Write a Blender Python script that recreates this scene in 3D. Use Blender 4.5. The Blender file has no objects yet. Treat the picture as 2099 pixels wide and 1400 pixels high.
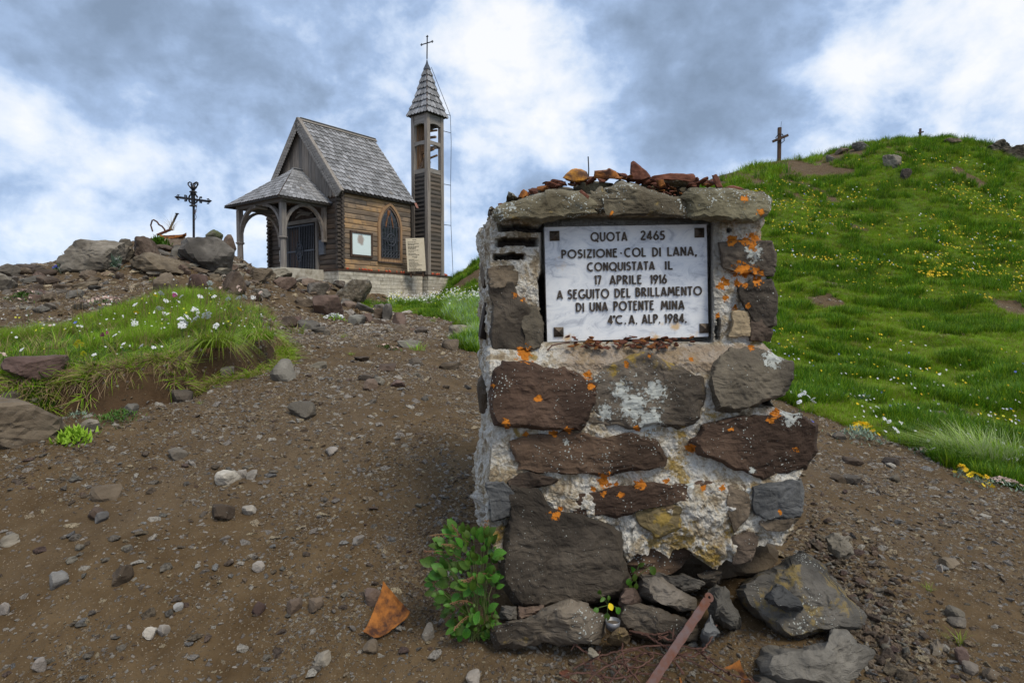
import bpy, math, random
import numpy as np
from mathutils import Vector, Matrix, Euler

random.seed(7)
RNG = np.random.default_rng(7)
PI = math.pi
SC = bpy.context.scene
COL = SC.collection

# ------------------------------------------------------------------ camera
F_PX, CZ, PITCH = 1277.0, 0.95, math.atan(53.8 / 1277.0)
cd = bpy.data.cameras.new('camera')
cam = bpy.data.objects.new('camera', cd); COL.objects.link(cam)
cam.location = (0, 0, CZ); cam.rotation_euler = (PI / 2 - PITCH, 0, 0)
cd.sensor_width = 36; cd.lens = 36 * F_PX / 2099; cd.clip_start = 0.05; cd.clip_end = 2000
SC.camera = cam
CP, SP = math.cos(PITCH), math.sin(PITCH)

def P(px, py, d):
    """the place seen at photo pixel (px, py), d metres ahead of the camera along +Y"""
    a, b = (px - 1049.5) / F_PX, -(py - 700.0) / F_PX
    y, z = CP + b * SP, -SP + b * CP
    k = d / y
    return Vector((a * k, d, CZ + z * k))

def project(v):
    """numpy (N,3) world points -> photo pixels"""
    x, y, z = v[:, 0], v[:, 1], v[:, 2] - CZ
    f = y * CP - z * SP; u = y * SP + z * CP
    return 1049.5 + F_PX * x / f, 700 - F_PX * u / f

# ------------------------------------------------------------------ light
SUN_EL, SUN_AZ = math.radians(54), math.radians(142)   # azimuth clockwise from +Y: right and a little behind the camera
def NN(nt, typ, ins=None, **props):
    n = nt.nodes.new(typ)
    for k, v in props.items(): setattr(n, k, v)
    for k, v in (ins or {}).items():
        s = n.inputs[k]
        if hasattr(v, 'is_output'): nt.links.new(v, s)
        elif isinstance(v, bpy.types.Node): nt.links.new(v.outputs[0], s)
        else:
            if s.type == 'RGBA' and len(v) == 3: v = (*v, 1)
            s.default_value = v
    return n
def MT(nt, op, a, b=0.0, c=0.0, clamp=False):
    return NN(nt, 'ShaderNodeMath', {0: a, 1: b, 2: c}, operation=op, use_clamp=clamp).outputs[0]
def MIX(nt, f, a, b, bt='MIX'):
    n = nt.nodes.new('ShaderNodeMix'); n.data_type = 'RGBA'; n.blend_type = bt
    for s, v in ((n.inputs[0], f), (n.inputs[6], a), (n.inputs[7], b)):
        if hasattr(v, 'is_output'): nt.links.new(v, s)
        else: s.default_value = (*v, 1) if isinstance(v, tuple) and len(v) == 3 else v
    return n.outputs[2]
def RAMP(nt, f, stops, interp='LINEAR'):
    n = nt.nodes.new('ShaderNodeValToRGB'); r = n.color_ramp; r.interpolation = interp
    while len(r.elements) < len(stops): r.elements.new(0.5)
    for e, (p, c) in zip(r.elements, stops):
        e.position = p; e.color = (c, c, c, 1) if isinstance(c, (int, float)) else (*c, 1)
    nt.links.new(f, n.inputs[0]); return n.outputs[0]
def MR(nt, v, a, b, c=0.0, d=1.0):
    return NN(nt, 'ShaderNodeMapRange', {0: v, 1: a, 2: b, 3: c, 4: d}, interpolation_type='SMOOTHSTEP').outputs[0]

world = bpy.data.worlds.new('World'); SC.world = world; world.use_nodes = True
wn = world.node_tree; wn.nodes.clear()
tc = NN(wn, 'ShaderNodeTexCoord').outputs['Generated']
sky = NN(wn, 'ShaderNodeTexSky', sky_type='NISHITA', sun_disc=False, sun_elevation=SUN_EL, sun_rotation=SUN_AZ, altitude=2400)
# cloud sheet: direction flattened on a high plane so that the clouds crowd towards the horizon
sep = NN(wn, 'ShaderNodeSeparateXYZ', {0: tc})
zz = MT(wn, 'ADD', MT(wn, 'MAXIMUM', sep.outputs[2], 0.0), 0.62)
cmb = NN(wn, 'ShaderNodeCombineXYZ', {0: MT(wn, 'DIVIDE', sep.outputs[0], zz), 1: MT(wn, 'DIVIDE', sep.outputs[1], zz), 2: MT(wn, 'MULTIPLY', sep.outputs[2], 1.6)}).outputs[0]
skv = NN(wn, 'ShaderNodeVectorMath', {0: tc, 1: (1.0, 1.0, 1.3)}, operation='MULTIPLY').outputs[0]
n1 = NN(wn, 'ShaderNodeTexNoise', {'Vector': skv, 'Scale': 3.2, 'Detail': 9.0, 'Roughness': 0.52, 'Distortion': 0.15}).outputs[0]
n2 = NN(wn, 'ShaderNodeTexNoise', {'Vector': skv, 'Scale': 8.5, 'Detail': 9.0, 'Roughness': 0.56, 'Distortion': 0.2}).outputs[0]
val = MT(wn, 'ADD', MT(wn, 'MULTIPLY', MT(wn, 'SUBTRACT', n1, 0.5), 1.45), MT(wn, 'MULTIPLY', MT(wn, 'SUBTRACT', n2, 0.5), 1.6))
def sky_dir(px, py):
    v = P(px, py, 10) - Vector((0, 0, CZ)); return v.normalized()
# great cloud masses and openings: (px, py, angular radius in rad, weight)
nb_ = MT(wn, 'ADD', MT(wn, 'MULTIPLY', n2, 1.6), .2)
for bx, by, br, bw in ((1080, 60, .10, .24), (1010, 170, .08, .24), (1130, 200, .10, .20), (880, 20, .07, .05), (1480, 120, .20, -.42), (1330, 230, .16, -.24),
                       (1640, 60, .14, -.22), (560, 70, .17, -.36), (120, 150, .16, -.36), (330, 90, .16, -.30), (40, 60, .1, -.12), (700, 190, .07, .30), (470, 230, .12, .16),
                       (300, 250, .13, .16), (200, 420, .13, -.10), (330, 370, .10, -.08), (80, 280, .09, .16), (1950, 170, .17, .30), (1720, 130, .08, .28), (2040, 20, .12, .10), (970, 400, .12, .10),
                       (1400, 300, .1, .10), (830, 130, .1, -.22), (1000, 300, .1, .05), (1830, 60, .06, -.16), (1650, 250, .1, .2), (60, 520, .2, .12)):
    d = NN(wn, 'ShaderNodeVectorMath', {0: tc, 1: tuple(sky_dir(bx, by))}, operation='DOT_PRODUCT').outputs['Value']
    e = MT(wn, 'MULTIPLY', MT(wn, 'SUBTRACT', d, 1.0), 2.0 / (br * br))
    val = MT(wn, 'ADD', val, MT(wn, 'MULTIPLY', MT(wn, 'MULTIPLY', MT(wn, 'EXPONENT', e), nb_), bw * .72))
n3 = NN(wn, 'ShaderNodeTexNoise', {'Vector': skv, 'Scale': 19.0, 'Detail': 8.0, 'Roughness': 0.6}).outputs[0]
val = MT(wn, 'ADD', MT(wn, 'ADD', val, MT(wn, 'MULTIPLY', MT(wn, 'SUBTRACT', n3, .5), .50)), 0.605)
ccol = RAMP(wn, val, [(0.0, (.21, .28, .39)), (0.22, (.27, .36, .51)), (0.42, (.36, .48, .69)), (0.58, (.54, .65, .83)), (0.76, (.73, .79, .88)), (1.0, (.88, .89, .92))])
skyc = NN(wn, 'ShaderNodeBackground', {0: sky.outputs[0], 1: 0.1})
clo = NN(wn, 'ShaderNodeBackground', {0: ccol, 1: 0.64})
mxs = NN(wn, 'ShaderNodeMixShader', {0: 0.93, 1: skyc.outputs[0], 2: clo.outputs[0]})
NN(wn, 'ShaderNodeOutputWorld', {0: mxs.outputs[0]})

sl = bpy.data.lights.new('sun', 'SUN'); sl.energy = 1.5; sl.angle = math.radians(22); sl.color = (1, .92, .76)
sun = bpy.data.objects.new('sun', sl); COL.objects.link(sun)
sdir = Vector((math.sin(SUN_AZ) * math.cos(SUN_EL), math.cos(SUN_AZ) * math.cos(SUN_EL), math.sin(SUN_EL)))
sun.rotation_euler = sdir.to_track_quat('Z', 'Y').to_euler(); sun.location = (0, 0, 40)
vs = SC.view_settings
vs.view_transform = 'Standard'; vs.look = 'None'; vs.gamma = 1; vs.exposure = 0.85; vs.use_curve_mapping = False
SC.cycles.use_denoising = True
SC.cycles.max_bounces = 6; SC.cycles.transparent_max_bounces = 8

# ------------------------------------------------------------------ numpy noise
def _h(i, j, k, s):
    h = (i * 374761393 + j * 668265263 + k * 2147483647 + s * 974634777) & 0xffffffff
    h = ((h ^ (h >> 13)) * 1274126177) & 0xffffffff
    h = ((h ^ (h >> 16)) * 2246822519) & 0xffffffff
    return ((h ^ (h >> 15)) & 0xffffff) / 0xffffff * 2 - 1
def vn(p, s=0):
    p = np.asarray(p, float)
    f = np.floor(p); t = p - f; i = f.astype(np.int64); t = t * t * (3 - 2 * t)
    r = 0
    for a in (0, 1):
        for b in (0, 1):
            for c in (0, 1):
                w = (t[:, 0] if a else 1 - t[:, 0]) * (t[:, 1] if b else 1 - t[:, 1]) * (t[:, 2] if c else 1 - t[:, 2])
                r = r + w * _h(i[:, 0] + a, i[:, 1] + b, i[:, 2] + c, s)
    return r
def fbm(p, scale, octv=4, s=0, rough=.5):
    p = np.asarray(p, float)
    if p.shape[1] == 2: p = np.column_stack([p, np.zeros(len(p))])
    r = 0; a = 1; n = 0
    for o in range(octv):
        r = r + a * vn(p * scale + 17.3 * o, s + o); n += a; a *= rough; scale *= 2.03
    return r / n * 1.6
def sst(a, b, x):
    t = np.clip((x - a) / (b - a), 0, 1); return t * t * (3 - 2 * t)

# ------------------------------------------------------------------ object helpers
def tag(o, label=None, cat=None, group=None, kind=None):
    if label: o['label'] = label
    if cat: o['category'] = cat
    if group: o['group'] = group
    if kind: o['kind'] = kind
    return o
def empty(name, loc=(0, 0, 0), rz=0.0):
    o = bpy.data.objects.new(name, None); COL.objects.link(o); o.location = loc; o.rotation_euler = (0, 0, rz)
    o.empty_display_size = .1; return o
def link(name, me, parent=None):
    o = bpy.data.objects.new(name, me); COL.objects.link(o)
    if parent is not None: o.parent = parent
    return o
def mesh(name, V, Fc, mat=None, smooth=False, attrs=None, midx=None):
    me = bpy.data.meshes.new(name)
    V = np.asarray(V, np.float32)
    if isinstance(Fc, np.ndarray):
        nf, k = Fc.shape
        me.vertices.add(len(V)); me.vertices.foreach_set('co', V.ravel())
        me.loops.add(nf * k); me.loops.foreach_set('vertex_index', Fc.ravel().astype(np.int32))
        me.polygons.add(nf); me.polygons.foreach_set('loop_start', np.arange(0, nf * k, k, dtype=np.int32))
        me.update(calc_edges=True)
    else:
        me.from_pydata([tuple(map(float, v)) for v in V], [], Fc); me.update()
    if mat is not None:
        for m in (mat if isinstance(mat, (list, tuple)) else [mat]): me.materials.append(m)
    if midx is not None: me.polygons.foreach_set('material_index', np.asarray(midx, np.int32))
    me.polygons.foreach_set('use_smooth', np.full(len(me.polygons), bool(smooth)))
    for k, a in (attrs or {}).items():
        at = me.attributes.new(k, 'FLOAT', 'POINT'); at.data.foreach_set('value', np.asarray(a, np.float32))
    me.update(); me.validate()
    return me
class MB:
    """collects shapes and links them as one mesh object"""
    def __init__(s): s.v = []; s.f = []; s.m = []; s.cur = 0
    def add(s, V, Fc, M=None):
        b = len(s.v)
        for v in V:
            v = Vector(v)
            s.v.append(M @ v if M is not None else v)
        for f in Fc: s.f.append([b + i for i in f]); s.m.append(s.cur)
        return s
    def box(s, x0, x1, y0, y1, z0, z1, M=None, j=0.0):
        V = [Vector((x, y, z)) for x in (x0, x1) for y in (y0, y1) for z in (z0, z1)]
        if j: V = [v + Vector((random.uniform(-j, j), random.uniform(-j, j), random.uniform(-j, j))) for v in V]
        return s.add(V, [(0, 1, 3, 2), (4, 6, 7, 5), (0, 4, 5, 1), (2, 3, 7, 6), (0, 2, 6, 4), (1, 5, 7, 3)], M)
    def bar(s, a, b, w, h=None, up=(0, 0, 1), w2=None):
        """square bar from a to b"""
        a, b = Vector(a), Vector(b); d = (b - a).normalized(); up = Vector(up)
        if abs(d.dot(up)) > .98: up = Vector((0, 1, 0))
        x = d.cross(up).normalized(); z = x.cross(d)
        h = h or w; V = []
        for p, q in ((a, 1), (b, w2 or 1)):
            for i, j in ((-1, -1), (1, -1), (1, 1), (-1, 1)): V.append(p + x * (i * w / 2 * q) + z * (j * h / 2 * q))
        return s.add(V, [(3, 2, 1, 0), (4, 5, 6, 7), (0, 1, 5, 4), (1, 2, 6, 5), (2, 3, 7, 6), (3, 0, 4, 7)])
    def tube(s, pts, r, n=6, cap=True):
        pts = [Vector(p) for p in pts]; rs = r if isinstance(r, (list, tuple)) else [r] * len(pts)
        V = []; prev = None
        for i, p in enumerate(pts):
            d = (pts[min(i + 1, len(pts) - 1)] - pts[max(i - 1, 0)])
            d = d.normalized() if d.length > 1e-9 else Vector((0, 0, 1))
            if prev is None:
                x = d.orthogonal().normalized()
            else:
                x = (prev - d * prev.dot(d)); x = x.normalized() if x.length > 1e-6 else d.orthogonal().normalized()
            prev = x; y = d.cross(x)
            for k in range(n):
                a = 2 * PI * k / n; V.append(p + (x * math.cos(a) + y * math.sin(a)) * rs[i])
        Fc = [(i * n + k, i * n + (k + 1) % n, (i + 1) * n + (k + 1) % n, (i + 1) * n + k) for i in range(len(pts) - 1) for k in range(n)]
        if cap: Fc += [tuple(range(n))[::-1], tuple((len(pts) - 1) * n + k for k in range(n))]
        return s.add(V, Fc)
    def lathe(s, prof, n=12, M=None):
        V = []; Fc = []
        for r, z in prof:
            for k in range(n):
                a = 2 * PI * k / n; V.append((r * math.cos(a), r * math.sin(a), z))
        for i in range(len(prof) - 1):
            for k in range(n): Fc.append((i * n + k, i * n + (k + 1) % n, (i + 1) * n + (k + 1) % n, (i + 1) * n + k))
        Fc += [tuple(range(n))[::-1], tuple((len(prof) - 1) * n + k for k in range(n))]
        return s.add(V, Fc, M)
    def prism(s, poly, y0, y1, M=None):
        """polygon in x,z extruded along y (poly may be concave if filled by the caller as strips)"""
        n = len(poly)
        V = [(x, y0, z) for x, z in poly] + [(x, y1, z) for x, z in poly]
        return s.add(V, [tuple(range(n)), tuple(range(2 * n - 1, n - 1, -1))] + [(i, i + n, (i + 1) % n + n, (i + 1) % n) for i in range(n)], M)
    def build(s, name, mat, parent=None, smooth=False):
        me = mesh(name, [tuple(v) for v in s.v], s.f, mat, smooth, midx=s.m if isinstance(mat, (list, tuple)) else None)
        return link(name, me, parent)
    def mesh(s, name, mat, smooth=False):
        return mesh(name, [tuple(v) for v in s.v], s.f, mat, smooth, midx=s.m if isinstance(mat, (list, tuple)) else None)

# ------------------------------------------------------------------ materials
def newmat(name):
    m = bpy.data.materials.new(name); m.use_nodes = True; m.node_tree.nodes.clear(); return m, m.node_tree
def finish(nt, col, rough=.85, bump=None, bstr=.4, bdist=.01, metal=0.0, spec=.3, trans=None, bump2=None):
    ins = {'Base Color': col, 'Roughness': rough, 'Metallic': metal, 'Specular IOR Level': spec}
    b = NN(nt, 'ShaderNodeBsdfPrincipled', ins)
    if bump is not None:
        bn = NN(nt, 'ShaderNodeBump', {'Strength': bstr, 'Distance': bdist, 'Height': bump})
        nt.links.new(bn.outputs[0], b.inputs['Normal'])
    out = b.outputs[0]
    if trans is not None:
        t = NN(nt, 'ShaderNodeBsdfTranslucent', {0: col})
        out = NN(nt, 'ShaderNodeMixShader', {0: trans, 1: out, 2: t.outputs[0]}).outputs[0]
    NN(nt, 'ShaderNodeOutputMaterial', {0: out})
def coords(nt, rnd=True, scale=(1, 1, 1)):
    v = NN(nt, 'ShaderNodeTexCoord').outputs['Object']
    if rnd:
        r = NN(nt, 'ShaderNodeObjectInfo').outputs['Random']
        v = NN(nt, 'ShaderNodeVectorMath', {0: v, 1: MT(nt, 'MULTIPLY', r, 37.0)}, operation='ADD').outputs[0]
    if scale != (1, 1, 1): v = NN(nt, 'ShaderNodeVectorMath', {0: v, 1: scale}, operation='MULTIPLY').outputs[0]
    return v
def noise(nt, v, sc, det=4.0, rough=.55, dist=0.0):
    return NN(nt, 'ShaderNodeTexNoise', {'Vector': v, 'Scale': sc, 'Detail': det, 'Roughness': rough, 'Distortion': dist}).outputs[0]
def voro(nt, v, sc, feat='F1', out='Distance'):
    return NN(nt, 'ShaderNodeTexVoronoi', {'Vector': v, 'Scale': sc}, feature=feat).outputs[out]
def attr(nt, name):
    return NN(nt, 'ShaderNodeAttribute', attribute_name=name).outputs['Fac']
def attrmask(nt, name, v, sc, lo=.42, hi=.5):
    a = attr(nt, name)
    n = noise(nt, v, sc, 5.0, .65)
    k = MT(nt, 'ADD', MT(nt, 'MULTIPLY', a, .85), MT(nt, 'MULTIPLY', MT(nt, 'SUBTRACT', n, .5), 2.4))
    return MT(nt, 'MULTIPLY', MR(nt, k, lo, hi), MR(nt, a, .02, .12))

def rockmat(name, c1, c2, white=.3, orange=.0, yellow=.0, strata=0.0, rand=.25, rough=.88, sc=1.0, tint=None):
    m, nt = newmat(name)
    v = coords(nt)
    n = noise(nt, v, 9 * sc, 7.0, .62, .3)
    big = noise(nt, v, 2.6 * sc, 3.0)
    col = MIX(nt, RAMP(nt, n, [(.32, 0), (.68, 1)]), c1, c2)
    col = MIX(nt, MR(nt, big, .45, .62), col, tint or tuple(x * .62 for x in c1))
    r = NN(nt, 'ShaderNodeObjectInfo').outputs['Random']
    hsv = NN(nt, 'ShaderNodeHueSaturation', {'Color': col, 'Value': MT(nt, 'ADD', MT(nt, 'MULTIPLY', r, rand * 2), 1 - rand), 'Hue': MT(nt, 'ADD', MT(nt, 'MULTIPLY', r, .03), .485)})
    col = hsv.outputs[0]
    fine = noise(nt, v, 70 * sc, 4.0, .7)
    bump = MT(nt, 'ADD', MT(nt, 'MULTIPLY', n, 1.0), MT(nt, 'MULTIPLY', fine, .35))
    if strata:
        vs_ = NN(nt, 'ShaderNodeVectorMath', {0: v, 1: (1, 1, 4)}, operation='MULTIPLY').outputs[0]
        st = noise(nt, vs_, 4.5 * sc, 6.0, .65, .8)
        bump = MT(nt, 'ADD', bump, MT(nt, 'MULTIPLY', st, .7 * strata))
        col = MIX(nt, MT(nt, 'MULTIPLY', MR(nt, st, .35, .62), .45 * strata), col, tuple(x * .45 for x in c1))
    if white:
        wob = noise(nt, v, 150 * sc, 3.0, .7)
        pw = MT(nt, 'ADD', voro(nt, v, 105 * sc), MT(nt, 'MULTIPLY', MT(nt, 'SUBTRACT', wob, .5), .5))
        pw2 = MT(nt, 'ADD', voro(nt, v, 48 * sc), MT(nt, 'MULTIPLY', MT(nt, 'SUBTRACT', wob, .5), .45))
        zone = noise(nt, v, 7 * sc, 5.0, .65)
        thr = MT(nt, 'MULTIPLY', MR(nt, zone, .38, .68), .33 * white + .03)
        msk = MR(nt, MT(nt, 'SUBTRACT', thr, pw), -.04, .05)
        msk = MT(nt, 'MAXIMUM', msk, MR(nt, MT(nt, 'SUBTRACT', MT(nt, 'MULTIPLY', thr, .62), pw2), -.02, .05))
        msk = MT(nt, 'MAXIMUM', msk, attrmask(nt, 'whitel', v, 75, .36, .52))
        col = MIX(nt, MT(nt, 'MULTIPLY', msk, .88), col, MIX(nt, fine, (.24, .25, .23), (.60, .62, .58)))
        bump = MT(nt, 'ADD', bump, MT(nt, 'MULTIPLY', msk, .3))
    if yellow:
        z2 = noise(nt, v, 11 * sc, 6.0, .7, .2)
        msk = MT(nt, 'MAXIMUM', MT(nt, 'MULTIPLY', MR(nt, z2, .66 - .14 * yellow, .72 - .1 * yellow), .6), attrmask(nt, 'yellow', v, 60, .4, .8))
        col = MIX(nt, msk, col, (.24, .165, .04))
    if orange:
        z3 = noise(nt, v, 8 * sc, 5.0, .7)
        sp = MR(nt, z3, .74 - .08 * orange, .76 - .08 * orange)
        om = MT(nt, 'MAXIMUM', sp, attrmask(nt, 'orange', v, 62))
        col = MIX(nt, om, col, MIX(nt, fine, (.30, .075, .008), (.66, .24, .02)))
        bump = MT(nt, 'ADD', bump, MT(nt, 'MULTIPLY', om, .4))
    finish(nt, col, rough, bump, .85, .013)
    return m

M = {}
M['rock_dark'] = rockmat('dark basalt rock', (.066, .052, .040), (.135, .108, .082), .5, .2, 0, .4)
M['rock_maroon'] = rockmat('dark maroon rock', (.072, .042, .027), (.135, .085, .056), .7, .3, 0, .4)
M['rock_char'] = rockmat('charcoal rock', (.060, .048, .034), (.125, .104, .076), .3, .1, 0, .3)
M['rock_brown'] = rockmat('brown rock', (.095, .068, .046), (.17, .13, .095), .35, .1, 0, .5)
M['rock_lichen'] = rockmat('rock grown over by white lichen', (.080, .062, .046), (.16, .13, .10), 1.0, .35, .3, .2)
M['rock_cap'] = rockmat('cap slab rock under lichen', (.075, .060, .036), (.19, .165, .11), 1.5, .4, .5, .2, sc=1.2)
M['rock_bluegrey'] = rockmat('blue grey slate', (.060, .060, .060), (.13, .13, .13), .35, .2, 0, .3)
M['rock_ochre'] = rockmat('ochre rock', (.12, .085, .04), (.2, .15, .08), .2, .2, .9, .2)
M['rock_sand'] = rockmat('sandy stone insert', (.30, .22, .14), (.40, .30, .20), 0, 0, 0, .1, .05)
M['rock_pale'] = rockmat('pale grey slab rock', (.15, .128, .10), (.27, .235, .19), .3, .0, 0, .6)
M['rock_green'] = rockmat('mossy rock', (.12, .11, .08), (.19, .17, .125), .3, 0, 0, .4, tint=(.085, .10, .045))
M['rock_grey'] = rockmat('clean grey rock', (.120, .108, .092), (.20, .182, .155), 0.05, 0, 0, .6)
M['rock_yel'] = rockmat('boulder with yellow lichen', (.085, .078, .066), (.17, .155, .13), .8, .15, .95, .4)
M['rock_red'] = rockmat('purple brown rock', (.105, .068, .052), (.18, .125, .10), .08, 0, 0, .5)
M['pebble'] = rockmat('pebbles', (.17, .125, .080), (.43, .34, .24), 0, 0, 0, 0, .55, sc=2)
M['pebble_pale'] = rockmat('pale pebbles', (.28, .245, .21), (.42, .38, .33), 0, 0, 0, 0, .35, sc=2)
M['pebble_red'] = rockmat('reddish pebbles', (.14, .092, .062), (.25, .18, .13), 0, 0, 0, 0, .35, sc=2)
M['pebble_grey'] = rockmat('blue grey pebbles', (.17, .16, .15), (.29, .28, .265), 0, 0, 0, 0, .35, sc=2)

def mk_mortar():
    m, nt = newmat('old lime mortar')
    v = coords(nt, False)
    n = noise(nt, v, 15, 9.0, .72, .5); f = noise(nt, v, 130, 4.0, .75); g = noise(nt, v, 38, 5.0, .7)
    col = RAMP(nt, n, [(.30, (.15, .105, .06)), (.40, (.29, .225, .145)), (.47, (.46, .39, .29)), (.52, (.63, .59, .52)), (.72, (.62, .62, .60))])
    col = MIX(nt, MR(nt, f, .5, .66), col, MIX(nt, .5, col, (.16, .12, .09)))
    col = MIX(nt, MT(nt, 'MULTIPLY', MR(nt, g, .56, .70), .55), col, (.17, .13, .09))
    y = noise(nt, v, 6, 5.0, .7, .3)
    col = MIX(nt, MT(nt, 'MULTIPLY', MR(nt, y, .55, .68), .45), col, (.33, .22, .07))
    col = MIX(nt, MT(nt, 'MULTIPLY', attrmask(nt, 'yellow', v, 55, .35, .8), .85), col, (.31, .20, .035))
    sand = attr(nt, 'sandy')
    col = MIX(nt, MT(nt, 'MULTIPLY', sand, .75), col, MIX(nt, f, (.23, .16, .11), (.42, .33, .25)))
    smooth_ = attr(nt, 'smoothm')
    col = MIX(nt, MT(nt, 'MULTIPLY', smooth_, .8), col, MIX(nt, n, (.27, .26, .23), (.40, .38, .35)))
    col = MIX(nt, attr(nt, 'hole'), col, (.035, .024, .018))  # slots darkened in colour too, painting the shade inside them
    om = attrmask(nt, 'orange', v, 62)
    col = MIX(nt, om, col, MIX(nt, f, (.32, .08, .008), (.68, .25, .02)))
    wl = attrmask(nt, 'whitel', v, 80, .4, .5)
    col = MIX(nt, wl, col, (.62, .64, .62))
    peb = voro(nt, v, 75)
    bump = MT(nt, 'ADD', MT(nt, 'ADD', n, MT(nt, 'MULTIPLY', f, .5)), MT(nt, 'ADD', MT(nt, 'MULTIPLY', g, .8), MT(nt, 'MULTIPLY', peb, -.5)))
    finish(nt, col, .95, bump, 1.0, .017)
    return m
M['mortar'] = mk_mortar()

def mk_marble():
    m, nt = newmat('white marble')
    v = coords(nt, False)
    w = noise(nt, NN(nt, 'ShaderNodeVectorMath', {0: v, 1: (1, 1, 1.7)}, operation='MULTIPLY').outputs[0], 13, 7.0, .7, 1.2)
    w2 = noise(nt, v, 34, 6.0, .7, .8)
    col = RAMP(nt, w, [(.34, (.40, .42, .47)), (.44, (.60, .62, .66)), (.55, (.70, .71, .73)), (.8, (.74, .74, .75))])
    col = MIX(nt, MT(nt, 'MULTIPLY', MR(nt, w2, .60, .70), .5), col, (.34, .35, .40))
    col = MIX(nt, MT(nt, 'MULTIPLY', attrmask(nt, 'stain', v, 25, .3, 1.0), .8), col, (.55, .33, .10))
    finish(nt, col, .42, w2, .12, .002, spec=.4)
    return m
M['marble'] = mk_marble()
def simple(name, c1, c2, sc=20, rough=.7, metal=0.0, bstr=.3, bdist=.004, rand=.2, det=5.0, trans=None, spec=.3, lo=.35, hi=.65):
    m, nt = newmat(name)
    v = coords(nt); n = noise(nt, v, sc, det, .65)
    r = NN(nt, 'ShaderNodeObjectInfo').outputs['Random']
    col = NN(nt, 'ShaderNodeHueSaturation', {'Color': MIX(nt, RAMP(nt, n, [(lo, 0), (hi, 1)]), c1, c2), 'Value': MT(nt, 'ADD', MT(nt, 'MULTIPLY', r, rand * 2), 1 - rand)}).outputs[0]
    finish(nt, col, rough, n, bstr, bdist, metal, spec, trans)
    return m
M['bronze'] = simple('weathered bronze', (.035, .026, .02), (.09, .068, .05), 60, .5, .4, .2, .001, .1)
M['rust'] = simple('dark red rust', (.075, .026, .016), (.16, .06, .035), 45, .85, .1, .6, .004, .35)
M['rust_bright'] = simple('bright orange rust', (.060, .025, .014), (.34, .125, .025), 22, .85, .1, .6, .004, .2, lo=.38, hi=.60)
M['rust_orange'] = simple('yellow orange rusted stone', (.10, .05, .03), (.55, .24, .03), 22, .85, 0, .6, .006, .05, lo=.38, hi=.6)
M['rust_bar'] = simple('flaking painted rust', (.115, .042, .022), (.12, .085, .085), 26, .75, .2, .5, .003, .05)
M['wire'] = simple('rusty wire', (.055, .028, .022), (.12, .06, .045), 40, .7, .3, .2, .001, .1)
M['iron'] = simple('black wrought iron', (.012, .012, .014), (.035, .033, .036), 30, .5, .5, .3, .002, .1)
M['gate_iron'] = simple('greyish gate iron', (.045, .05, .06), (.09, .095, .11), 30, .5, .3, .3, .002, .1)
M['tin'] = simple('dull tin', (.13, .13, .135), (.24, .24, .25), 30, .45, .6, .1, .001, .05)
M['leadgrey'] = simple('grey sheet metal', (.07, .075, .085), (.11, .115, .13), 20, .55, .5, .1, .001, .05)
M['copper'] = simple('copper gutter', (.22, .09, .06), (.36, .18, .13), 20, .55, .4, .1, .001, .05)
M['red_glass'] = simple('red candle plastic', (.38, .035, .015), (.62, .10, .03), 10, .35, 0, 0.0, .001, .3, spec=.5)
M['candle_lid'] = simple('golden candle lid', (.45, .25, .09), (.6, .4, .2), 10, .4, .5, 0.0, .001, .2)
def woodmat(name, c1, c2, axis, dark=.5, rand=.3, warm=None, warmlo=.5, sc=1.0):
    """grain along axis (0,1,2)"""
    m, nt = newmat(name)
    s = [28, 28, 28]; s[axis] = 1.6
    v = coords(nt); vg = NN(nt, 'ShaderNodeVectorMath', {0: v, 1: tuple(s)}, operation='MULTIPLY').outputs[0]
    g = noise(nt, vg, 1.0 * sc, 6.0, .62, .5); b = noise(nt, v, 1.7, 4.0, .6)
    col = MIX(nt, RAMP(nt, g, [(.33, 0), (.66, 1)]), c1, c2)
    if warm: col = MIX(nt, MT(nt, 'MULTIPLY', MR(nt, b, warmlo, warmlo + .14), .85), col, MIX(nt, g, tuple(x * .6 for x in warm), warm))
    col = MIX(nt, MT(nt, 'MULTIPLY', RAMP(nt, g, [(.22, 1), (.38, 0)]), dark), col, tuple(x * .3 for x in c1))
    r = NN(nt, 'ShaderNodeObjectInfo').outputs['Random']
    col = NN(nt, 'ShaderNodeHueSaturation', {'Color': col, 'Value': MT(nt, 'ADD', MT(nt, 'MULTIPLY', r, rand * 2), 1 - rand), 'Saturation': MT(nt, 'ADD', MT(nt, 'MULTIPLY', r, .5), .7)}).outputs[0]
    finish(nt, col, .85, g, .5, .012, spec=.2)
    return m
M['wall_side'] = woodmat('weathered side planks', (.125, .086, .058), (.265, .195, .135), 1, .65, .36, (.44, .29, .165), .47)  # sunlit tone of this wall is put into the colour
M['wall_front'] = woodmat('shaded porch logs', (.060, .042, .032), (.12, .09, .068), 0, .5, .25)  # darker than the side planks: porch shade put into the colour
M['gable'] = woodmat('grey brown gable boards', (.12, .10, .082), (.26, .22, .185), 2, .7, .28)
M['grey_x'] = woodmat('silver grey beam wood', (.135, .12, .107), (.29, .265, .24), 0, .5, .15)
M['grey_y'] = woodmat('silver grey beam wood along', (.135, .12, .107), (.29, .265, .24), 1, .5, .15)
M['grey_z'] = woodmat('silver grey post wood', (.135, .115, .10), (.29, .255, .225), 2, .5, .15)
M['tow_shade'] = woodmat('shaded tower boards', (.045, .038, .034), (.10, .088, .08), 0, .5, .25)  # darker copy of the tower boards, shade of the front face painted in
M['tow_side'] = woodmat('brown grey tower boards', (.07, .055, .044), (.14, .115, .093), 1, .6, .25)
M['warm_z'] = woodmat('warm window wood', (.20, .115, .06), (.38, .235, .13), 2, .4, .1)
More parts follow.
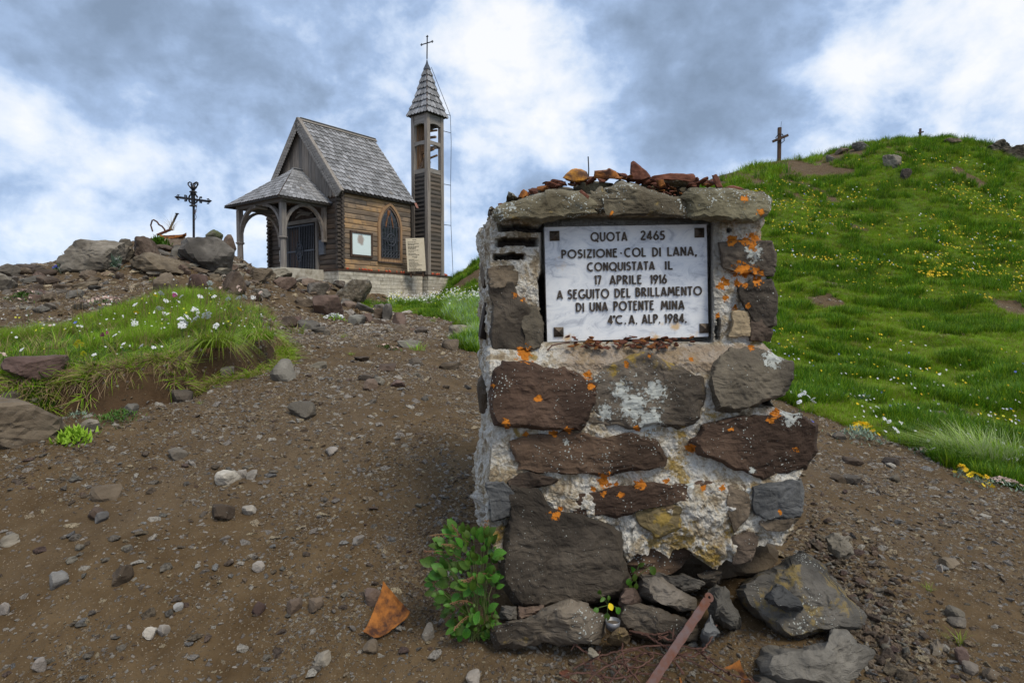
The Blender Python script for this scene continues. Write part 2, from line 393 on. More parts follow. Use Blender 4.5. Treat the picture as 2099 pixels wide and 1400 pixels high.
M['brownwood'] = woodmat('brown inner wood', (.14, .075, .04), (.27, .16, .09), 2, .4, .2)
M['door'] = woodmat('door planks', (.065, .04, .028), (.16, .105, .075), 2, .5, .4)
M['darkwood'] = woodmat('dark frame wood and edge shade', (.045, .03, .022), (.09, .06, .045), 2, .4, .1)  # also colours shingle edges, painting their shade lines
M['shingle'] = woodmat('silvered larch shingles', (.125, .125, .130), (.30, .30, .31), 1, .5, .36, (.28, .24, .20), .6, sc=.8)
M['roofdeck'] = simple('dark roof deck', (.03, .027, .025), (.05, .045, .04), 10, .95)
M['block'] = None
def mk_block():
    m, nt = newmat('pale plinth stone')
    v = coords(nt); n = noise(nt, v, 7, 5.0, .6); s = noise(nt, NN(nt, 'ShaderNodeTexCoord').outputs['Object'], 1.3, 5.0, .65)
    col = MIX(nt, RAMP(nt, n, [(.35, 0), (.65, 1)]), (.38, .34, .27), (.56, .52, .44))
    col = MIX(nt, MT(nt, 'MULTIPLY', MR(nt, s, .5, .66), .75), col, (.13, .10, .06))
    r = NN(nt, 'ShaderNodeObjectInfo').outputs['Random']
    col = NN(nt, 'ShaderNodeHueSaturation', {'Color': col, 'Value': MT(nt, 'ADD', MT(nt, 'MULTIPLY', r, .35), .82)}).outputs[0]
    finish(nt, col, .9, n, .4, .02); return m
M['block'] = mk_block()
M['joint'] = simple('dark plinth joint', (.07, .055, .04), (.11, .09, .07), 10, .95)
M['pane'] = simple('dark leaded glass', (.012, .014, .02), (.05, .055, .07), 9, .15, 0, 0, .001, .1, spec=.6)
M['pane_warm'] = simple('amber glass', (.16, .06, .02), (.28, .12, .04), 9, .2, 0, 0, .001, .1, spec=.6)
M['dark'] = simple('near-black shade backing', (.01, .008, .007), (.02, .017, .015), 5, .95)  # near-black stands in for unlit depth behind gaps, doorway and trim holes
def mk_map():
    m, nt = newmat('faded map print')
    g = NN(nt, 'ShaderNodeTexCoord').outputs['Generated']
    n = noise(nt, g, 5, 6.0, .7, .6)
    sp = NN(nt, 'ShaderNodeSeparateXYZ', {0: g})
    du = MT(nt, 'SUBTRACT', sp.outputs[1], .45); dz = MT(nt, 'SUBTRACT', sp.outputs[2], .72)
    dist = MT(nt, 'ADD', MT(nt, 'MULTIPLY', MT(nt, 'MULTIPLY', du, du), 9.0), MT(nt, 'MULTIPLY', MT(nt, 'MULTIPLY', dz, dz), 5.0))
    k = MT(nt, 'SUBTRACT', MT(nt, 'ADD', MT(nt, 'MULTIPLY', n, 1.5), .42), MT(nt, 'MULTIPLY', dist, 1.6))
    col = MIX(nt, MR(nt, k, .45, 1.0), (.66, .76, .76), (.36, .31, .28))
    n2 = noise(nt, g, 14, 6.0, .75)
    col = MIX(nt, MT(nt, 'MULTIPLY', MR(nt, n2, .60, .68), .5), col, (.42, .5, .45))
    finish(nt, col, .35); return m
M['map'] = mk_map()
M['board'] = simple('cream sign board', (.52, .44, .32), (.60, .52, .39), 6, .6, 0, .05, .001, .02)
M['ink'] = simple('dark sign lettering', (.05, .04, .03), (.09, .07, .05), 40, .6)
M['paper'] = simple('white paper notice', (.6, .58, .52), (.7, .68, .62), 10, .7)
def leafmat(name, c1, c2, trans=.35, rand=.3, sc=6, rough=.55, hue=.03):
    m, nt = newmat(name)
    v = coords(nt); n = noise(nt, v, sc, 3.0)
    r = NN(nt, 'ShaderNodeObjectInfo').outputs['Random']
    h = attr(nt, 'tip')
    col = MIX(nt, RAMP(nt, n, [(.3, 0), (.7, 1)]), c1, c2)
    col = MIX(nt, MT(nt, 'MULTIPLY', h, .5), col, tuple(min(1, x * 1.7) for x in c2))
    col = NN(nt, 'ShaderNodeHueSaturation', {'Color': col, 'Hue': MT(nt, 'ADD', MT(nt, 'MULTIPLY', r, hue), .5 - hue / 2), 'Value': MT(nt, 'ADD', MT(nt, 'MULTIPLY', r, rand * 2), 1 - rand)}).outputs[0]
    finish(nt, col, rough, trans=trans, spec=.25); return m
M['grass'] = leafmat('meadow grass blades', (.085, .155, .004), (.205, .31, .012))
M['grass_bank'] = leafmat('fresh long grass blades', (.13, .22, .010), (.25, .38, .03))
M['grass_dark'] = leafmat('dark tussock blades', (.030, .078, .005), (.065, .145, .008))
M['grass_dry'] = leafmat('dry straw blades', (.19, .13, .06), (.33, .24, .12), .3, .3)
M['leaf'] = leafmat('glossy green leaf', (.022, .066, .006), (.068, .145, .014), .15, .45, 14, .5, .05)
M['leaf_silver'] = leafmat('silver grey leaf', (.12, .19, .13), (.24, .32, .24), .2, .2)
M['grass_pale'] = leafmat('pale feather grass', (.19, .24, .09), (.33, .38, .17), .3, .2)
M['stem'] = leafmat('thin green stem', (.07, .11, .03), (.14, .19, .06), .1, .2)
M['seed'] = leafmat('reddish seed stalk', (.20, .10, .05), (.36, .21, .11), .2, .2)
M['white_petal'] = leafmat('white petals', (.66, .67, .68), (.85, .85, .84), .25, .08, 40, .6, 0)
M['pink_petal'] = leafmat('pale pink petals', (.55, .38, .33), (.72, .58, .5), .25, .12, 40, .6, 0)
M['yellow_petal'] = leafmat('yellow petals', (.68, .42, .01), (.85, .62, .03), .25, .1, 40, .6, .02)
M['lemon_petal'] = leafmat('lemon petals', (.62, .6, .03), (.8, .78, .08), .25, .1, 40, .6, .02)
M['blue_petal'] = leafmat('violet blue petals', (.10, .12, .55), (.22, .26, .75), .25, .15, 40, .6, .02)
M['magenta_petal'] = leafmat('magenta petals', (.3, .03, .16), (.45, .08, .25), .25, .15, 40, .6, .02)
M['root'] = simple('pale root', (.17, .11, .065), (.30, .21, .13), 10, .9, trans=None)

# ------------------------------------------------------------------ terrain
CTRL = [  # (photo px, photo py, metres ahead)
 (0,1400,1.6),(400,1400,1.6),(800,1400,1.6),(1250,1400,1.6),(1700,1400,1.6),(2099,1400,1.6),(-500,1400,1.6),(2600,1400,1.6),
 (300,1150,2.0),(700,1150,2.05),(930,1230,1.9),(0,1130,2.05),(1020,1290,1.78),(1280,1300,1.76),(1500,1290,1.8),(1750,1180,2.05),(2000,1200,2.15),
 (300,980,2.5),(700,950,2.72),(50,900,2.75),(150,872,2.95),(420,812,3.35),(560,782,3.6),(700,800,3.6),(940,850,3.2),(900,750,4.8),(700,700,5.5),
 (850,680,7),(750,645,10.5),(640,612,15),(945,655,11.5),(960,720,6),(600,660,8),(1000,800,4.2),(1100,760,5.2),(1300,760,5.5),
 (560,570,20),(520,575,19.5),(640,585,19.5),(690,592,20.5),(715,606,21.5),(742,622,23.0),(800,626,24.2),(850,622,25.5),(905,612,27.0),(760,640,17),(860,632,19),
 (395,484,10),(440,496,10.4),(330,484,9.9),(260,496,9.5),(160,535,8.8),(60,553,8.6),(0,550,8.6),(-200,560,8.6),(300,560,8.2),(430,565,8.8),(500,548,11.5),
 (100,610,6.6),(300,625,6.1),(500,605,8.4),(0,620,6.3),(420,640,6.2),
 (100,662,4.9),(300,668,4.9),(480,700,4.5),(60,822,3.25),(300,792,3.4),(420,778,3.6),(540,755,4.1),(600,720,5),(-200,830,3.1),(-300,660,5),
 (1640,842,5.0),(1740,880,4.6),(1900,940,4.0),(2099,1005,3.4),(1800,1050,2.8),(2400,1120,2.8),
 (1700,800,6.2),(1700,700,9),(1700,600,13),(1700,500,18),(1700,400,24),(1680,345,29.0),(1760,297,33),
 (2050,900,4.8),(2050,800,6.5),(2050,700,9.5),(2050,600,13.5),(2050,500,18.5),(2050,400,24.5),(2080,312,33),
 (1480,360,29),(1600,326,31.5),(1880,292,34),(1970,290,35),(2300,300,35),(2500,500,18),(2500,800,6.5),
 (985,545,31),(925,574,30),(1200,458,30),(1330,412,29.5),(985,640,15),(960,605,23),(1100,600,17),(1300,600,15.5),(1300,500,21),(1120,555,24),
]
CW = [(P(*c).x, P(*c).y, P(*c).z) for c in CTRL]
CW += [(0,0,-.15),(-2,0,0.0),(2,0,-.2),(-1,-2,-.5),(1,-2,-.6),(-6,0,.3),(6,0,-.8),(-6,-8,-3),(6,-8,-4),(0,-12,-5),(-14,4,.8),(14,4,.5),(-16,-6,-3),(18,-8,-4),
       (-6.5,15,.6),(-10,16,0.0),(-13,12,.2),(-14,22,-2.5),(-8.5,20,1.4),(-9.5,26,-1.0),(-3,33,-.5),(-6,30,.3),(-15,32,-5),(0,42,-2),(3,40,1.0),(8,42,3),(14,44,5.5),(20,46,6.5),(28,46,6.5),
       (34,34,8),(36,18,4),(26,6,1),(-5,40,-5),(-20,8,-.5),(-25,20,-6),
       (-7.5,24,2.3),(-5.5,26,2.2),(-3.5,27.5,2.0)]
CW = np.array(CW)
def tps_fit(X, z, lam=.02):
    n = len(X); d = np.sqrt(((X[:, None] - X[None]) ** 2).sum(2)); K = d * d * np.log(d + 1e-9)
    A = np.zeros((n + 3, n + 3)); A[:n, :n] = K + lam * np.eye(n); A[:n, n] = 1; A[:n, n + 1:] = X; A[n, :n] = 1; A[n + 1:, :n] = X.T
    return np.linalg.solve(A, np.concatenate([z, [0, 0, 0]]))
# log-polar coordinates keep near and far points equally important
def lp(xy):
    r = np.hypot(xy[:, 0], xy[:, 1]) + .35; a = np.arctan2(xy[:, 0], xy[:, 1])
    return np.column_stack([xy[:, 0] / r ** .62, xy[:, 1] / r ** .62])
_TX = lp(CW[:, :2]); _TW = tps_fit(_TX, CW[:, 2])
def base_h(xy):
    out = np.empty(len(xy)); n = len(_TX)
    for s in range(0, len(xy), 20000):
        q = lp(xy[s:s + 20000]); d2 = ((q[:, None] - _TX[None]) ** 2).sum(2)
        out[s:s + 20000] = (.5 * d2 * np.log(d2 + 1e-18)) @ _TW[:n] + _TW[n] + q @ _TW[n + 1:]
    r = np.hypot(xy[:, 0], xy[:, 1])
    k = sst(46, 95, r)
    return out * (1 - k) + k * (-8 - .22 * np.maximum(r - 60, 0))
def seg_dist(xy, poly):
    """distance to a polyline and side (>0 left of travel)"""
    best = np.full(len(xy), 1e9); side = np.zeros(len(xy))
    for a, b in zip(poly[:-1], poly[1:]):
        a = np.array(a); b = np.array(b); ab = b - a
        t = np.clip(((xy - a) @ ab) / (ab @ ab), 0, 1); q = a + t[:, None] * ab; v = xy - q; d = np.hypot(v[:, 0], v[:, 1])
        cr = ab[0] * (xy[:, 1] - a[1]) - ab[1] * (xy[:, 0] - a[0])
        m = d < best - 1e-9; best[m] = d[m]; side[m] = np.sign(cr[m])
    return best * side
def W2(*pts): return [(P(*p).x, P(*p).y) for p in pts]
BANK = W2((-900, 860, 2.9), (-300, 840, 3.0), (0, 800, 3.12), (90, 790, 3.16), (150, 782, 3.22), (220, 775, 3.2), (300, 765, 3.34), (360, 760, 3.36), (420, 748, 3.55), (480, 742, 3.7), (530, 732, 3.98), (572, 715, 4.25), (578, 690, 4.7), (560, 665, 5.4))
EDGE = W2((700, 612, 20.5), (790, 618, 17), (870, 622, 14), (925, 650, 11), (950, 690, 8), (970, 730, 6.2)) + W2((1100, 790, 5.2), (1300, 810, 5.2), (1560, 812, 5.4), (1640, 836, 5.1), (1720, 868, 4.7), (1800, 893, 4.4), (1900, 930, 4.05), (2000, 975, 3.65), (2099, 1010, 3.35), (2500, 1130, 2.7), (3600, 1300, 1.9))
BARE = [(P(*p[:3]), p[3]) for p in ((1505, 372, 28.2, 2.0), (1545, 362, 28.6, 2.2), (1590, 352, 29.2, 2.0), (1640, 338, 29.8, 1.7), (1690, 326, 30.8, 1.5), (1500, 380, 27.4, 1.6), (2010, 312, 32.8, 1.6), (1960, 300, 34, 1.3), (2070, 330, 32, 1.5), (1540, 350, 29.3, 1.3), (1500, 362, 29, 1.2), (1640, 340, 30, .9), (1590, 345, 30, 1.0), (1690, 322, 31.5, .8), (1980, 305, 34, 1.0), (2030, 318, 33, 1.2), (2090, 325, 32.5, 1.2),
        (1930, 300, 34, .6), (965, 594, 25, .6), (1000, 590, 25.5, .7), (1040, 590, 26, .7), (1700, 615, 12.4, .35), (1710, 590, 13.6, .3), (2050, 620, 12.5, .5), (1960, 700, 9.6, .22), (1990, 385, 25.5, .5), (1850, 360, 27.5, .4), (1890, 870, 5.3, .16), (1930, 845, 5.7, .15), (1750, 470, 19.6, .3), (1810, 330, 31, .5))]
def masks(xy):
    wob = np.column_stack([fbm(xy, 1.6, 3, 5), fbm(xy, 1.6, 3, 9)]) * .10 * (1 + np.hypot(xy[:, 0], xy[:, 1])[:, None] / 12)
    q = xy + wob
    bd = seg_dist(q, BANK)              # >0: on the bank side
    rd = np.hypot(xy[:, 0], xy[:, 1])
    back = 1 - sst(1.15, 1.75, bd)
    bank = sst(-.03, .04, bd) * back * (xy[:, 0] < .2)
    bank_top = np.where(xy[:, 1] < 7.5, bank, 0)
    ed = seg_dist(q, EDGE) + .16 * fbm(xy, 2.1, 4, 77, .6)
    g = sst(-.12, .16, ed)
    g = np.where(xy[:, 1] < 1.0, np.where(xy[:, 0] > 2, g, 0), g)
    # chapel side: thin out beyond the chapel
    g = g * np.where((xy[:, 0] < -2.75) & (xy[:, 1] > 21), .0, 1)
    for c, r in BARE:
        d = np.hypot(q[:, 0] - c.x, (q[:, 1] - c.y) * .55) + fbm(xy, .9 / r ** .5, 3, 21) * r * .5
        g = g * sst(r * .75, r * 1.15, d)
    crest = fbm(xy, .35, 3, 33)
    g = g * np.where(xy[:, 1] > 28.5, sst(-.75, -.35, crest + .3), 1)
    return bank_top * sst(.05, .13, bd), g, bd
def H(xy, detail=True, full=False):
    xy = np.atleast_2d(np.asarray(xy, float))
    z = base_h(xy); bk, g, bd = masks(xy)
    rd = np.hypot(xy[:, 0], xy[:, 1])
    lipn = .165 + .02 * fbm(xy, 2.2, 2, 40)
    front = sst(-.03, .05, bd) * (1 - sst(.35, 1.6, bd)) * (xy[:, 0] < .2) * (xy[:, 1] < 8)
    z = z + lipn * front + .03 * fbm(xy, 7, 3, 44) * sst(-.12, 0, bd) * (1 - sst(.02, .12, bd)) * (xy[:, 0] < .2) * (xy[:, 1] < 6) - .045 * sst(-.16, -.02, bd) * (1 - sst(-.02, .03, bd)) * (xy[:, 0] < .2) * (xy[:, 1] < 6)
    gg = np.clip(g + bk, 0, 1)
    if detail:
        k = np.clip(rd / 6, .25, 1.5)
        z = z + .028 * fbm(xy, 1.3, 3, 50) * k * (1 - .3 * gg)
        z = z + gg * (.085 * np.clip(rd / 9, .25, 1.5)) * fbm(xy, 1.35, 3, 60)
        z = z + (1 - gg) * (.009 * fbm(xy, 9, 4, 70, .6) + .004 * fbm(xy, 45, 2, 75))
        z = z + (1 - gg) * np.clip((rd - 5) / 6, 0, 1) * .045 * np.abs(fbm(xy, 2.6, 4, 80, .6))
    return (z, gg, bk, bd) if full else z
def ground(x, y): return float(H([(x, y)])[0])
def hit(pxs, pys, dmax=44.0):
    """distances at which rays through photo pixels meet the ground (nan: sky)"""
    pxs = np.atleast_1d(np.asarray(pxs, float)); pys = np.atleast_1d(np.asarray(pys, float))
    ds = np.geomspace(1.35, dmax, 220); out = np.full(len(pxs), np.nan)
    a = (pxs - 1049.5) / F_PX; b = -(pys - 700) / F_PX; y = CP + b * SP; z = -SP + b * CP
    prev = None
    for d in ds:
        k = d / y; todo = np.isnan(out)
        if not todo.any(): break
        gap = np.full(len(pxs), np.nan)
        gap[todo] = CZ + (z * k)[todo] - H(np.column_stack([(a * k)[todo], np.full(todo.sum(), d)]))
        if prev is not None:
            m = todo & (gap <= 0)
            g0_, g1_ = prev[0][m], gap[m]; t = np.clip(g0_ / (g0_ - g1_ + 1e-9), 0, 1); out[m] = prev[1] + (d - prev[1]) * t
        prev = (gap, d)
    return out
def G(px, py, d):
    """ground point straight below/above the ray point"""
    p = P(px, py, d); return Vector((p.x, p.y, ground(p.x, p.y)))

TG = {}
def build_terrain():
    a1 = np.radians(np.linspace(-47, 47, 560)); a2 = np.radians(np.linspace(47, 313, 110)[1:-1])
    ang = np.concatenate([a1, a2]); nr = 400
    r = np.concatenate([[.25, .5], np.geomspace(.75, 55, nr), np.geomspace(60, 900, 16)])
    A, R = np.meshgrid(ang, r)
    xy = np.column_stack([(np.sin(A) * R).ravel(), (np.cos(A) * R).ravel()])
    z, gg, bk, bd = H(xy, full=True)
    na, nr = len(ang), len(r)
    i = np.arange(nr - 1)[:, None] * na; j = np.arange(na)[None]; j2 = (j + 1) % na
    Fc = np.stack([i + j, i + na + j, i + na + j2, i + j2], -1).reshape(-1, 4)[:, ::-1]
    V = np.column_stack([xy, z]); c = len(V)
    V = np.vstack([V, [[0, 0, ground(0, 0)]]])
    gg = np.append(gg, 0); bk = np.append(bk, 0); bd = np.append(bd, -9)
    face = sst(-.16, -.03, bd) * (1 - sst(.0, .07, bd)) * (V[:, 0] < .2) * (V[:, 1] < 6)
    lr = np.log(r)
    gr = [np.asarray(q_[:na * nr]).reshape(nr, na) for q_ in (z, gg, bk, bd)]
    TG.update(ang=ang, lr=lr, g=[np.column_stack([q_, q_[:, :1]]) for q_ in gr])
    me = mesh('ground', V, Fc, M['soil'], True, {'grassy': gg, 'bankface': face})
    o = link('ground', me); tag(o, kind='structure')
    return o
def mk_soil():
    m, nt = newmat('mountain soil and turf')
    v = NN(nt, 'ShaderNodeTexCoord').outputs['Object']
    b = noise(nt, v, .9, 5.0, .6, .3); n = noise(nt, v, 6, 6.0, .65); f = noise(nt, v, 55, 5.0, .75)
    col = MIX(nt, RAMP(nt, n, [(.3, 0), (.7, 1)]), (.062, .038, .017), (.122, .082, .043))
    col = MIX(nt, MT(nt, 'MULTIPLY', MR(nt, b, .45, .65), .7), col, MIX(nt, n, (.070, .047, .027), (.132, .095, .058)))
    wv = NN(nt, 'ShaderNodeTexNoise', {'Vector': v, 'Scale': 60.0, 'Detail': 2.0}).outputs[1]
    vd = NN(nt, 'ShaderNodeVectorMath', {0: v, 1: NN(nt, 'ShaderNodeVectorMath', {0: wv, 1: (.022, .022, .022)}, operation='MULTIPLY').outputs[0]}, operation='ADD').outputs[0]
    zn_ = noise(nt, v, 3.2, 4.0, .6)
    pe = NN(nt, 'ShaderNodeTexVoronoi', {'Vector': vd, 'Scale': 120.0}, feature='F1')
    pm = MR(nt, pe.outputs['Distance'], .36, .24)
    sel = NN(nt, 'ShaderNodeSeparateXYZ', {0: pe.outputs['Color']})
    pm = MT(nt, 'MULTIPLY', MT(nt, 'MULTIPLY', pm, MR(nt, sel.outputs[0], .3, .42)), MR(nt, zn_, .34, .58, .25, 1.0))
    pc = MIX(nt, sel.outputs[1], (.10, .074, .048), (.28, .22, .155))
    col = MIX(nt, pm, col, pc)
    pe2 = NN(nt, 'ShaderNodeTexVoronoi', {'Vector': vd, 'Scale': 42.0}, feature='F1')
    s2 = NN(nt, 'ShaderNodeSeparateXYZ', {0: pe2.outputs['Color']})
    pm2 = MT(nt, 'MULTIPLY', MR(nt, pe2.outputs['Distance'], .34, .26), MR(nt, s2.outputs[0], .72, .78))
    col = MIX(nt, pm2, col, MIX(nt, s2.outputs[1], (.09, .075, .065), (.24, .21, .18)))
    col = MIX(nt, MT(nt, 'MULTIPLY', MR(nt, f, .56, .7), .5), col, (.02, .012, .007))
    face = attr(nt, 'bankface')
    col = MIX(nt, MT(nt, 'MULTIPLY', face, .8), col, MIX(nt, f, (.028, .016, .009), (.085, .05, .027)))  # bare bank face darkened: shade of the undercut put into the soil colour
    g = attr(nt, 'grassy')
    gm = MR(nt, MT(nt, 'ADD', g, MT(nt, 'MULTIPLY', MT(nt, 'SUBTRACT', n, .5), .8)), .4, .6)
    gc = MIX(nt, n, (.040, .075, .006), (.09, .15, .012))
    gc = MIX(nt, MT(nt, 'MULTIPLY', MR(nt, f, .5, .65), .5), gc, (.055, .040, .02))
    col = MIX(nt, gm, col, gc)
    bump = MT(nt, 'ADD', MT(nt, 'ADD', MT(nt, 'MULTIPLY', n, 1.0), MT(nt, 'MULTIPLY', f, .5)), MT(nt, 'ADD', MT(nt, 'MULTIPLY', pm, .5), MT(nt, 'MULTIPLY', pm2, 1.0)))
    finish(nt, col, .95, bump, .7, .02, spec=.15)
    return m
M['soil'] = mk_soil()
build_terrain()
H_exact = H
def H(xy, detail=True, full=False):
    """the ground mesh itself, read by interpolation"""
    xy = np.atleast_2d(np.asarray(xy, float)); r = np.log(np.maximum(np.hypot(xy[:, 0], xy[:, 1]), .26)); a = np.arctan2(xy[:, 0], xy[:, 1])
    a = np.where(a < TG['ang'][0], a + 2 * PI, a)
    an = np.append(TG['ang'], TG['ang'][0] + 2 * PI)
    u = np.interp(a, an, np.arange(len(an))); v = np.interp(r, TG['lr'], np.arange(len(TG['lr'])))
    i = np.minimum(u.astype(int), len(an) - 2); j = np.minimum(v.astype(int), len(TG['lr']) - 2); fu, fv = u - i, v - j
    out = [(g[j, i] * (1 - fu) + g[j, i + 1] * fu) * (1 - fv) + (g[j + 1, i] * (1 - fu) + g[j + 1, i + 1] * fu) * fv for g in TG['g']]
    return out if full else out[0]

# ------------------------------------------------------------------ rocks
def ico(sub):
    import bmesh
    bm = bmesh.new(); bmesh.ops.create_icosphere(bm, subdivisions=sub, radius=1)
    V = np.array([v.co[:] for v in bm.verts]); Fc = np.array([[v.index for v in f.verts] for f in bm.faces]); bm.free()
    return V, Fc
ICO = {k: ico(k) for k in (1, 2, 3, 4, 5)}
def rock_verts(sx, sy, sz, seed, sub=3, planes=14, rough=.05, flat=None, freq=2.2):
    """angular rock: the space inside random cutting planes, with split-face roughness"""
    rg = np.random.default_rng(seed)
    D, Fc = ICO[sub]
    N = rg.normal(size=(planes, 3)); N /= np.linalg.norm(N, axis=1)[:, None]
    h = rg.uniform(.50, .95, planes)
    N = np.vstack([N, [[0, 0, 1], [0, 0, -1]]]); h = np.append(h, [.8, .8])
    dp = D @ N.T
    r = np.where(dp > .05, h / np.maximum(dp, .05), 9).min(1)
    r = np.minimum(r, 1.25)
    r = r * (1 + rough * fbm(D * 1.0 + seed * 3.1, freq, 4, seed % 50, .6) - (rough * 1.2 * np.abs(fbm(D * np.array([1, 1, 2.5]) + seed, freq * 2.2, 3, seed % 40, .6)) if sub > 2 else 0))
    V = D * r[:, None] * np.array([sx, sy, sz])
    return V, Fc
def rockmesh(name, sx, sy, sz, seed, mat, sub=3, rough=.05, planes=14, smooth=False):
    V, Fc = rock_verts(sx, sy, sz, seed, sub, planes, rough)
    return mesh(name, V, Fc, mat, smooth)
def place_rock(px0, px1, py0, py1, d, mat, label, seed, name='rock', cat='rock', group=None, depth=None, tilt=0.0, sub=4, sink=0.0, planes=12, rough=.07):
    """a rock whose silhouette fills that photo box, standing d metres ahead"""
    c = P((px0 + px1) / 2, (py0 + py1) / 2, d)
    w = (px1 - px0) / F_PX * d / 2; h = (py1 - py0) / F_PX * d / 2
    dep = depth if depth else max(w, h) * .8
    V, Fc = rock_verts(1, 1, 1, seed, sub, planes, rough)
    R = np.array(Euler((0, tilt, random.uniform(-.3, .3))).to_matrix())
    V = V @ R.T
    lo, hi = V.min(0), V.max(0)
    V = (V - (lo + hi) / 2) / ((hi - lo) / 2) * np.array([w, dep, h])
    me = mesh(name, V, Fc, mat, False)
    o = link(name, me); o.location = c
    tag(o, label, cat, group)
    return o

def resample(poly, n):
    P_ = np.array(poly + [poly[0]], float); seg = np.hypot(*(P_[1:] - P_[:-1]).T); L = np.concatenate([[0], np.cumsum(seg)])
    t = np.linspace(0, L[-1], n, endpoint=False)
    return np.column_stack([np.interp(t, L, P_[:, 0]), np.interp(t, L, P_[:, 1])])
LICHEN = dict(
 orange=[(1500,492,17),(1530,497,14),(1545,487,19),(1545,503,16),(1520,553,26),(1547,555,14),(1560,560,10),(1478,587,12),(1488,578,12),(1483,570,9),(1510,580,15),(1527,586,11),(1553,577,14),(1485,613,10),(1505,632,10),(1534,628,8),(1472,648,9),
  (1075,726,23),(1205,770,15),(1212,792,12),(1103,815,11),(1237,985,23),(1312,995,17),(1275,1014,11),(1237,1012,9),(1215,1002,9),(1136,1056,15),(1150,1043,8),(1590,848,18),(1578,862,12),(1630,922,11),(1135,888,11),(1165,882,12),
  (1078,890,9),(1038,868,13),(1305,878,12),(1415,920,14),(1480,1000,12),(1440,1000,8),(1540,712,9),(1055,605,9),(1072,617,9),(1560,436,11),(1527,408,11),(1330,730,9),(1285,748,9),(1600,1050,7),(1010,790,7),(1262,992,8),(1500,880,7),(1365,985,9),(1418,735,8),(1250,440,8)],
 yellow=[(1200,725,40),(1290,722,40),(1380,728,40),(1420,735,26),(1255,760,22),(1460,850,22),(1385,955,38),(1400,985,26),(1400,1105,52),(1340,1110,30),(1450,1140,45),(1500,1085,25),(1090,730,18),(1550,700,22),(1360,1060,30),(1020,1090,24),(1395,890,26),(1060,890,16)],
 whitel=[(1300,832,46),(1330,862,38),(1275,800,30),(1345,800,30),(1240,845,22),(1620,850,32),(1585,735,28),(1545,518,26),(1160,905,9),(1416,994,12),(1540,965,10),(1535,1005,8)])
def lich(V):
    px, py = project(V); out = {}
    for k, L in LICHEN.items():
        a = np.zeros(len(V))
        for x, y, r in L: a = np.maximum(a, np.clip(1.15 - np.hypot(px - x, py - y) / r, 0, 1))
        out[k] = a
    return out
def grow(poly, k):
    c = np.mean(poly, 0); return [tuple(c + (np.array(p) - c) * (1 + k / max(np.hypot(*(np.array(p) - c)), 20))) for p in poly]
def slab(name, poly, dfun, front, back, mat, parent=None, rings=11, n=56, seed=0, jag=.010, rough=.006, facets=3, bev=.22, lichen=False, topslope=0.0, origin=True):
    """a stone with the traced outline, its own distance, a worked front face and real thickness"""
    rg = np.random.default_rng(seed + 100)
    q = resample(poly, n); c = q.mean(0)
    ang = np.arange(n) / n
    size = np.hypot(*(q - c).T).mean()
    kn = max(10, n // 7); kv = rg.normal(0, .55, kn); kx = np.sort(rg.uniform(0, 1, kn))
    jj = np.interp(ang, kx, kv, period=1) * jag * 100 + fbm(np.column_stack([np.cos(ang * 2 * PI) * 3 + seed, np.sin(ang * 2 * PI) * 3]), 5.0, 3, seed % 40) * jag * 40
    q = c + (q - c) * (1 + jj[:, None] / size * 2.2)
    d0 = dfun(c[0], c[1]); s = d0 / F_PX
    pl = [(rg.uniform(.55, .95), rg.normal(0, .35), rg.normal(0, .35)) for _ in range(facets)]
    pts = []
    def ringpts(f, depth_fn):
        for k in range(n):
            x, y = c + (q[k] - c) * f
            pts.append((x, y, depth_fn(x, y, f)))
    def fr(x, y, f):
        t = 1 - f; u, w = (x - c[0]) / size, (y - c[1]) / size
        pr = min(1, (t / bev)) ** .6 if t < bev else 1.0
        z = front * pr
        for a, bx, by in pl: z = min(z, front * (a + .35 + bx * u + by * w))
        return -z + topslope * (-w) * size * s
    fs = np.concatenate([np.linspace(1, 1 - bev, 4), np.linspace(1 - bev, .06, rings - 3)[1:]])
    ringpts(.93, lambda x, y, f: back); ringpts(1.0, lambda x, y, f: back * .7); ringpts(1.0, lambda x, y, f: back * .3)
    for f in fs: ringpts(f, fr)
    pts.append((c[0], c[1], fr(c[0], c[1], 0))); pts.append((c[0], c[1], back))
    V = np.array([P(x, y, dfun(x, y) + dz) for x, y, dz in pts])
    ly = fbm(V * np.array([.5, 1, 3.0]), 16, 4, 8 + seed, .6)
    V = V + np.column_stack([fbm(V, 26, 3, 3 + seed), 1.4 * fbm(V, 14, 4, 4 + seed, .62) + .45 * np.abs(ly), fbm(V, 26, 3, 5 + seed)]) * rough
    R = 3 + len(fs); Fc = []
    for i in range(R - 1):
        for k in range(n): Fc.append((i * n + k, i * n + (k + 1) % n, (i + 1) * n + (k + 1) % n, (i + 1) * n + k))
    a = R * n
    for k in range(n): Fc.append(((R - 1) * n + k, (R - 1) * n + (k + 1) % n, a)); Fc.append(((k + 1) % n, k, a + 1))
    at = lich(V) if lichen else None
    off = V.mean(0) if (origin and parent is None) else np.zeros(3)
    me = mesh(name, V - off, Fc, mat, False, at)
    o = link(name, me, parent); o.location = off
    return o

def hull_mesh(name, mat, seed, n=10, flat=.45, wid=.75):
    """sharp broken stone: convex hull of a few random points"""
    import bmesh
    rg = np.random.default_rng(seed); p = rg.normal(size=(n, 3)); p /= np.linalg.norm(p, axis=1)[:, None]; p *= rg.uniform(.8, 1.05, n)[:, None]
    bm = bmesh.new()
    for v in p: bm.verts.new((v[0], v[1] * wid, v[2] * flat))
    bmesh.ops.convex_hull(bm, input=bm.verts)
    for v in [v for v in bm.verts if not v.link_faces]: bm.verts.remove(v)
    me = bpy.data.meshes.new(name); bm.to_mesh(me); bm.free(); me.materials.append(mat); return me

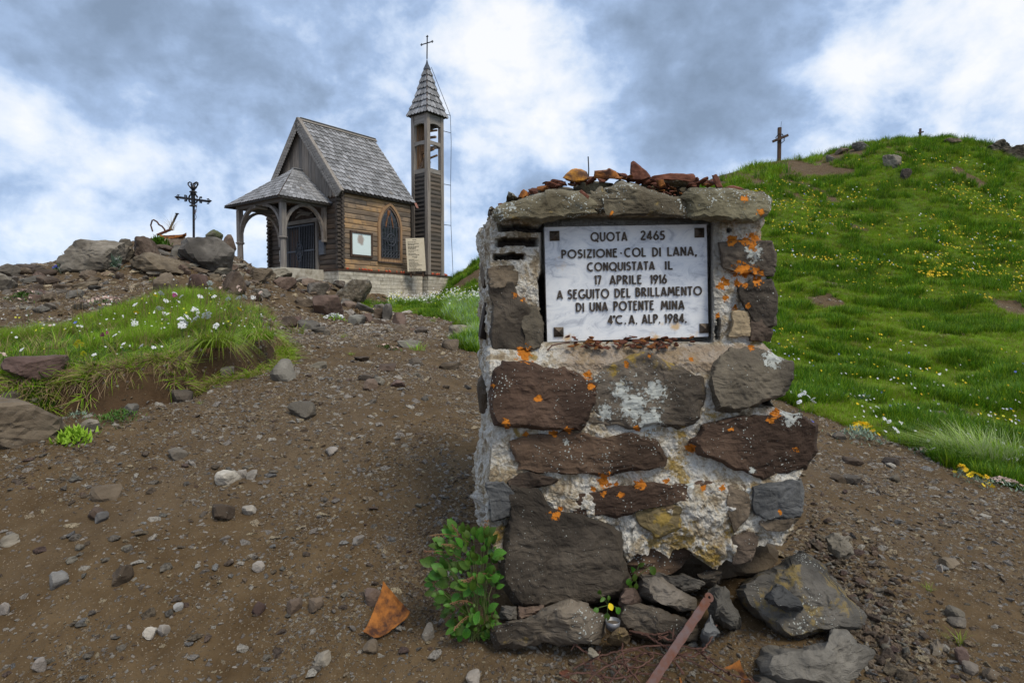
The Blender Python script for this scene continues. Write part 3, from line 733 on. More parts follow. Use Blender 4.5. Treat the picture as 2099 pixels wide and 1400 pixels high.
# ------------------------------------------------------------------ the memorial
# photo-calibrated face distance: the block is turned a few degrees, so its right end is farther
def dyaw(px): return (px - 1010) / 650 * .095
def dface(px, py):
    """distance of the mortar face"""
    if py < 700: d = 1.865
    elif py < 745: d = 1.865 - .075 * (py - 700) / 45
    else: d = 1.79 - .012 * min(1, (py - 745) / 300)
    return d + dyaw(px)
def d_up(px, py): return 1.865 + dyaw(px)
def d_low(px, py): return 1.785 + dyaw(px)
mon = empty('stone_memorial', (.45, 2.05, .1))
tag(mon, 'rough stone and mortar memorial block carrying a white marble plaque', 'memorial')
mon_inv = Matrix.Translation(-Vector(mon.location))
def under(o):
    """parent to the memorial keeping its place"""
    o.parent = mon; o.matrix_parent_inverse = mon_inv; return o

def lerp_tab(tab, x):
    xs = [a for a, b in tab]; ys = [b for a, b in tab]; return np.interp(x, xs, ys)
LEFT = [(430, 1010), (470, 1006), (560, 1005), (700, 1006), (760, 1004), (860, 1012), (900, 1010), (980, 1003), (1060, 1000), (1120, 1012), (1170, 1030)]
RIGHT = [(430, 1562), (470, 1558), (500, 1556), (560, 1566), (640, 1572), (680, 1572), (700, 1560), (730, 1590), (835, 1590), (860, 1640), (975, 1648), (1000, 1628), (1060, 1640), (1120, 1600), (1170, 1590)]
BOT = [(990, 1135), (1030, 1150), (1045, 1120), (1100, 1110), (1150, 1090), (1270, 1100), (1282, 1148), (1292, 1150), (1300, 1128), (1340, 1135), (1372, 1150), (1385, 1130), (1400, 1120), (1430, 1140), (1462, 1162), (1500, 1150), (1530, 1125), (1560, 1115), (1600, 1120), (1650, 1100)]
def build_core():
    NF, NS, NR = 190, 34, 230
    # columns: left side (back to front), front, right side (front to back)
    cols = [('L', t) for t in np.linspace(1, .03, NS)] + [('F', t) for t in np.linspace(0, 1, NF)] + [('R', t) for t in np.linspace(.03, 1, NS)]
    top = 436
    V = []; px_ = []; kind = []
    for r in range(NR):
        s = r / (NR - 1)
        for k, t in cols:
            tf = t if k == 'F' else (0 if k == 'L' else 1)
            guess = 1005 + tf * 600
            pyb = lerp_tab(BOT, guess) if k == 'F' else (1150 if k == 'L' else 1110)
            py = top + (pyb - top) * s
            l, rr = lerp_tab(LEFT, py), lerp_tab(RIGHT, py)
            px = l + tf * (rr - l)
            if k == 'F':
                pyb = lerp_tab(BOT, px); py = top + (pyb - top) * s
            V.append((px, py, t if k != 'F' else 0)); kind.append('LFR'.index(k))
    V = np.array(V); kind = np.array(kind)
    px, py = V[:, 0], V[:, 1]
    base = np.array([dface(a, b) for a, b in zip(px, py)]) + .007
    # niche of the plaque
    nic = sst(1104, 1112, px) * (1 - sst(1452, 1462, px)) * sst(440, 452, py) * (1 - sst(696, 706, py))
    base = base + nic * .085
    q = np.column_stack([px, py, px * 0]) / 100.0
    wob = fbm(q, 5, 4, 11, .6) * 5
    hole = np.zeros(len(px))
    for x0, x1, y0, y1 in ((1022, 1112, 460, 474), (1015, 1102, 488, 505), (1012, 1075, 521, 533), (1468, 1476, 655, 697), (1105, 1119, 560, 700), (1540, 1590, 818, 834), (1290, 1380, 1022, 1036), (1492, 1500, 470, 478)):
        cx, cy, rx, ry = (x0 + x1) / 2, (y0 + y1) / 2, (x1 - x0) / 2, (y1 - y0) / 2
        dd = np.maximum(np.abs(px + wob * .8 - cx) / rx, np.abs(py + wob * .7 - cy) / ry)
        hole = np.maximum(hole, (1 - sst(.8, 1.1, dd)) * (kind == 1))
    W = np.array([P(a, b, c) for a, b, c in zip(px, py, base)])
    depth = .50
    back = np.where(kind == 0, V[:, 2] * depth, np.where(kind == 2, V[:, 2] * depth, 0))
    W[:, 1] += back; W[:, 0] += np.where(kind == 0, -.058 * V[:, 2], np.where(kind == 2, .05 * V[:, 2], 0))
    W[:, 1] += hole * .075
    rough = fbm(W, 9, 5, 12, .62) * .016 + np.abs(fbm(W, 30, 4, 13, .6)) * .008
    low = sst(960, 1090, py)
    rough = rough * (1 + 1.1 * low) + low * fbm(W, 5, 3, 14) * .02
    rough = rough * (1 - .75 * nic)
    nx = np.where(kind == 0, -1.0, np.where(kind == 2, 1.0, 0)); ny = np.where(kind == 1, -1.0, 0)
    W[:, 0] += nx * rough * 1.3; W[:, 1] += ny * rough
    nb = fbm(W, 26, 4, 15, .6)
    W[:, 2] += sst(.93, 1, (np.repeat(np.arange(NR), len(cols)) / (NR - 1))) * nb * .02
    n = len(cols); i = np.arange(NR - 1)[:, None] * n; j = np.arange(n - 1)[None]
    Fc = np.stack([i + j, i + n + j, i + n + j + 1, i + j + 1], -1).reshape(-1, 4)
    # caps and back: simple strips
    Fl = [tuple(f) for f in Fc.tolist()]
    c0 = len(W)
    topc = W[:n].mean(0); botc = W[-n:].mean(0) + np.array([0, .1, .06])
    W = np.vstack([W, [topc, botc]])
    Fl += [(j, j + 1, c0) for j in range(n - 1)] + [(n - 1, 0, c0)]
    b = (NR - 1) * n
    Fl += [(b + j + 1, b + j, c0 + 1) for j in range(n - 1)] + [(b, b + n - 1, c0 + 1)]
    Fl += [(r * n, (r + 1) * n, (r + 1) * n + n - 1, r * n + n - 1)[::-1] for r in range(NR - 1)]
    at = lich(W)
    pp = np.append(px, [0, 0]); qq = np.append(py, [0, 0])
    kk = np.append(kind, [0, 0])
    at['sandy'] = sst(702, 712, qq) * (1 - sst(755, 775, qq)) * (kk == 1) * sst(1120, 1180, pp)
    at['smoothm'] = np.maximum(np.append(nic, [0, 0]), sst(1452, 1458, pp) * (1 - sst(1470, 1482, pp)) * (qq < 700) * (kk == 1))
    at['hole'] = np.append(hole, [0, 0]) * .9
    me = mesh('mortar_core', W, Fl, M['mortar'], False, at)
    return under(link('mortar_core', me))
build_core()
STONES = [ # (outline in photo px, distance function, proud, material)
 ([(1008,590),(1050,583),(1062,618),(1085,640),(1078,680),(1082,710),(1012,712)], d_up, .012, 'rock_char'),
 ([(1074,638),(1098,640),(1106,668),(1106,708),(1082,711),(1078,680)], d_up, .018, 'rock_char'),
 ([(1010,556),(1046,552),(1056,582),(1009,587)], d_up, .010, 'rock_brown'),
 ([(1482,502),(1520,499),(1572,500),(1579,522),(1577,560),(1530,556),(1490,545)], d_up, .016, 'rock_dark'),
 ([(1518,590),(1545,583),(1576,579),(1584,602),(1582,655),(1562,672),(1545,640),(1522,612)], d_up, .018, 'rock_dark'),
 ([(1498,640),(1540,640),(1541,687),(1497,688)], d_up, .006, 'rock_sand'),
 ([(1542,652),(1560,660),(1575,672),(1572,692),(1543,690)], d_up, .010, 'rock_brown'),
 ([(1016,764),(1040,748),(1090,752),(1150,762),(1214,788),(1212,820),(1200,850),(1182,874),(1100,872),(1022,868),(1012,812)], d_low, .022, 'rock_maroon'),
 ([(1215,785),(1250,757),(1290,742),(1330,728),(1360,750),(1395,762),(1440,772),(1436,810),(1425,850),(1395,868),(1340,862),(1310,872),(1270,866),(1218,858),(1212,820)], d_low, .014, 'rock_lichen'),
 ([(1470,752),(1498,726),(1530,722),(1565,728),(1612,748),(1610,775),(1600,806),(1570,814),(1520,834),(1480,832),(1468,790)], d_low, .030, 'rock_dark'),
 ([(1048,905),(1090,892),(1140,890),(1190,886),(1232,900),(1285,888),(1345,903),(1370,935),(1364,958),(1300,962),(1255,974),(1180,970),(1062,966)], d_low, .012, 'rock_maroon'),
 ([(1424,906),(1445,880),(1480,866),(1560,860),(1635,858),(1662,878),(1663,920),(1640,955),(1600,966),(1560,979),(1525,960),(1490,940),(1440,930)], d_low, .022, 'rock_maroon'),
 ([(1175,1042),(1195,1015),(1240,1004),(1310,1000),(1380,994),(1462,988),(1466,1008),(1400,1024),(1330,1036),(1270,1054),(1185,1056)], d_low, .016, 'rock_maroon'),
 ([(1003,996),(1030,996),(1045,1012),(1040,1050),(1010,1057)], d_low, .012, 'rock_bluegrey'),
 ([(1552,1000),(1590,994),(1638,990),(1641,1020),(1636,1052),(1590,1056),(1553,1045)], d_low, .016, 'rock_bluegrey'),
 ([(1303,1047),(1345,1040),(1392,1040),(1386,1078),(1350,1090),(1318,1075)], d_low, -.004, 'rock_ochre'),
 ([(1318,1034),(1350,1031),(1352,1045),(1320,1046)], d_low, .0, 'rock_ochre'),
 ([(1356,1031),(1388,1034),(1386,1048),(1358,1044)], d_low, .0, 'rock_ochre'),
 ([(1500,1006),(1530,1000),(1528,1045),(1508,1080),(1496,1050)], d_low, .008, 'rock_brown'),
 ([(1052,985),(1085,975),(1125,978),(1140,986),(1090,1000),(1050,1001)], d_low, .010, 'rock_brown'),
 ([(1566,1068),(1630,1066),(1606,1084),(1570,1082)], d_low, .010, 'rock_brown'),
 ([(1052,1002),(1098,1006),(1122,1036),(1150,1058),(1200,1062),(1240,1075),(1266,1092),(1270,1140),(1283,1182),(1272,1215),(1230,1224),(1180,1234),(1110,1244),(1062,1236),(1032,1190),(1030,1160),(1044,1110),(1050,1050)], d_low, .035, 'rock_char'),
 ([(1050,1075),(1100,1030),(1125,1045),(1150,1060),(1085,1070)], lambda a, b: d_low(a, b) - .02, .008, 'rock_brown'),
 ([(1505,1105),(1530,1092),(1545,1105),(1535,1140),(1510,1150)], d_low, .012, 'rock_brown'),
]
for k, (poly, df, pr, mt) in enumerate(STONES[:-2] + STONES[-1:]):
    big = max(p[0] for p in poly) - min(p[0] for p in poly) > 120
    o = under(slab('stone', grow(poly, 10 if k not in (5, 10) else 3), df, .016 + max(pr, 0) * .7, .10, M[mt], mon, rings=26 if big else 13, n=140 if big else 72, seed=k * 7 + 3, lichen=True, bev=.09, jag=.018, rough=.007, topslope=.10 if k in (7, 9) else 0))
# layered slate showing on the narrow side of the upper block
for k, (z0, z1, y) in enumerate(((600, 710, 2.05), (520, 600, 2.12), (760, 860, 2.0))):
    V, Fc = rock_verts(1, 1, 1, 60 + k, 3, 10, .06)
    a = P(1000, z0, y); b = P(1000, z1, y)
    V = V * np.array([.024, .13, (a.z - b.z) / 2]) + np.array([-.085, y, (a.z + b.z) / 2])
    under(link('slate', mesh('slate', V, Fc, M['rock_brown' if k else 'rock_dark'], False), mon))
# capping slabs
def d_cap(px, py): return 1.825 + dyaw(px)
CAPS = [
 ([(1006,440),(1010,430),(1032,422),(1062,408),(1092,398),(1120,391),(1160,392),(1196,396),(1214,412),(1224,428),(1218,440),(1188,443),(1160,450),(1130,456),(1090,456),(1050,452),(1012,452)], d_cap, .035, .42, 'rock_cap', .16),
 ([(1196,404),(1212,392),(1236,386),(1250,398),(1246,425),(1232,436),(1208,438)], lambda a, b: d_cap(a, b) + .03, .02, .3, 'rock_cap', .1),
 ([(1238,402),(1246,385),(1272,374),(1296,378),(1340,394),(1385,402),(1432,412),(1450,430),(1430,448),(1380,446),(1330,441),(1290,444),(1244,440)], d_cap, .03, .42, 'rock_cap', .2),
 ([(1392,402),(1404,390),(1432,384),(1480,386),(1530,390),(1566,396),(1583,410),(1582,428),(1570,444),(1548,456),(1500,456),(1450,454),(1410,446),(1402,425)], lambda a, b: d_cap(a, b) - .012, .035, .44, 'rock_cap', .25),
]
for k, (poly, df, fr_, bk_, mt, ts) in enumerate(CAPS):
    under(slab('capping_slab', poly, df, fr_, bk_, M[mt], mon, rings=22, n=130, seed=k * 5 + 2, lichen=True, bev=.30, jag=.014, rough=.008, topslope=ts))
# small wedge stones on the left shoulder and behind the caps
for k, (x0, x1, y0, y1, d, mt) in enumerate(((1036, 1068, 400, 425, 1.99, 'rock_cap'), (1000, 1030, 428, 452, 2.0, 'rock_lichen'), (1080, 1190, 384, 405, 2.05, 'rock_cap'), (1290, 1420, 372, 400, 2.08, 'rock_cap'), (1175, 1275, 376, 446, 2.06, 'rock_cap'), (1380, 1440, 384, 446, 2.06, 'rock_cap'))):
    o = under(place_rock(x0, x1, y0, y1, d, M[mt], None, 200 + k, 'wedge_stone', None, depth=.10, sub=3)); del_ = [o.pop(c, None) for c in ('label', 'category')]

# marble plaque with raised bronze lettering
plq_c = [P(1118, 466, 1.925), P(1448, 460, 1.968), P(1455, 690, 1.968), P(1122, 701, 1.925)]
ex = (plq_c[1] - plq_c[0]); ez = (plq_c[0] - plq_c[3])
PW, PH = (ex.length + (plq_c[2] - plq_c[3]).length) / 2, (ez.length + (plq_c[1] - plq_c[2]).length) / 2
ex.normalize(); ez = (ez - ex * ez.dot(ex)).normalized(); ey = ez.cross(ex)   # ey points away from the viewer
PM = Matrix((ex, ey, ez)).transposed().to_4x4(); PM.translation = plq_c[3]
def on_plaque(px, py):
    """photo point -> plaque coordinates (u, w)"""
    o = Vector((0, 0, CZ)); r = P(px, py, 1.0) - o
    t = (plq_c[3] - o).dot(ey) / r.dot(ey); q = o + r * t - plq_c[3]
    return q.dot(ex), q.dot(ez)
def build_plaque():
    nx, nz = 70, 50
    V = []; 
    for j in range(nz + 1):
        for i in range(nx + 1): V.append((PW * i / nx, 0, PH * j / nz))
    n = nx + 1
    V = np.array(V); Fc = [(j * n + i, j * n + i + 1, (j + 1) * n + i + 1, (j + 1) * n + i) for j in range(nz) for i in range(nx)]
    b = len(V); V = np.vstack([V, [(0, .022, 0), (PW, .022, 0), (PW, .022, PH), (0, .022, PH)]])
    c = [0, nx, nz * n + nx, nz * n]
    Fc += [tuple(range(0, nx + 1))[::-1] + (b, b + 1), tuple(nz * n + i for i in range(n)) + (b + 2, b + 3), tuple(j * n for j in range(nz + 1)) + (b + 3, b), tuple(j * n + nx for j in range(nz + 1))[::-1] + (b + 1, b + 2), (b + 3, b + 2, b + 1, b)]
    Wd = np.array([PM @ Vector(v) for v in V]); px, py = project(Wd)
    a = np.zeros(len(V))
    for x, y, r, w in ((1385, 668, 22, 1.0), (1360, 664, 14, .8), (1150, 540, 26, .45), (1165, 575, 30, .35), (1330, 690, 20, .5), (1430, 690, 22, .5), (1160, 695, 26, .6), (1147, 527, 9, .8), (1440, 545, 14, .3), (1270, 645, 10, .3), (1345, 693, 14, .9)):
        a = np.maximum(a, w * np.clip(1.2 - np.hypot(px - x, (py - y) * 1.5) / r, 0, 1))
    me = mesh('marble_plaque', V, Fc, M['marble'], False, {'stain': a})
    o = link('marble_plaque', me); o.matrix_world = PM; under(o); return o
plaque = build_plaque()
# stroke alphabet: each glyph is (advance, [polylines]) in a box one unit high
def arc(cx, cy, rx, ry, a0, a1, n=14):
    return [(cx + rx * math.cos(math.radians(a0 + (a1 - a0) * i / n)), cy + ry * math.sin(math.radians(a0 + (a1 - a0) * i / n))) for i in range(n + 1)]
GL = {
 'A': (.62, [[(.03, 0), (.31, 1)], [(.31, 1), (.59, 0)], [(.14, .26), (.48, .26)]]),
 'B': (.50, [[(.06, 0), (.06, 1)], [(.06, .96), (.2, .96)] + arc(.2, .79, .17, .17, 90, -90)[1:] + [(.06, .62)], [(.06, .62), (.2, .62)] + arc(.2, .34, .25, .29, 90, -90)[1:] + [(.06, .05)]]),
 'C': (.72, [arc(.42, .5, .38, .46, 55, 305, 20)]),
 'D': (.62, [[(.06, 0), (.06, 1)], [(.06, .95), (.16, .95)] + arc(.16, .5, .40, .45, 90, -90, 18)[1:] + [(.06, .05)]]),
 'E': (.46, [[(.06, 0), (.06, 1)], [(.06, .95), (.42, .95)], [(.06, .62), (.36, .62)], [(.06, .05), (.42, .05)]]),
 'G': (.76, [arc(.42, .5, .38, .46, 55, 340, 20) + [(.77, .42)], [(.50, .42), (.77, .42)]]),
 'I': (.14, [[(.07, 0), (.07, 1)]]),
 'L': (.42, [[(.06, 1), (.06, 0)], [(.06, .05), (.42, .05)]]),
 'M': (.74, [[(.04, 0), (.14, 1)], [(.14, 1), (.37, .3)], [(.37, .3), (.60, 1)], [(.60, 1), (.70, 0)]]),
 'N': (.56, [[(.06, 0), (.06, 1)], [(.06, .97), (.50, .03)], [(.50, 0), (.50, 1)]]),
 'O': (.92, [arc(.46, .5, .41, .45, 0, 360, 28)]),
 'P': (.50, [[(.06, 0), (.06, 1)], [(.06, .95), (.2, .95)] + arc(.2, .70, .24, .25, 90, -90)[1:] + [(.06, .45)]]),
 'Q': (.92, [arc(.46, .5, .41, .45, 0, 360, 28), [(.52, .22), (.86, -.08)]]),
 'R': (.54, [[(.06, 0), (.06, 1)], [(.06, .95), (.2, .95)] + arc(.2, .72, .22, .23, 90, -90)[1:] + [(.06, .49)], [(.2, .49), (.50, 0)]]),
 'S': (.50, [arc(.25, .74, .18, .21, 30, 250, 12) + arc(.24, .29, .21, .24, 80, -150, 12)]),
 'T': (.52, [[(.26, 0), (.26, 1)], [(.0, .95), (.52, .95)]]),
 'U': (.60, [[(.06, 1), (.06, .33)] + arc(.30, .33, .24, .28, 180, 360, 12)[1:] + [(.54, 1)]]),
 'Z': (.54, [[(.04, .95), (.5, .95)], [(.5, .95), (.04, .05)], [(.04, .05), (.52, .05)]]),
 '1': (.26, [[(.18, 0), (.18, 1)], [(.18, .97), (.02, .80)]]),
 '2': (.56, [arc(.27, .72, .22, .24, 160, -30, 12) + [(.04, .05)], [(.04, .05), (.54, .05)]]),
 '4': (.62, [[(.42, 0), (.42, 1)], [(.42, 1), (.03, .24)], [(.03, .24), (.60, .24)]]),
 '5': (.54, [[(.5, .95), (.14, .95)], [(.14, .95), (.10, .56)], arc(.24, .32, .24, .27, 125, -140, 14)]),
 '6': (.58, [arc(.29, .30, .24, .26, 0, 360, 18), [(.06, .36), (.40, 1)]]),
 '7': (.50, [[(.0, .95), (.48, .95)], [(.48, .95), (.16, 0)]]),
 '8': (.54, [arc(.27, .75, .18, .20, 0, 360, 16), arc(.27, .30, .23, .25, 0, 360, 18)]),
 '9': (.58, [arc(.29, .70, .24, .26, 0, 360, 18), [(.52, .64), (.18, 0)]]),
 '.': (.14, [[(.02, .06), (.12, .06)]]), ',': (.18, [[(.12, .12), (.03, -.14)]]), '°': (.22, [arc(.11, .88, .07, .08, 0, 360, 10)]), '·': (.14, [[(.03, .48), (.11, .48)]]),
}
def letter(ch, u0, w0, sx, h):
    """raised letter, feet on (u0, w0)"""
    adv, strokes = GL[ch]; mb = MB(); hw = .0023
    for k, st in enumerate(strokes):
        pts = [Vector((u0 + x * sx, 0, w0 + y * h)) for x, y in st]
        y0 = -.0040 - .0004 * k; n = len(pts); V = []
        closed = (pts[0] - pts[-1]).length < 1e-6
        for i, p in enumerate(pts):
            a, b = pts[max(i - 1, 0)], pts[min(i + 1, n - 1)]
            if closed and i in (0, n - 1): a, b = pts[n - 2], pts[1]
            t = (b - a).normalized(); s = Vector((-t.z, 0, t.x))
            V += [p + s * hw + Vector((0, y0, 0)), p - s * hw + Vector((0, y0, 0)), p - s * hw * 1.05 + Vector((0, .001, 0)), p + s * hw * 1.05 + Vector((0, .001, 0))]
        Fc = []
        for i in range(n - 1):
            for c in range(4): Fc.append((i * 4 + c, i * 4 + (c + 1) % 4, i * 4 + 4 + (c + 1) % 4, i * 4 + 4 + c))
        Fc += [(3, 2, 1, 0), tuple((n - 1) * 4 + c for c in range(4))]
        mb.add(V, Fc)
    mb.build('letter', M['bronze'], plaque)
def word(txt, x0, x1, yb, yt, yb1=None):
    """word fitted between photo columns x0..x1 with feet at yb (left) to yb1 (right)"""
    yb1 = yb if yb1 is None else yb1
    a, b = on_plaque(x0, yb), on_plaque(x1, yb1); h = on_plaque(x0, yt)[1] - a[1]
    gap = .17; tot = sum(GL[c][0] for c in txt) + gap * (len(txt) - 1)
    s = (b[0] - a[0]) / tot; x = 0
    for c in txt:
        t = x / tot; letter(c, a[0] + x * s, a[1] + (b[1] - a[1]) * t, s, h); x += GL[c][0] + gap
for w_ in (('QUOTA', 1211, 1285, 495, 477, 494), ('2465', 1313, 1362, 492, 474), ('POSIZIONE', 1151, 1265, 530, 513, 527), ('·', 1271, 1275, 527, 511), ('COL', 1280, 1323, 527, 509, 526), ('DI', 1337, 1354, 526, 508), ('LANA,', 1368, 1428, 525, 507, 524),
           ('CONQUISTATA', 1204, 1341, 556, 539, 553), ('IL', 1363, 1378, 553, 536, 552), ('17', 1219, 1232, 583, 565), ('APRILE', 1250, 1315, 583, 565, 582), ('1916', 1333, 1366, 582, 564, 581),
           ('A', 1142, 1153, 613, 596), ('SEGUITO', 1164, 1248, 613, 594, 611), ('DEL', 1260, 1292, 610, 592, 609), ('BRILLAMENTO', 1303, 1438, 608, 590, 605),
           ('DI', 1181, 1197, 639, 621), ('UNA', 1209, 1245, 638, 620, 637), ('POTENTE', 1258, 1340, 637, 618, 635), ('MINA', 1355, 1402, 635, 617, 634),
           ('4', 1246, 1256, 664, 647), ('°', 1257, 1261, 664, 647), ('C.', 1262, 1283, 664, 647), ('A.', 1289, 1306, 664, 646), ('ALP.', 1316, 1353, 663, 645, 662), ('1984', 1362, 1402, 662, 644, 661), ('.', 1404, 1407, 661, 645)):
    word(*w_)
for x, y in ((1136.5, 484), (1433, 477.5), (1145, 680.5), (1443, 673)):
    u, w = on_plaque(x, y); s = .0150; mb = MB()
    mb.add([(u - s, -.0045, w - s), (u + s, -.0045, w - s), (u + s, -.0045, w + s), (u - s, -.0045, w + s), (u - s, .001, w - s), (u + s, .001, w - s), (u + s, .001, w + s), (u - s, .001, w + s), (u, -.013, w)],
           [(0, 1, 8), (1, 2, 8), (2, 3, 8), (3, 0, 8), (4, 5, 1, 0), (5, 6, 2, 1), (6, 7, 3, 2), (7, 4, 0, 3)])
    mb.build('stud', M['bronze'], plaque)

# rusted fragments lying on the caps and on the plaque's ledge
def shard_mesh(seed, sx, sy, sz, mat):
    return rockmesh('fragment', sx, sy, sz, seed, mat, 2, .10, 9)
SHARDS = [shard_mesh(500 + k, 1, random.uniform(.5, .8), random.uniform(.22, .42), M['rust'] if k % 4 else M['rust_bright']) for k in range(12)]
def frag(x, y, z, s, label, group, seedm=None, rot=None, name='rusty_fragment', lift=0):
    o = link(name, SHARDS[random.randrange(12)]); o.location = (x, y, z)
    o.scale = (s, s, s); o.rotation_euler = rot or (random.uniform(-.5, .5), random.uniform(-.45, .45), random.uniform(0, 6.3))
    return tag(o, label, 'metal fragment', group)
TOPL = [(1030, 432), (1055, 418), (1075, 405), (1100, 396), (1130, 388), (1180, 384), (1220, 378), (1260, 370), (1300, 374), (1340, 384), (1380, 398), (1400, 392), (1440, 383), (1500, 385), (1525, 388)]
def top_py(px): return float(np.interp(px, [a for a, b in TOPL], [b for a, b in TOPL]))
for k in range(125):
    t = random.random(); px = 1032 + 490 * t if random.random() < .12 else random.choice((random.uniform(1070, 1290), random.uniform(1290, 1480)))
    dp = random.uniform(0, 1); d = 1.90 + dyaw(px) + dp * .16
    up = random.uniform(0, 1) * (15 if 1120 < px < 1480 else 4)
    p = P(px, top_py(px) - 4 - up * (.5 + .5 * dp), d)
    frag(p.x, p.y, p.z, random.uniform(.011, .025), 'small dark red rusted iron shard heaped on the memorial capping slabs', 'rusted shards heaped on the capping slabs')
for k in range(26):
    px = random.uniform(1325, 1400); p = P(px, 384 + (px - 1325) * .25 + random.uniform(-6, 12), 1.845 + dyaw(px) + random.uniform(0, .03))
    frag(p.x, p.y, p.z, random.uniform(.006, .014), 'small rusted iron shard spilling over the front of the middle capping slab', 'rusted shards spilling over the middle slab')
for k in range(85):
    px = random.gauss(1290, 75)
    if not 1158 < px < 1425: continue
    t = random.random(); py = 720 - 18 * t
    p = P(px, py - random.uniform(0, 9) * t, 1.815 + .06 * t + dyaw(px))
    frag(p.x, p.y, p.z + .009, random.uniform(.009, .017), 'small rusted iron shard lying in the row on the ledge under the marble plaque', 'rusted shards on the ledge under the plaque')
def special(poly, d, mat, label, name, cat, front=.02, back=.03, seed=1, n=40, **k):
    o = slab(name, poly, lambda a, b: d, front, back, M[mat], None, rings=10, n=n, seed=seed, jag=.004, rough=.004, **k)
    return tag(o, label, cat)
special([(1156,366),(1162,354),(1176,346),(1190,346),(1203,354),(1208,366),(1198,371),(1172,372)], 1.93, 'rust_orange', 'rounded orange yellow stone on the memorial top beside the thin upright rod', 'rusted_stone', 'rock', .03, .03, 3)
special([(1217,366),(1218,352),(1244,350),(1250,345),(1256,350),(1264,352),(1275,368),(1240,367)], 1.95, 'rust_bright', 'thick wedge of rusted iron on the memorial top between rod and pointed shard', 'rusted_wedge', 'metal fragment', .02, .02, 4)
special([(1291,370),(1294,336),(1300,333),(1314,342),(1326,352),(1336,366),(1318,372)], 1.97, 'rust', 'tall pointed triangular rusted shard standing on the memorial top', 'pointed_shard', 'metal fragment', .015, .012, 5)
special([(1330,368),(1340,360),(1372,356),(1420,355),(1426,362),(1422,374),(1396,370),(1360,370),(1336,374)], 1.93, 'rust', 'long curved rusted iron plate lying over the shards on the memorial top', 'curved_iron_plate', 'metal fragment', .015, .02, 6)
special([(1344,370),(1362,368),(1366,382),(1352,385)], 1.90, 'rust_bright', 'bright orange rusted block under the long curved plate', 'orange_rusted_block', 'metal fragment', .015, .02, 7)
special([(1458,362),(1470,360),(1480,378),(1484,388),(1468,386),(1461,372)], 1.95, 'rust', 'upright dark bent shard near the shard heap end above the orange lichen', 'bent_shard', 'metal fragment', .01, .01, 8)
special([(1484,384),(1500,381),(1526,389),(1500,392)], 1.92, 'rust', 'flat dark rusted sliver farthest from the rod on the capping slab', 'flat_sliver', 'metal fragment', .01, .02, 9)
special([(1066,398),(1073,388),(1080,392),(1082,404),(1072,410),(1062,408)], 1.90, 'rust_bright', 'upright orange rusted lump at the low end of the shard heap', 'rusted_lump', 'metal fragment', .012, .012, 10)
special([(1020,420),(1031,418),(1034,430),(1021,431)], 1.88, 'rust', 'little square reddish block alone at the edge of the first capping slab', 'small_red_block', 'metal fragment', .008, .008, 11)
special([(1033,432),(1048,421),(1056,422),(1056,428),(1036,433)], 1.86, 'rust', 'flat reddish flake beside the little square block on the capping slab', 'red_flake', 'metal fragment', .008, .012, 12)
special([(1189,394),(1193,390),(1208,402),(1206,407)], 1.80, 'rust', 'narrow rusted strip hanging over the front edge of the first capping slab', 'narrow_rusted_strip', 'metal fragment', .006, .008, 13)
mb = MB(); a = P(1206, 368, 1.96); mb.tube([a, a + Vector((.001, 0, .03)), a + Vector((-.001, 0, .07))], [.0022, .0018, .0018], 6)
tag(mb.build('iron_rod', M['iron']), 'thin black iron rod standing upright on the memorial top', 'rod')
mb = MB(); mb.tube([P(1122, 718, 1.84), P(1132, 708, 1.85), P(1150, 704, 1.86), P(1168, 702, 1.86)], .0022, 5)
tag(mb.build('rusty_nail', M['wire']), 'thin bent rusty nail on the ledge at the plaque corner', 'nail')

# ------------------------------------------------------------------ stones piled round the foot
def foot(poly, d, mat, label, front=.06, back=.12, seed=1, name='rock', rings=16, n=90, cat='rock', rough=.010, **k):
    o = slab(name, poly, lambda a, b: d, front, back, M[mat], None, rings=rings, n=n, seed=seed, jag=.010, rough=rough, lichen=True, bev=.30, facets=5, **k)
    return tag(o, label, cat)
foot([(1003,1300),(1010,1280),(1040,1276),(1080,1268),(1120,1240),(1160,1232),(1210,1240),(1238,1262),(1242,1300),(1225,1318),(1160,1322),(1110,1316),(1085,1328),(1050,1333),(1015,1326)], 1.68, 'rock_lichen', 'long flat slab crusted with white lichen at the foot of the memorial', .04, .12, 21, 'lichen_slab')
foot([(1026,1262),(1030,1242),(1058,1240),(1062,1272),(1040,1275)], 1.74, 'rock_grey', 'small grey brick shaped stone wedged under the big corner boulder', .03, .05, 22, topslope=.3)
foot([(1061,1274),(1060,1244),(1098,1242),(1118,1238),(1106,1262),(1085,1270)], 1.75, 'rock_red', 'brown wedge stone between corner boulder and lichen slab', .03, .05, 23)
foot([(1270,1260),(1280,1236),(1330,1243),(1390,1262),(1436,1284),(1425,1312),(1370,1318),(1300,1304),(1275,1285)], 1.74, 'rock_dark', 'flat brown grey slab under the iron bar behind the wire tangle', .05, .10, 24, topslope=.2)
foot([(1304,1200),(1318,1176),(1340,1178),(1390,1205),(1430,1232),(1428,1250),(1400,1256),(1330,1232),(1308,1218)], 1.80, 'rock_pale', 'long grey stone slanting down from the heart leaved seedling', .05, .09, 25, topslope=.3)
foot([(1270,1222),(1280,1205),(1305,1206),(1314,1232),(1300,1245),(1272,1240)], 1.78, 'rock_red', 'small reddish brown stone beside the corner boulder foot', .04, .05, 26)
foot([(1335,1172),(1352,1170),(1366,1180),(1400,1178),(1438,1190),(1436,1205),(1412,1217),(1375,1200),(1345,1186)], 1.84, 'rock_grey', 'grey split slab tucked beneath the broken mortar edge', .03, .08, 27)
foot([(1430,1180),(1445,1172),(1480,1174),(1478,1198),(1445,1200)], 1.88, 'rock_char', 'dark block lying in the shadow under the mortar edge', .03, .08, 28)
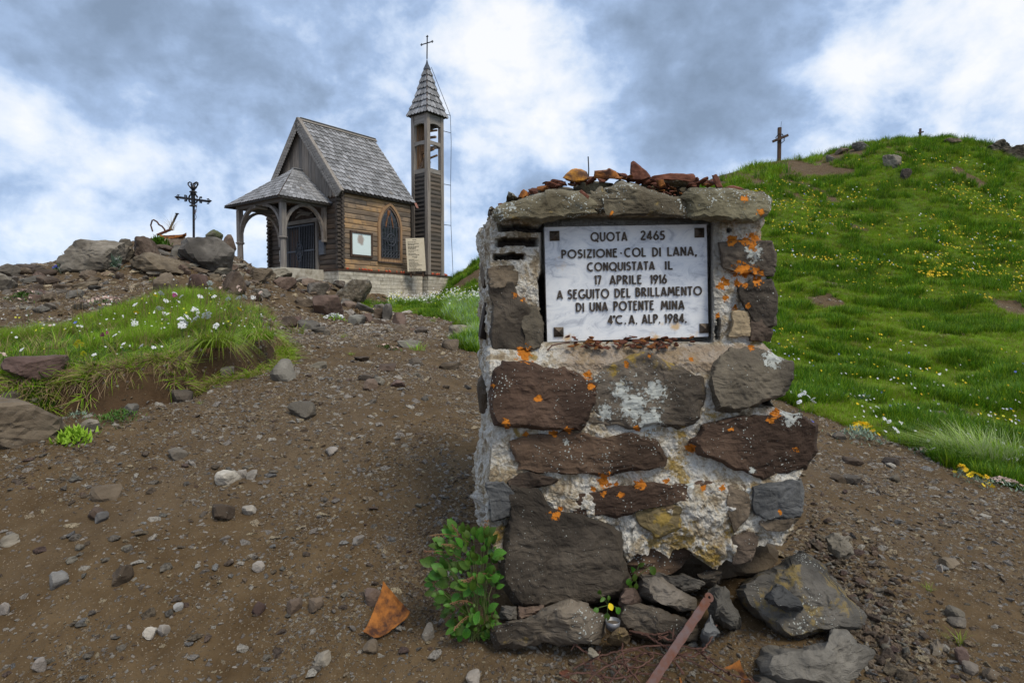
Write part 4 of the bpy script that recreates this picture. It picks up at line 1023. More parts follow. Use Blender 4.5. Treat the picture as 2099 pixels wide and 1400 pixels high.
foot([(1455,1218),(1468,1200),(1484,1204),(1500,1232),(1518,1270),(1510,1292),(1480,1284),(1458,1262)], 1.76, 'rock_grey', 'upright dark grey stone behind the top end of the iron bar', .05, .06, 29)
foot([(1436,1310),(1446,1285),(1455,1258),(1470,1290),(1462,1312),(1440,1328)], 1.70, 'rock_bluegrey', 'small pointed grey stone beside the iron bar', .03, .05, 30)
foot([(1512,1212),(1530,1190),(1560,1175),(1600,1158),(1640,1130),(1680,1148),(1705,1185),(1740,1225),(1772,1262),(1774,1290),(1740,1296),(1700,1300),(1650,1312),(1625,1318),(1590,1298),(1552,1268),(1520,1245)], 1.86, 'rock_yel', 'large boulder patched with yellow lichen beside the memorial foot', .11, .26, 31, 'yellow_lichen_boulder', 24, 130, topslope=.55)
foot([(1570,1228),(1580,1212),(1592,1197),(1612,1212),(1640,1228),(1646,1250),(1615,1252),(1580,1244)], 1.72, 'rock_bluegrey', 'small pointed blue grey stone resting on the yellow lichen boulder', .03, .05, 32, topslope=.5)
foot([(1545,1358),(1562,1330),(1640,1328),(1700,1318),(1712,1286),(1740,1290),(1760,1315),(1796,1332),(1792,1372),(1760,1400),(1700,1412),(1600,1402),(1552,1382)], 1.66, 'rock_grey', 'large clean grey angular rock below the yellow lichen boulder', .10, .16, 33, 'angular_rock', 22, 120, topslope=.45)
foot([(1535,1400),(1550,1382),(1620,1388),(1650,1410),(1640,1440),(1540,1440)], 1.62, 'rock_grey', 'flat grey rock cut by the bottom edge below the angular rock', .06, .1, 34)
foot([(1690,1100),(1712,1090),(1740,1098),(1748,1116),(1750,1138),(1722,1140),(1700,1122)], 1.98, 'rock_pale', 'pale tilted slab on the rubble above the yellow lichen boulder', .03, .08, 35, topslope=.5)
foot([(1906,1320),(1918,1312),(1933,1325),(1930,1360),(1926,1386),(1904,1376)], 1.72, 'rock_lichen', 'long pale stone lying lengthwise in the rubble beside the grass sprig', .02, .05, 36, topslope=.3)
foot([(1934,1342),(1944,1340),(1950,1370),(1944,1392),(1932,1386)], 1.71, 'rock_brown', 'slim brown stone alongside the long pale stone', .02, .05, 37)
foot([(1785,1365),(1800,1356),(1838,1375),(1842,1398),(1800,1400),(1784,1388)], 1.68, 'rock_brown', 'brown stone between the angular rock and the bottom edge', .04, .05, 38)
foot([(1802,1315),(1818,1304),(1830,1322),(1828,1345),(1806,1342)], 1.74, 'rock_brown', 'upright rounded brown stone at the edge of the rubble', .03, .04, 39)
foot([(1242,1312),(1262,1286),(1285,1290),(1296,1308),(1280,1325),(1248,1320)], 1.66, 'rock_ochre', 'ochre stone supporting the little tin cup', .03, .05, 40)
foot([(1202,1340),(1210,1328),(1222,1330),(1222,1345),(1206,1350)], 1.60, 'rock_pale', 'pale pebble in front of the lichen slab', .015, .02, 41)
# hidden dark soil bank closing the hollow under the mortar edge
V, Fc = rock_verts(.30, .16, .12, 77, 4, 12, .12); V += np.array([.44, 2.05, .20])
under(link('foundation_rock', mesh('foundation_rock', V, Fc, M['rock_maroon'], False), mon))
V, Fc = rock_verts(.22, .14, .20, 78, 4, 12, .10); V += np.array([.12, 2.06, .18])
under(link('foundation_rock', mesh('foundation_rock', V, Fc, M['rock_char'], False), mon))
V, Fc = rock_verts(.26, .20, .16, 79, 4, 12, .10); V += np.array([.62, 2.12, .20])
under(link('foundation_rock', mesh('foundation_rock', V, Fc, M['rock_brown'], False), mon))

# tin cup
cup = empty('tin_cup', P(1256, 1287, 1.67)); tag(cup, 'small round tin cup on the ochre stone beside the seedling', 'cup')
mb = MB(); mb.lathe([(.0001, .001), (.0185, .001), (.0205, .022), (.0195, .022), (.0175, .006), (.0001, .005)], 20); mb.build('cup_wall', M['tin'], cup, True)
mb = MB(); mb.lathe([(.0001, .013), (.0178, .013), (.0178, .006), (.0001, .006)], 16); mb.build('soil_filling', M['joint'], cup)
# rusty iron bar
def barpts(): return P(1458, 1217, 1.72), P(1318, 1425, 1.50)
bar = empty('iron_bar', barpts()[1]); tag(bar, 'flat rusty iron bar with a hole leaning from the ground onto the stones', 'iron bar')
a, b = barpts(); d = (b - a); Lb = d.length; xa = d.normalized(); ya = xa.cross(Vector((.25, -.75, .6)).normalized()).normalized(); za = xa.cross(ya)
mb = MB(); n = 40; top = []; 
hole = [(.014 + .0042 * math.cos(t), .0042 * math.sin(t)) for t in np.linspace(0, 2 * PI, 12, endpoint=False)]
outer = [(.014 + .0135 * math.cos(t), .0135 * math.sin(t)) for t in np.linspace(0, 2 * PI, 12, endpoint=False)]
def bp(x, y, z): return a + xa * x + ya * y + za * z - Vector(bar.location)
V = []
for z in (-.0022, .0022):
    V += [bp(x, y, z) for x, y in hole] + [bp(x, y, z) for x, y in outer]
Fc = []
for k in range(12):
    j = (k + 1) % 12
    Fc += [(k, j, 12 + j, 12 + k), (24 + k, 36 + k, 36 + j, 24 + j), (k, 24 + k, 24 + j, j), (12 + k, 12 + j, 36 + j, 36 + k)]
mb.add(V, Fc)
V = []; xs = np.linspace(.0262, Lb, 24)
for i, x in enumerate(xs):
    w = .0115 + .0008 * math.sin(i * 2.1)
    for y, z in ((-w, -.0026), (w, -.0026), (w, .0026), (-w, .0026)): V.append(bp(x, y, z + .001 * math.sin(i * 1.3)))
mb.add(V, [(i * 4 + k, i * 4 + (k + 1) % 4, i * 4 + 4 + (k + 1) % 4, i * 4 + 4 + k) for i in range(23) for k in range(4)] + [(3, 2, 1, 0)])
mb.build('bar_blade', M['rust_bar'], bar)
mb = MB(); 
for k in range(2):
    c = bp(.06 + .09 * k, 0, .003); mb.add([c + xa * .004 * math.cos(t) + ya * .004 * math.sin(t) for t in np.linspace(0, 2 * PI, 8, endpoint=False)] + [c + za * .002], [(i, (i + 1) % 8, 8) for i in range(8)])
mb.build('rivet', M['rust'], bar)
# barbed wire tangle
def wire(pts, r, name, label, group, n=40, barbs=3, wob=.004):
    o = empty(name, pts[0]); tag(o, label, 'wire', group)
    pts = [Vector(p) - pts[0] for p in pts]; out = []
    for i in range(n + 1):
        t = i / n * (len(pts) - 1); k = min(int(t), len(pts) - 2); f = t - k
        p0, p1, p2, p3 = pts[max(k - 1, 0)], pts[k], pts[k + 1], pts[min(k + 2, len(pts) - 1)]
        out.append(.5 * ((2 * p1) + (p2 - p0) * f + (2 * p0 - 5 * p1 + 4 * p2 - p3) * f * f + (3 * p1 - p0 - 3 * p2 + p3) * f ** 3) + Vector([random.uniform(-wob, wob) * .4 for _ in range(3)]))
    mb = MB(); mb.tube(out, r, 5); mb.build('wire_strand', M['wire'], o)
    for k in range(barbs):
        i = random.randrange(2, n - 2); c = out[i]; m2 = MB()
        for s in range(2):
            v = Vector([random.uniform(-1, 1) for _ in range(3)]).normalized() * r * 7
            m2.tube([c - v, c, c + v], [r * .4, r * 1.1, r * .4], 4)
        m2.build('barb', M['wire'], o)
    return o
WP = [[(1160, 1308), (1200, 1336), (1245, 1362), (1290, 1398), (1305, 1430)], [(1175, 1370), (1230, 1345), (1290, 1330), (1360, 1322), (1440, 1330)], [(1290, 1292), (1330, 1305), (1370, 1330), (1430, 1362), (1500, 1398)],
      [(1285, 1295), (1275, 1330), (1290, 1372), (1325, 1412)], [(1295, 1293), (1340, 1300), (1375, 1296), (1384, 1312), (1350, 1304)], [(1230, 1335), (1210, 1365), (1240, 1395), (1280, 1415)],
      [(1150, 1385), (1200, 1378), (1260, 1390), (1320, 1380), (1380, 1395)], [(1300, 1330), (1340, 1345), (1300, 1368), (1262, 1350), (1300, 1330)], [(1380, 1335), (1420, 1345), (1452, 1318), (1468, 1280)],
      [(1250, 1400), (1280, 1360), (1330, 1338), (1375, 1350), (1400, 1380)], [(1440, 1340), (1480, 1372), (1530, 1392), (1560, 1402)], [(1200, 1400), (1235, 1370), (1290, 1350), (1345, 1362), (1420, 1335)]]
WL = ['rusty wire strand running from the lichen slab down to the bottom edge', 'rusty wire strand lying level across the soil under the tin cup', 'rusty wire strand passing under the iron bar toward the angular rock', 'rusty wire strand dropping straight down from the ochre stone',
      'rusty wire strand looping over the stone behind the iron bar', 'rusty wire strand bowed out at the outer end of the tangle', 'lowest level rusty wire strand crossing the dark red iron strip', 'closed loop of rusty wire in the middle of the tangle',
      'rusty wire strand climbing beside the small pointed grey stone', 'arched rusty wire strand rising out of the soil beside the bar', 'rusty wire strand trailing over the orange rusted sheet', 'long rusty wire strand sagging between iron strip and bar']
for k, w_ in enumerate(WP):
    pts = []
    for i, (x, y) in enumerate(w_):
        d = 1.70 - (y - 1290) / 110 * .16
        g = P(x, y, d); gz = ground(g.x, g.y)
        if g.z < gz + .03: g.z = gz + .008 + random.uniform(0, .012)
        pts.append(g)
    wire(pts, .0025, 'barbed_wire', WL[k], 'rusty barbed wire strands at the memorial foot')
# rusted plates lying on the ground
def bent_plate(name, quad, mat, label, curl=.012, th=.0025, n=14, edgelip=None):
    """plate spanned by four photo points, each with its distance, bent and with real thickness"""
    q = [P(*c) for c in quad]; V = []
    for s in (0, 1):
        for i in range(n + 1):
            for j in range(n + 1):
                u, v = i / n, j / n
                p = q[0] * (1 - u) * (1 - v) + q[1] * u * (1 - v) + q[2] * u * v + q[3] * (1 - u) * v
                nn = (q[1] - q[0]).cross(q[3] - q[0]).normalized()
                if nn.z < 0: nn = -nn
                hgt = curl * (math.sin(PI * u) * -.6 + (1.5 * (abs(v - .5) * 2) ** 4) + .5 * math.sin(5 * u + 3 * v))
                p = p + nn * (hgt + (th if s else 0)) + Vector((random.uniform(-1, 1), random.uniform(-1, 1), 0)) * .0012
                V.append(p)
    m = (n + 1) * (n + 1); Fc = []
    for i in range(n):
        for j in range(n):
            k = i * (n + 1) + j; f = (k, k + 1, k + n + 2, k + n + 1); Fc += [f, tuple(m + x for x in f[::-1])]
    edge = [i * (n + 1) for i in range(n + 1)] + [n * (n + 1) + j for j in range(1, n + 1)] + [i * (n + 1) + n for i in range(n - 1, -1, -1)] + [j for j in range(n - 1, 0, -1)]
    for k in range(len(edge)): a_, b_ = edge[k], edge[(k + 1) % len(edge)]; Fc.append((a_, b_, m + b_, m + a_))
    c = sum(q, Vector()) / 4
    o = link(name, mesh(name, [tuple(v - c) for v in V], Fc, M[mat])); o.location = c
    return tag(o, label, 'metal plate')
_q = [(748, 1300), (772, 1311), (846, 1262), (790, 1198)]; _d = hit([a for a, b in _q], [b for a, b in _q])
bent_plate('rusted_plate', [(a, b, float(c) - k_) for (a, b), c, k_ in zip(_q, _d, (.012, .012, .03, .10))], 'rust_bright', 'bright orange triangular rusted iron plate lying alone on the gravel', .012)
bent_plate('rusted_sheet', [(1392, 1400, 1.62), (1400, 1440, 1.56), (1545, 1420, 1.56), (1515, 1364, 1.66)], 'rust_bright', 'orange rusted iron sheet at the bottom edge under the wire', .012)
bent_plate('rusted_strip', [(1146, 1384, 1.62), (1160, 1374, 1.63), (1250, 1412, 1.58), (1230, 1425, 1.56)], 'rust', 'dull dark red iron strip half buried below the lichen slab', .006)

# ------------------------------------------------------------------ the chapel (local x: out of the side wall, y: back, z: up from the plinth top)
K = 1.2; TH = math.radians(37.87)
CPOS = Vector((-5.438 * K, 20 * K, CZ + 1.478 * K))
def chapel_frame(name):
    o = empty(name, CPOS, -TH); o.scale = (K, K, K); return o
CM = Matrix.LocRotScale(CPOS, Euler((0, 0, -TH)), Vector((K, K, K)))
chapel = chapel_frame('wooden_chapel'); tag(chapel, 'small wooden chapel with steep shingled roof, arched porch and iron gate', 'chapel')
Wd, Ln, RH, EH = 4.041, 2.95, 5.06, 2.471
PC = -Wd / 2
WY0, WY1, WZ0, WZ1 = 1.446, 2.516, .344, 2.365
def arch_half(h, a, rise):
    """half width of a pointed arch at height h above the springing"""
    c = (rise * rise - a * a) / (2 * a); R = a + c
    return max(0.0, math.sqrt(max(R * R - h * h, 0)) - c)
WC, WA = (WY0 + WY1) / 2, (WY1 - WY0) / 2
SPR = 1.50; RISE = WZ1 - SPR
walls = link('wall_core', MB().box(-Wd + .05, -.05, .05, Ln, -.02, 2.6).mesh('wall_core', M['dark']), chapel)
# side wall planks, cut round the window
nrow = 16; hz = 2.62 / nrow
def plank_yz(y0, y1, z0, z1, mat, parent, x=0.0, name='plank', bow=.018):
    mb = MB(); V = []
    prof = [(-.05, z0 + .004), (x + bow * .2, z0 + .004), (x + bow, z0 + .03), (x + bow, z1 - .03), (x + bow * .2, z1 - .004), (-.05, z1 - .004)]
    j = random.uniform(-.004, .004)
    for y in (y0, y1):
        for px_, z in prof: V.append((px_ + j, y, z + random.uniform(-.002, .002)))
    mb.add(V, [(0, 1, 2, 3, 4, 5)[::-1], (6, 7, 8, 9, 10, 11)] + [(i, (i + 1) % 6, 6 + (i + 1) % 6, 6 + i) for i in range(6)])
    return mb.build(name, mat, parent)
for r in range(nrow):
    z0, z1 = r * hz, (r + 1) * hz; zc = (z0 + z1) / 2
    if WZ0 - .02 < zc < WZ1 - .1:
        hw = (WA if zc < SPR else arch_half(zc - SPR, WA, RISE)) - .06
        segs = [(.02, WC - hw), (WC + hw, Ln)]
    else: segs = [(.02, Ln)]
    for a, b in segs:
        if b - a > 1.6 or (random.random() < .35 and b - a > .9):
            c = random.uniform(a + .4, b - .4); plank_yz(a, c - .003, z0, z1, M['wall_side'], chapel); plank_yz(c + .003, b, z0, z1, M['wall_side'], chapel)
        else: plank_yz(a, b, z0, z1, M['wall_side'], chapel)
# corner logs: rounded stubs crossing at the corners
def logs(axis, x, y, z, l):
    pass
mbl = MB(); nl = 20; hl = 2.5 / nl
for cx in (0.0, -Wd):
    for k in range(nl):
        z = (k + .5) * hl; e = .10 + random.uniform(-.015, .015)
        prof = [(math.cos(a) * hl * .52, math.sin(a) * hl * .5) for a in np.linspace(0, 2 * PI, 8, endpoint=False)]
        for ax in (0, 1):
            V = []
            for s in (0, 1):
                for u, w in prof:
                    if ax == 0: V.append((cx + (u - .03 if cx == 0 else u + .03), -.16 - (.02 if k % 2 else 0) if s else .06, z + w))
                    else: V.append(((cx + .045 + e * .3) if (cx == 0 and s) else ((cx - .11 - e * .3) if s else cx - .03 if cx == 0 else cx + .1), .02 + u, z + w + hl * .5))
            mbl.add(V, [tuple(range(8)), tuple(range(15, 7, -1))] + [(i, 8 + i, 8 + (i + 1) % 8, (i + 1) % 8) for i in range(8)])
tag(mbl.build('corner_logs', M['wall_front'], chapel), kind='stuff')
# front wall logs
GX0, GX1, GZ = -Wd + 1.188, -Wd + 1.188 + 1.578, 1.523
for r in range(nrow):
    z0, z1 = r * hz, (r + 1) * hz; zc = (z0 + z1) / 2
    segs = [(-Wd + .08, GX0 - .02), (GX1 + .02, -.09)] if zc < 1.95 else [(-Wd + .08, -.09)]
    for a, b in segs:
        mb = MB(); V = []
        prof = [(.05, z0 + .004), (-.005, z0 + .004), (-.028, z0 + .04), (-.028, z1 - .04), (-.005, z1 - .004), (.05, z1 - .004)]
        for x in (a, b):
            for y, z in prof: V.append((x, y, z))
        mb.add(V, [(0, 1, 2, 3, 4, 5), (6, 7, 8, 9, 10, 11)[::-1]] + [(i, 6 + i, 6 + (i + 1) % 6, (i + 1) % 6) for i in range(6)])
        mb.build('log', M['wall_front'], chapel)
# back block behind the nave (sacristy) closing the view between nave and tower
link('rear_wall', MB().box(-3.2, -1.0, Ln - .02, 4.2, 0, 3.0).mesh('rear_wall', M['wall_front']), chapel)
# left wall
mbw = MB()
for r in range(nrow): mbw.box(-Wd - .02, -Wd + .06, .03, Ln, r * hz + .005, (r + 1) * hz - .005)
mbw.build('left_wall', M['wall_front'], chapel)
# gable: vertical boards
nb = 24; bw = (Wd + .30) / nb
sl_ = (RH - EH) / (Wd / 2 + .198)
for k in range(nb):
    x0 = -Wd - .15 + k * bw; x1 = x0 + bw; xm = (x0 + x1) / 2
    zt0 = RH - .10 - sl_ * abs(x0 - PC); zt1 = RH - .10 - sl_ * abs(x1 - PC)
    if max(zt0, zt1) < 2.42: continue
    zt0, zt1 = max(zt0, 2.38), max(zt1, 2.38); g = .006
    y = -.055 - random.uniform(0, .006)
    poly = [(x0 + g, 2.38), (xm, 2.30), (x1 - g, 2.38), (x1 - g, zt1), (x0 + g, zt0)]
    if x0 < PC < x1: poly = poly[:3] + [(x1 - g, zt1), (PC, RH - .1), (x0 + g, zt0)]
    MB().prism(poly, y, y + .03).build('gable_board', M['gable'], chapel)
MB().prism([(-Wd - .1, 2.4), (.1, 2.4), (PC, RH - .12)], -.02, .02).build('gable_backing', M['dark'], chapel)
# roof decks
def slope_m(y0, y1, side):
    """frame of a main roof slope: x along the roof, y down the slope, z out of it; origin at the ridge"""
    dx = (Wd / 2 + .198) * side; dz = EH - RH
    dn = Vector((dx, 0, dz)); L = dn.length; dn.normalize()
    ax = Vector((0, 1, 0)); nz = ax.cross(dn) * 1.0
    if nz.z < 0: nz = -nz
    m = Matrix((ax, dn, nz)).transposed().to_4x4(); m.translation = Vector((PC, y0, RH)); return m, L
OVF, L2 = -.20, 3.101
mR, LS = slope_m(OVF, L2, 1); mL, _ = slope_m(OVF, L2, -1)
roof = MB().box(0, L2 - OVF, 0, LS, -.09, -.035, mR).box(0, L2 - OVF, 0, LS, -.085, -.035, mL).build('roof', M['roofdeck'], chapel)
def shingle_mesh(w, l, seed, t=.030, butt=.060):
    rg = random.Random(seed); pts = [(-w / 2, 0), (-w / 2, l - butt), (-w * .36, l - butt * .42), (-w * .16, l - .004), (w * .12, l), (w * .34, l - butt * .4), (w / 2, l - butt), (w / 2, 0)]
    pts = [(x + rg.uniform(-.003, .003) * (0 < i < 7), y) for i, (x, y) in enumerate(pts)]
    n = len(pts); V = [(x, y, 0) for x, y in pts] + [(x, y, t) for x, y in pts]
    return mesh('shingle', V, [tuple(range(n)), tuple(range(2 * n - 1, n - 1, -1))] + [(i, (i + 1) % n, n + (i + 1) % n, n + i) for i in range(n)], [M['shingle'], M['darkwood']], midx=[0, 0] + [1] * n)  # edge faces take a dark material, painting the shade line between rows
ROWS, CO = 16, 18; ex_ = LS / ROWS; cw = (L2 - OVF - .10) / CO
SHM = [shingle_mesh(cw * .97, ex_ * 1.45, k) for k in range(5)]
def put_shingle(meshes, m, x, y, parent, name='shingle', lift=.010, s=1.0, rz=None, tilt=None):
    o = link(name, random.choice(meshes), parent)
    t = tilt if tilt is not None else .06
    mm = m @ Matrix.Translation((x, y, lift + random.uniform(0, .006))) @ Matrix.Rotation(random.uniform(-.03, .03) if rz is None else rz, 4, 'Z') @ Matrix.Rotation(t, 4, 'X') @ Matrix.Diagonal((s * random.uniform(.94, 1.04), random.uniform(.97, 1.03), 1, 1))
    o.matrix_local = mm; return o
for r in range(ROWS):
    for c in range(CO):
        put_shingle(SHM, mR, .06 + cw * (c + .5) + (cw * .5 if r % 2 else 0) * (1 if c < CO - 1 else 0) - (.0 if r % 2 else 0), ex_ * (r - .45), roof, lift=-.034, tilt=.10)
mbs = MB(); base_v = [v.co.copy() for v in SHM[0].vertices]; base_f = [tuple(p.vertices) for p in SHM[0].polygons]
for r in range(ROWS):
    for c in range(CO): mbs.add(base_v, base_f, mL @ Matrix.Translation((.06 + cw * (c + .5), ex_ * (r - .45), -.034)) @ Matrix.Rotation(.10, 4, 'X'))
tag(mbs.build('far_slope_shingles', M['shingle'], roof), kind='stuff')
MB().box(.03, L2 - OVF, -.02, .11, .035, .06, mR).box(.03, L2 - OVF, -.02, .11, .036, .061, mL).build('ridge_board', M['grey_y'], roof)
# verge boards over the rake, bargeboards with scalloped trim and raised dark patches painting the shade of drilled holes
for m_, nm in ((mR, 1), (mL, -1)):
    MB().box(-.03, .10, -.03, LS + .10, .022, .052, m_).build('verge_board', M['grey_x'], roof)
    MB().box(-.035, .0, -.02, LS + .12, -.20, .018, m_).build('bargeboard', M['grey_x'], roof)
    mb = MB(); ns = 34; stp = (LS + .05) / ns; V = []
    for k in range(ns):
        y0 = .05 + stp * k
        mb.add([(-.05, y0, -.10), (-.05, y0 + stp, -.10), (-.05, y0 + stp, -.22), (-.05, y0 + stp * .78, -.262), (-.05, y0 + stp * .5, -.28), (-.05, y0 + stp * .22, -.262), (-.05, y0, -.22),
                (-.037, y0, -.10), (-.037, y0 + stp, -.10), (-.037, y0 + stp, -.22), (-.037, y0 + stp * .78, -.262), (-.037, y0 + stp * .5, -.28), (-.037, y0 + stp * .22, -.262), (-.037, y0, -.22)],
               [tuple(range(7)), tuple(range(13, 6, -1)), (2, 3, 10, 9), (3, 4, 11, 10), (4, 5, 12, 11), (5, 6, 13, 12)], m_)
    mb.build('scalloped_trim', M['grey_x'], roof)
    mb = MB()
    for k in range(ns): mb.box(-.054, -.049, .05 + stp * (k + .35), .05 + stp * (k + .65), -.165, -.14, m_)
    tag(mb.build('hole_shade_patches', M['dark'], roof), kind='stuff')
    MB().box(0, L2 - OVF, LS - .14, LS - .02, -.13, -.091, m_).build('fascia', M['darkwood'], roof)
# window in the side wall
win = link('window', MB().box(.0, .012, WC - WA + .10, WC + WA - .10, WZ0 + .10, SPR + .02).mesh('window', M['pane']), chapel)
def arch_ring(a0, r0, a1, r1, x0, x1, zb, mat, name, parent, spr=SPR, n=14, foot=True):
    """pointed-arch frame between an outer (a0, r0) and an inner (a1, r1) outline"""
    def outline(a, r, zbot):
        L = [(-a, zbot)] + [(-arch_half(r * t, a, r), spr + r * t) for t in np.linspace(0, .995, n)] + [(0, spr + r)]
        return L + [(-x, z) for x, z in L[-2::-1]]
    A = outline(a0, r0, zb); B = outline(a1, r1, zb + (a0 - a1)); V = []; m = len(A)
    for x in (x0, x1):
        V += [(x, WC + u, z) for u, z in A] + [(x, WC + u, z) for u, z in B]
    Fc = []
    for i in range(m - 1):
        Fc += [(i, i + 1, m + i + 1, m + i), (2 * m + i, 3 * m + i, 3 * m + i + 1, 2 * m + i + 1), (i, 2 * m + i, 2 * m + i + 1, i + 1), (m + i, m + i + 1, 3 * m + i + 1, 3 * m + i)]
    i = m - 1
    Fc += [(i, 0, m, m + i), (2 * m + i, 3 * m + i, 3 * m, 2 * m), (i, 2 * m + i, 2 * m, 0), (m + i, m, 3 * m, 3 * m + i)]
    return link(name, mesh(name, V, Fc, mat), parent)
arch_ring(WA, RISE, WA - .085, RISE - .10, -.02, .075, WZ0, M['warm_z'], 'outer_frame', win)
arch_ring(WA - .088, RISE - .103, WA - .14, RISE - .18, -.02, .045, WZ0 + .09, M['brownwood'], 'inner_frame', win)
mb = MB(); ns = 10
for s in (-1, 1):
    for i in range(ns):
        h0, h1 = (RISE - .16) * i / ns, (RISE - .16) * (i + 1) / ns
        w0, w1 = arch_half(h0, WA - .12, RISE - .15), arch_half(h1, WA - .12, RISE - .15)
        mb.add([(.006, WC, SPR + h0), (.006, WC + s * w0, SPR + h0), (.006, WC + s * w1, SPR + h1), (.006, WC, SPR + h1)], [(0, 1, 2, 3)])
mb.build('arched_pane', M['pane'], win)
mb = MB()
for s in (-1, 1):
    pts = [(.02, WC + s * (.17 - .17 * t), SPR + .02 + .5 * math.sin(t * 1.5)) for t in np.linspace(0, 1, 7)]
    for i in range(6): mb.bar(pts[i], pts[i + 1], .05, .02, up=(1, 0, 0))
mb.box(.008, .02, WC - .08, WC + .08, SPR + .45, SPR + .62)
mb.build('amber_tracery', M['pane_warm'], win)
mb = MB(); aw = WA - .15
for k in range(7):
    y = WC - aw + 2 * aw * k / 6; h = (RISE - .25) * (1 - abs(k - 3) / 3.3) if True else 0
    mb.tube([(.085, y, WZ0 + .15), (.085, y, SPR + max(.05, h))], .011 if k != 3 else .018, 5)
for z in (WZ0 + .40, 1.10, SPR + .04): mb.bar((.09, WC - aw, z), (.09, WC + aw, z), .03, .015)
mb.tube([(.10, WC + .20 * math.cos(t), 1.10 + .20 * math.sin(t)) for t in np.linspace(0, 2 * PI, 19)], .016, 5)
mb.tube([(.10, WC + .09 * math.cos(t), 1.10 + .09 * math.sin(t)) for t in np.linspace(0, 2 * PI, 13)], .014, 5)
for k in range(6):
    y = WC - aw + 2 * aw * (k + .5) / 6
    for z in (WZ0 + .20, WZ0 + .31): mb.tube([(.09, y + .05 * math.cos(t), z + .05 * math.sin(t)) for t in np.linspace(0, 2 * PI, 9)], .010, 4)
mb.build('window_grille', M['gate_iron'], win)
MB().box(-.01, .09, WC - WA - .01, WC + WA + .01, WZ0 - .05, WZ0 - .002).build('window_sill', M['darkwood'], win)
# iron gate and door
MB().box(GX0, GX1, -.03, .02, -.12, 1.95).build('door_shade_panel', M['dark'], chapel)  # flat near-black panel painting the shade of the doorway
door = link('door', MB().box(GX0 + .06, GX0 + .66, -.055, -.035, -.1, GZ - .06).mesh('door', M['door']), chapel)
for k in range(5): MB().box(GX0 + .07 + .118 * k, GX0 + .18 + .118 * k, -.068, -.056, -.1, GZ - .08 - random.uniform(0, .05)).build('door_board', M['door'], door)
MB().box(GX0 - .10, GX0, -.10, .0, -.12, GZ + .08).build('door_post', M['grey_z'], chapel)
MB().box(GX1, GX1 + .10, -.10, .0, -.12, GZ + .08).build('door_post', M['grey_z'], chapel)
MB().box(GX0 - .14, GX1 + .14, -.12, .0, GZ + .08, GZ + .20).build('door_lintel', M['grey_x'], chapel)
gate = empty('iron_gate'); gate.parent = chapel
for z_ in (.68, -.06, GZ): MB().bar((GX0, -.14, z_), (GX1, -.14, z_), .03, .05).build('gate_rail', M['gate_iron'], gate)
for k in range(17):
    x = GX0 + .03 + (GX1 - GX0 - .06) * k / 16
    mb = MB(); mb.tube([(x, -.145, -.10), (x, -.145, GZ + .03)], .013 if k != 8 else .03, 5)
    if k > 9: mb.lathe([(.001, -.02), (.03, 0), (.03, .08), (.001, .12)], 6, Matrix.Translation((x, -.15, -.06)))
    mb.build('gate_bar', M['gate_iron'], gate)
mb = MB(); gx = (GX0 + GX1) / 2
for rr, dz_ in ((.20, 0), (.10, 0), (.11, .22), (.10, -.24)): mb.tube([(gx + rr * math.cos(t), -.17, .68 + dz_ + rr * math.sin(t) * 1.15) for t in np.linspace(0, 2 * PI, 17)], .018, 5)
for a_ in range(4):
    c, s = math.cos(a_ * PI / 2 + .78), math.sin(a_ * PI / 2 + .78); mb.tube([(gx, -.175, .68), (gx + c * .17, -.175, .68 + s * .19)], .016, 5)
mb.build('gate_rosette', M['gate_iron'], gate)
# carved relief above the door
rel = link('carved_relief', MB().prism([(GX0 + .1, GZ + .21), (GX1 - .1, GZ + .21), (GX1 - .3, GZ + .55), (gx, GZ + .74), (GX0 + .3, GZ + .55)], -.055, -.035).mesh('carved_relief', M['darkwood']), chapel)
mb = MB()
for k in range(3):
    pts = [(GX0 + .45 + .75 * t + .1 * k, -.075, GZ + .30 + .10 * math.sin(3 * t + k) + .09 * k) for t in np.linspace(0, 1, 8)]
    mb.tube(pts, [.02, .035, .04, .035, .045, .04, .03, .015], 5)
mb.build('carved_figure', M['grey_x'], rel)
o = MB().box(GX1 + .20, GX1 + .48, -.11, -.03, .50, .98).build('letter_box', M['leadgrey']); o.matrix_world = CM; tag(o, 'grey metal box fixed on the log wall beside the iron gate', 'letter box')
o = MB().box(GX0 - .62, GX0 - .42, -.045, -.03, .42, .80).build('paper_notice', M['paper']); o.matrix_world = CM
tag(o, 'white paper notice on the dark log wall behind the porch post', 'notice')
mb = MB()
for k in range(7): mb.box(GX0 - .60, GX0 - .60 + random.uniform(.08, .15), -.048, -.0455, .46 + .045 * k, .48 + .045 * k)
c = mb.build('notice_print', M['ink'], o)
# porch
PWd, PD, PT, PE, PO, HZ_, HD = 2.515, 1.592, 1.994, 2.085, .344, 3.348, .398
XR, XL = PC + PWd / 2, PC - PWd / 2
porch = link('porch', MB().box(XL - .15, XR + .15, -PD - .2, -.03, -.75, -.02).mesh('porch', M['block']), chapel)
def post(x, y, w=.16, z0=-.02, ztop=PT - .02):
    mb = MB().box(x - w / 2, x + w / 2, y - w / 2, y + w / 2, .86, ztop)
    mb.lathe([(.098, z0), (.10, .3), (.092, .80), (.088, .86)], 10, Matrix.Translation((x, y, 0)))
    mb.lathe([(.10, .85), (.145, .90), (.145, .915), (.105, .935)], 10, Matrix.Translation((x, y, 0)))
    return mb.build('porch_post', M['grey_z'], porch)
post(XR, -PD); post(XL, -PD)
MB().box(XR - .06, XR + .06, -.17, -.04, .9, PT).build('wall_pilaster', M['grey_z'], porch)
MB().box(XL - .06, XL + .06, -.17, -.04, .9, PT).build('wall_pilaster', M['grey_z'], porch)
MB().box(XL - .12, XR + .12, -PD - .07, -PD + .07, PT, PT + .15).build('porch_beam', M['grey_x'], porch)
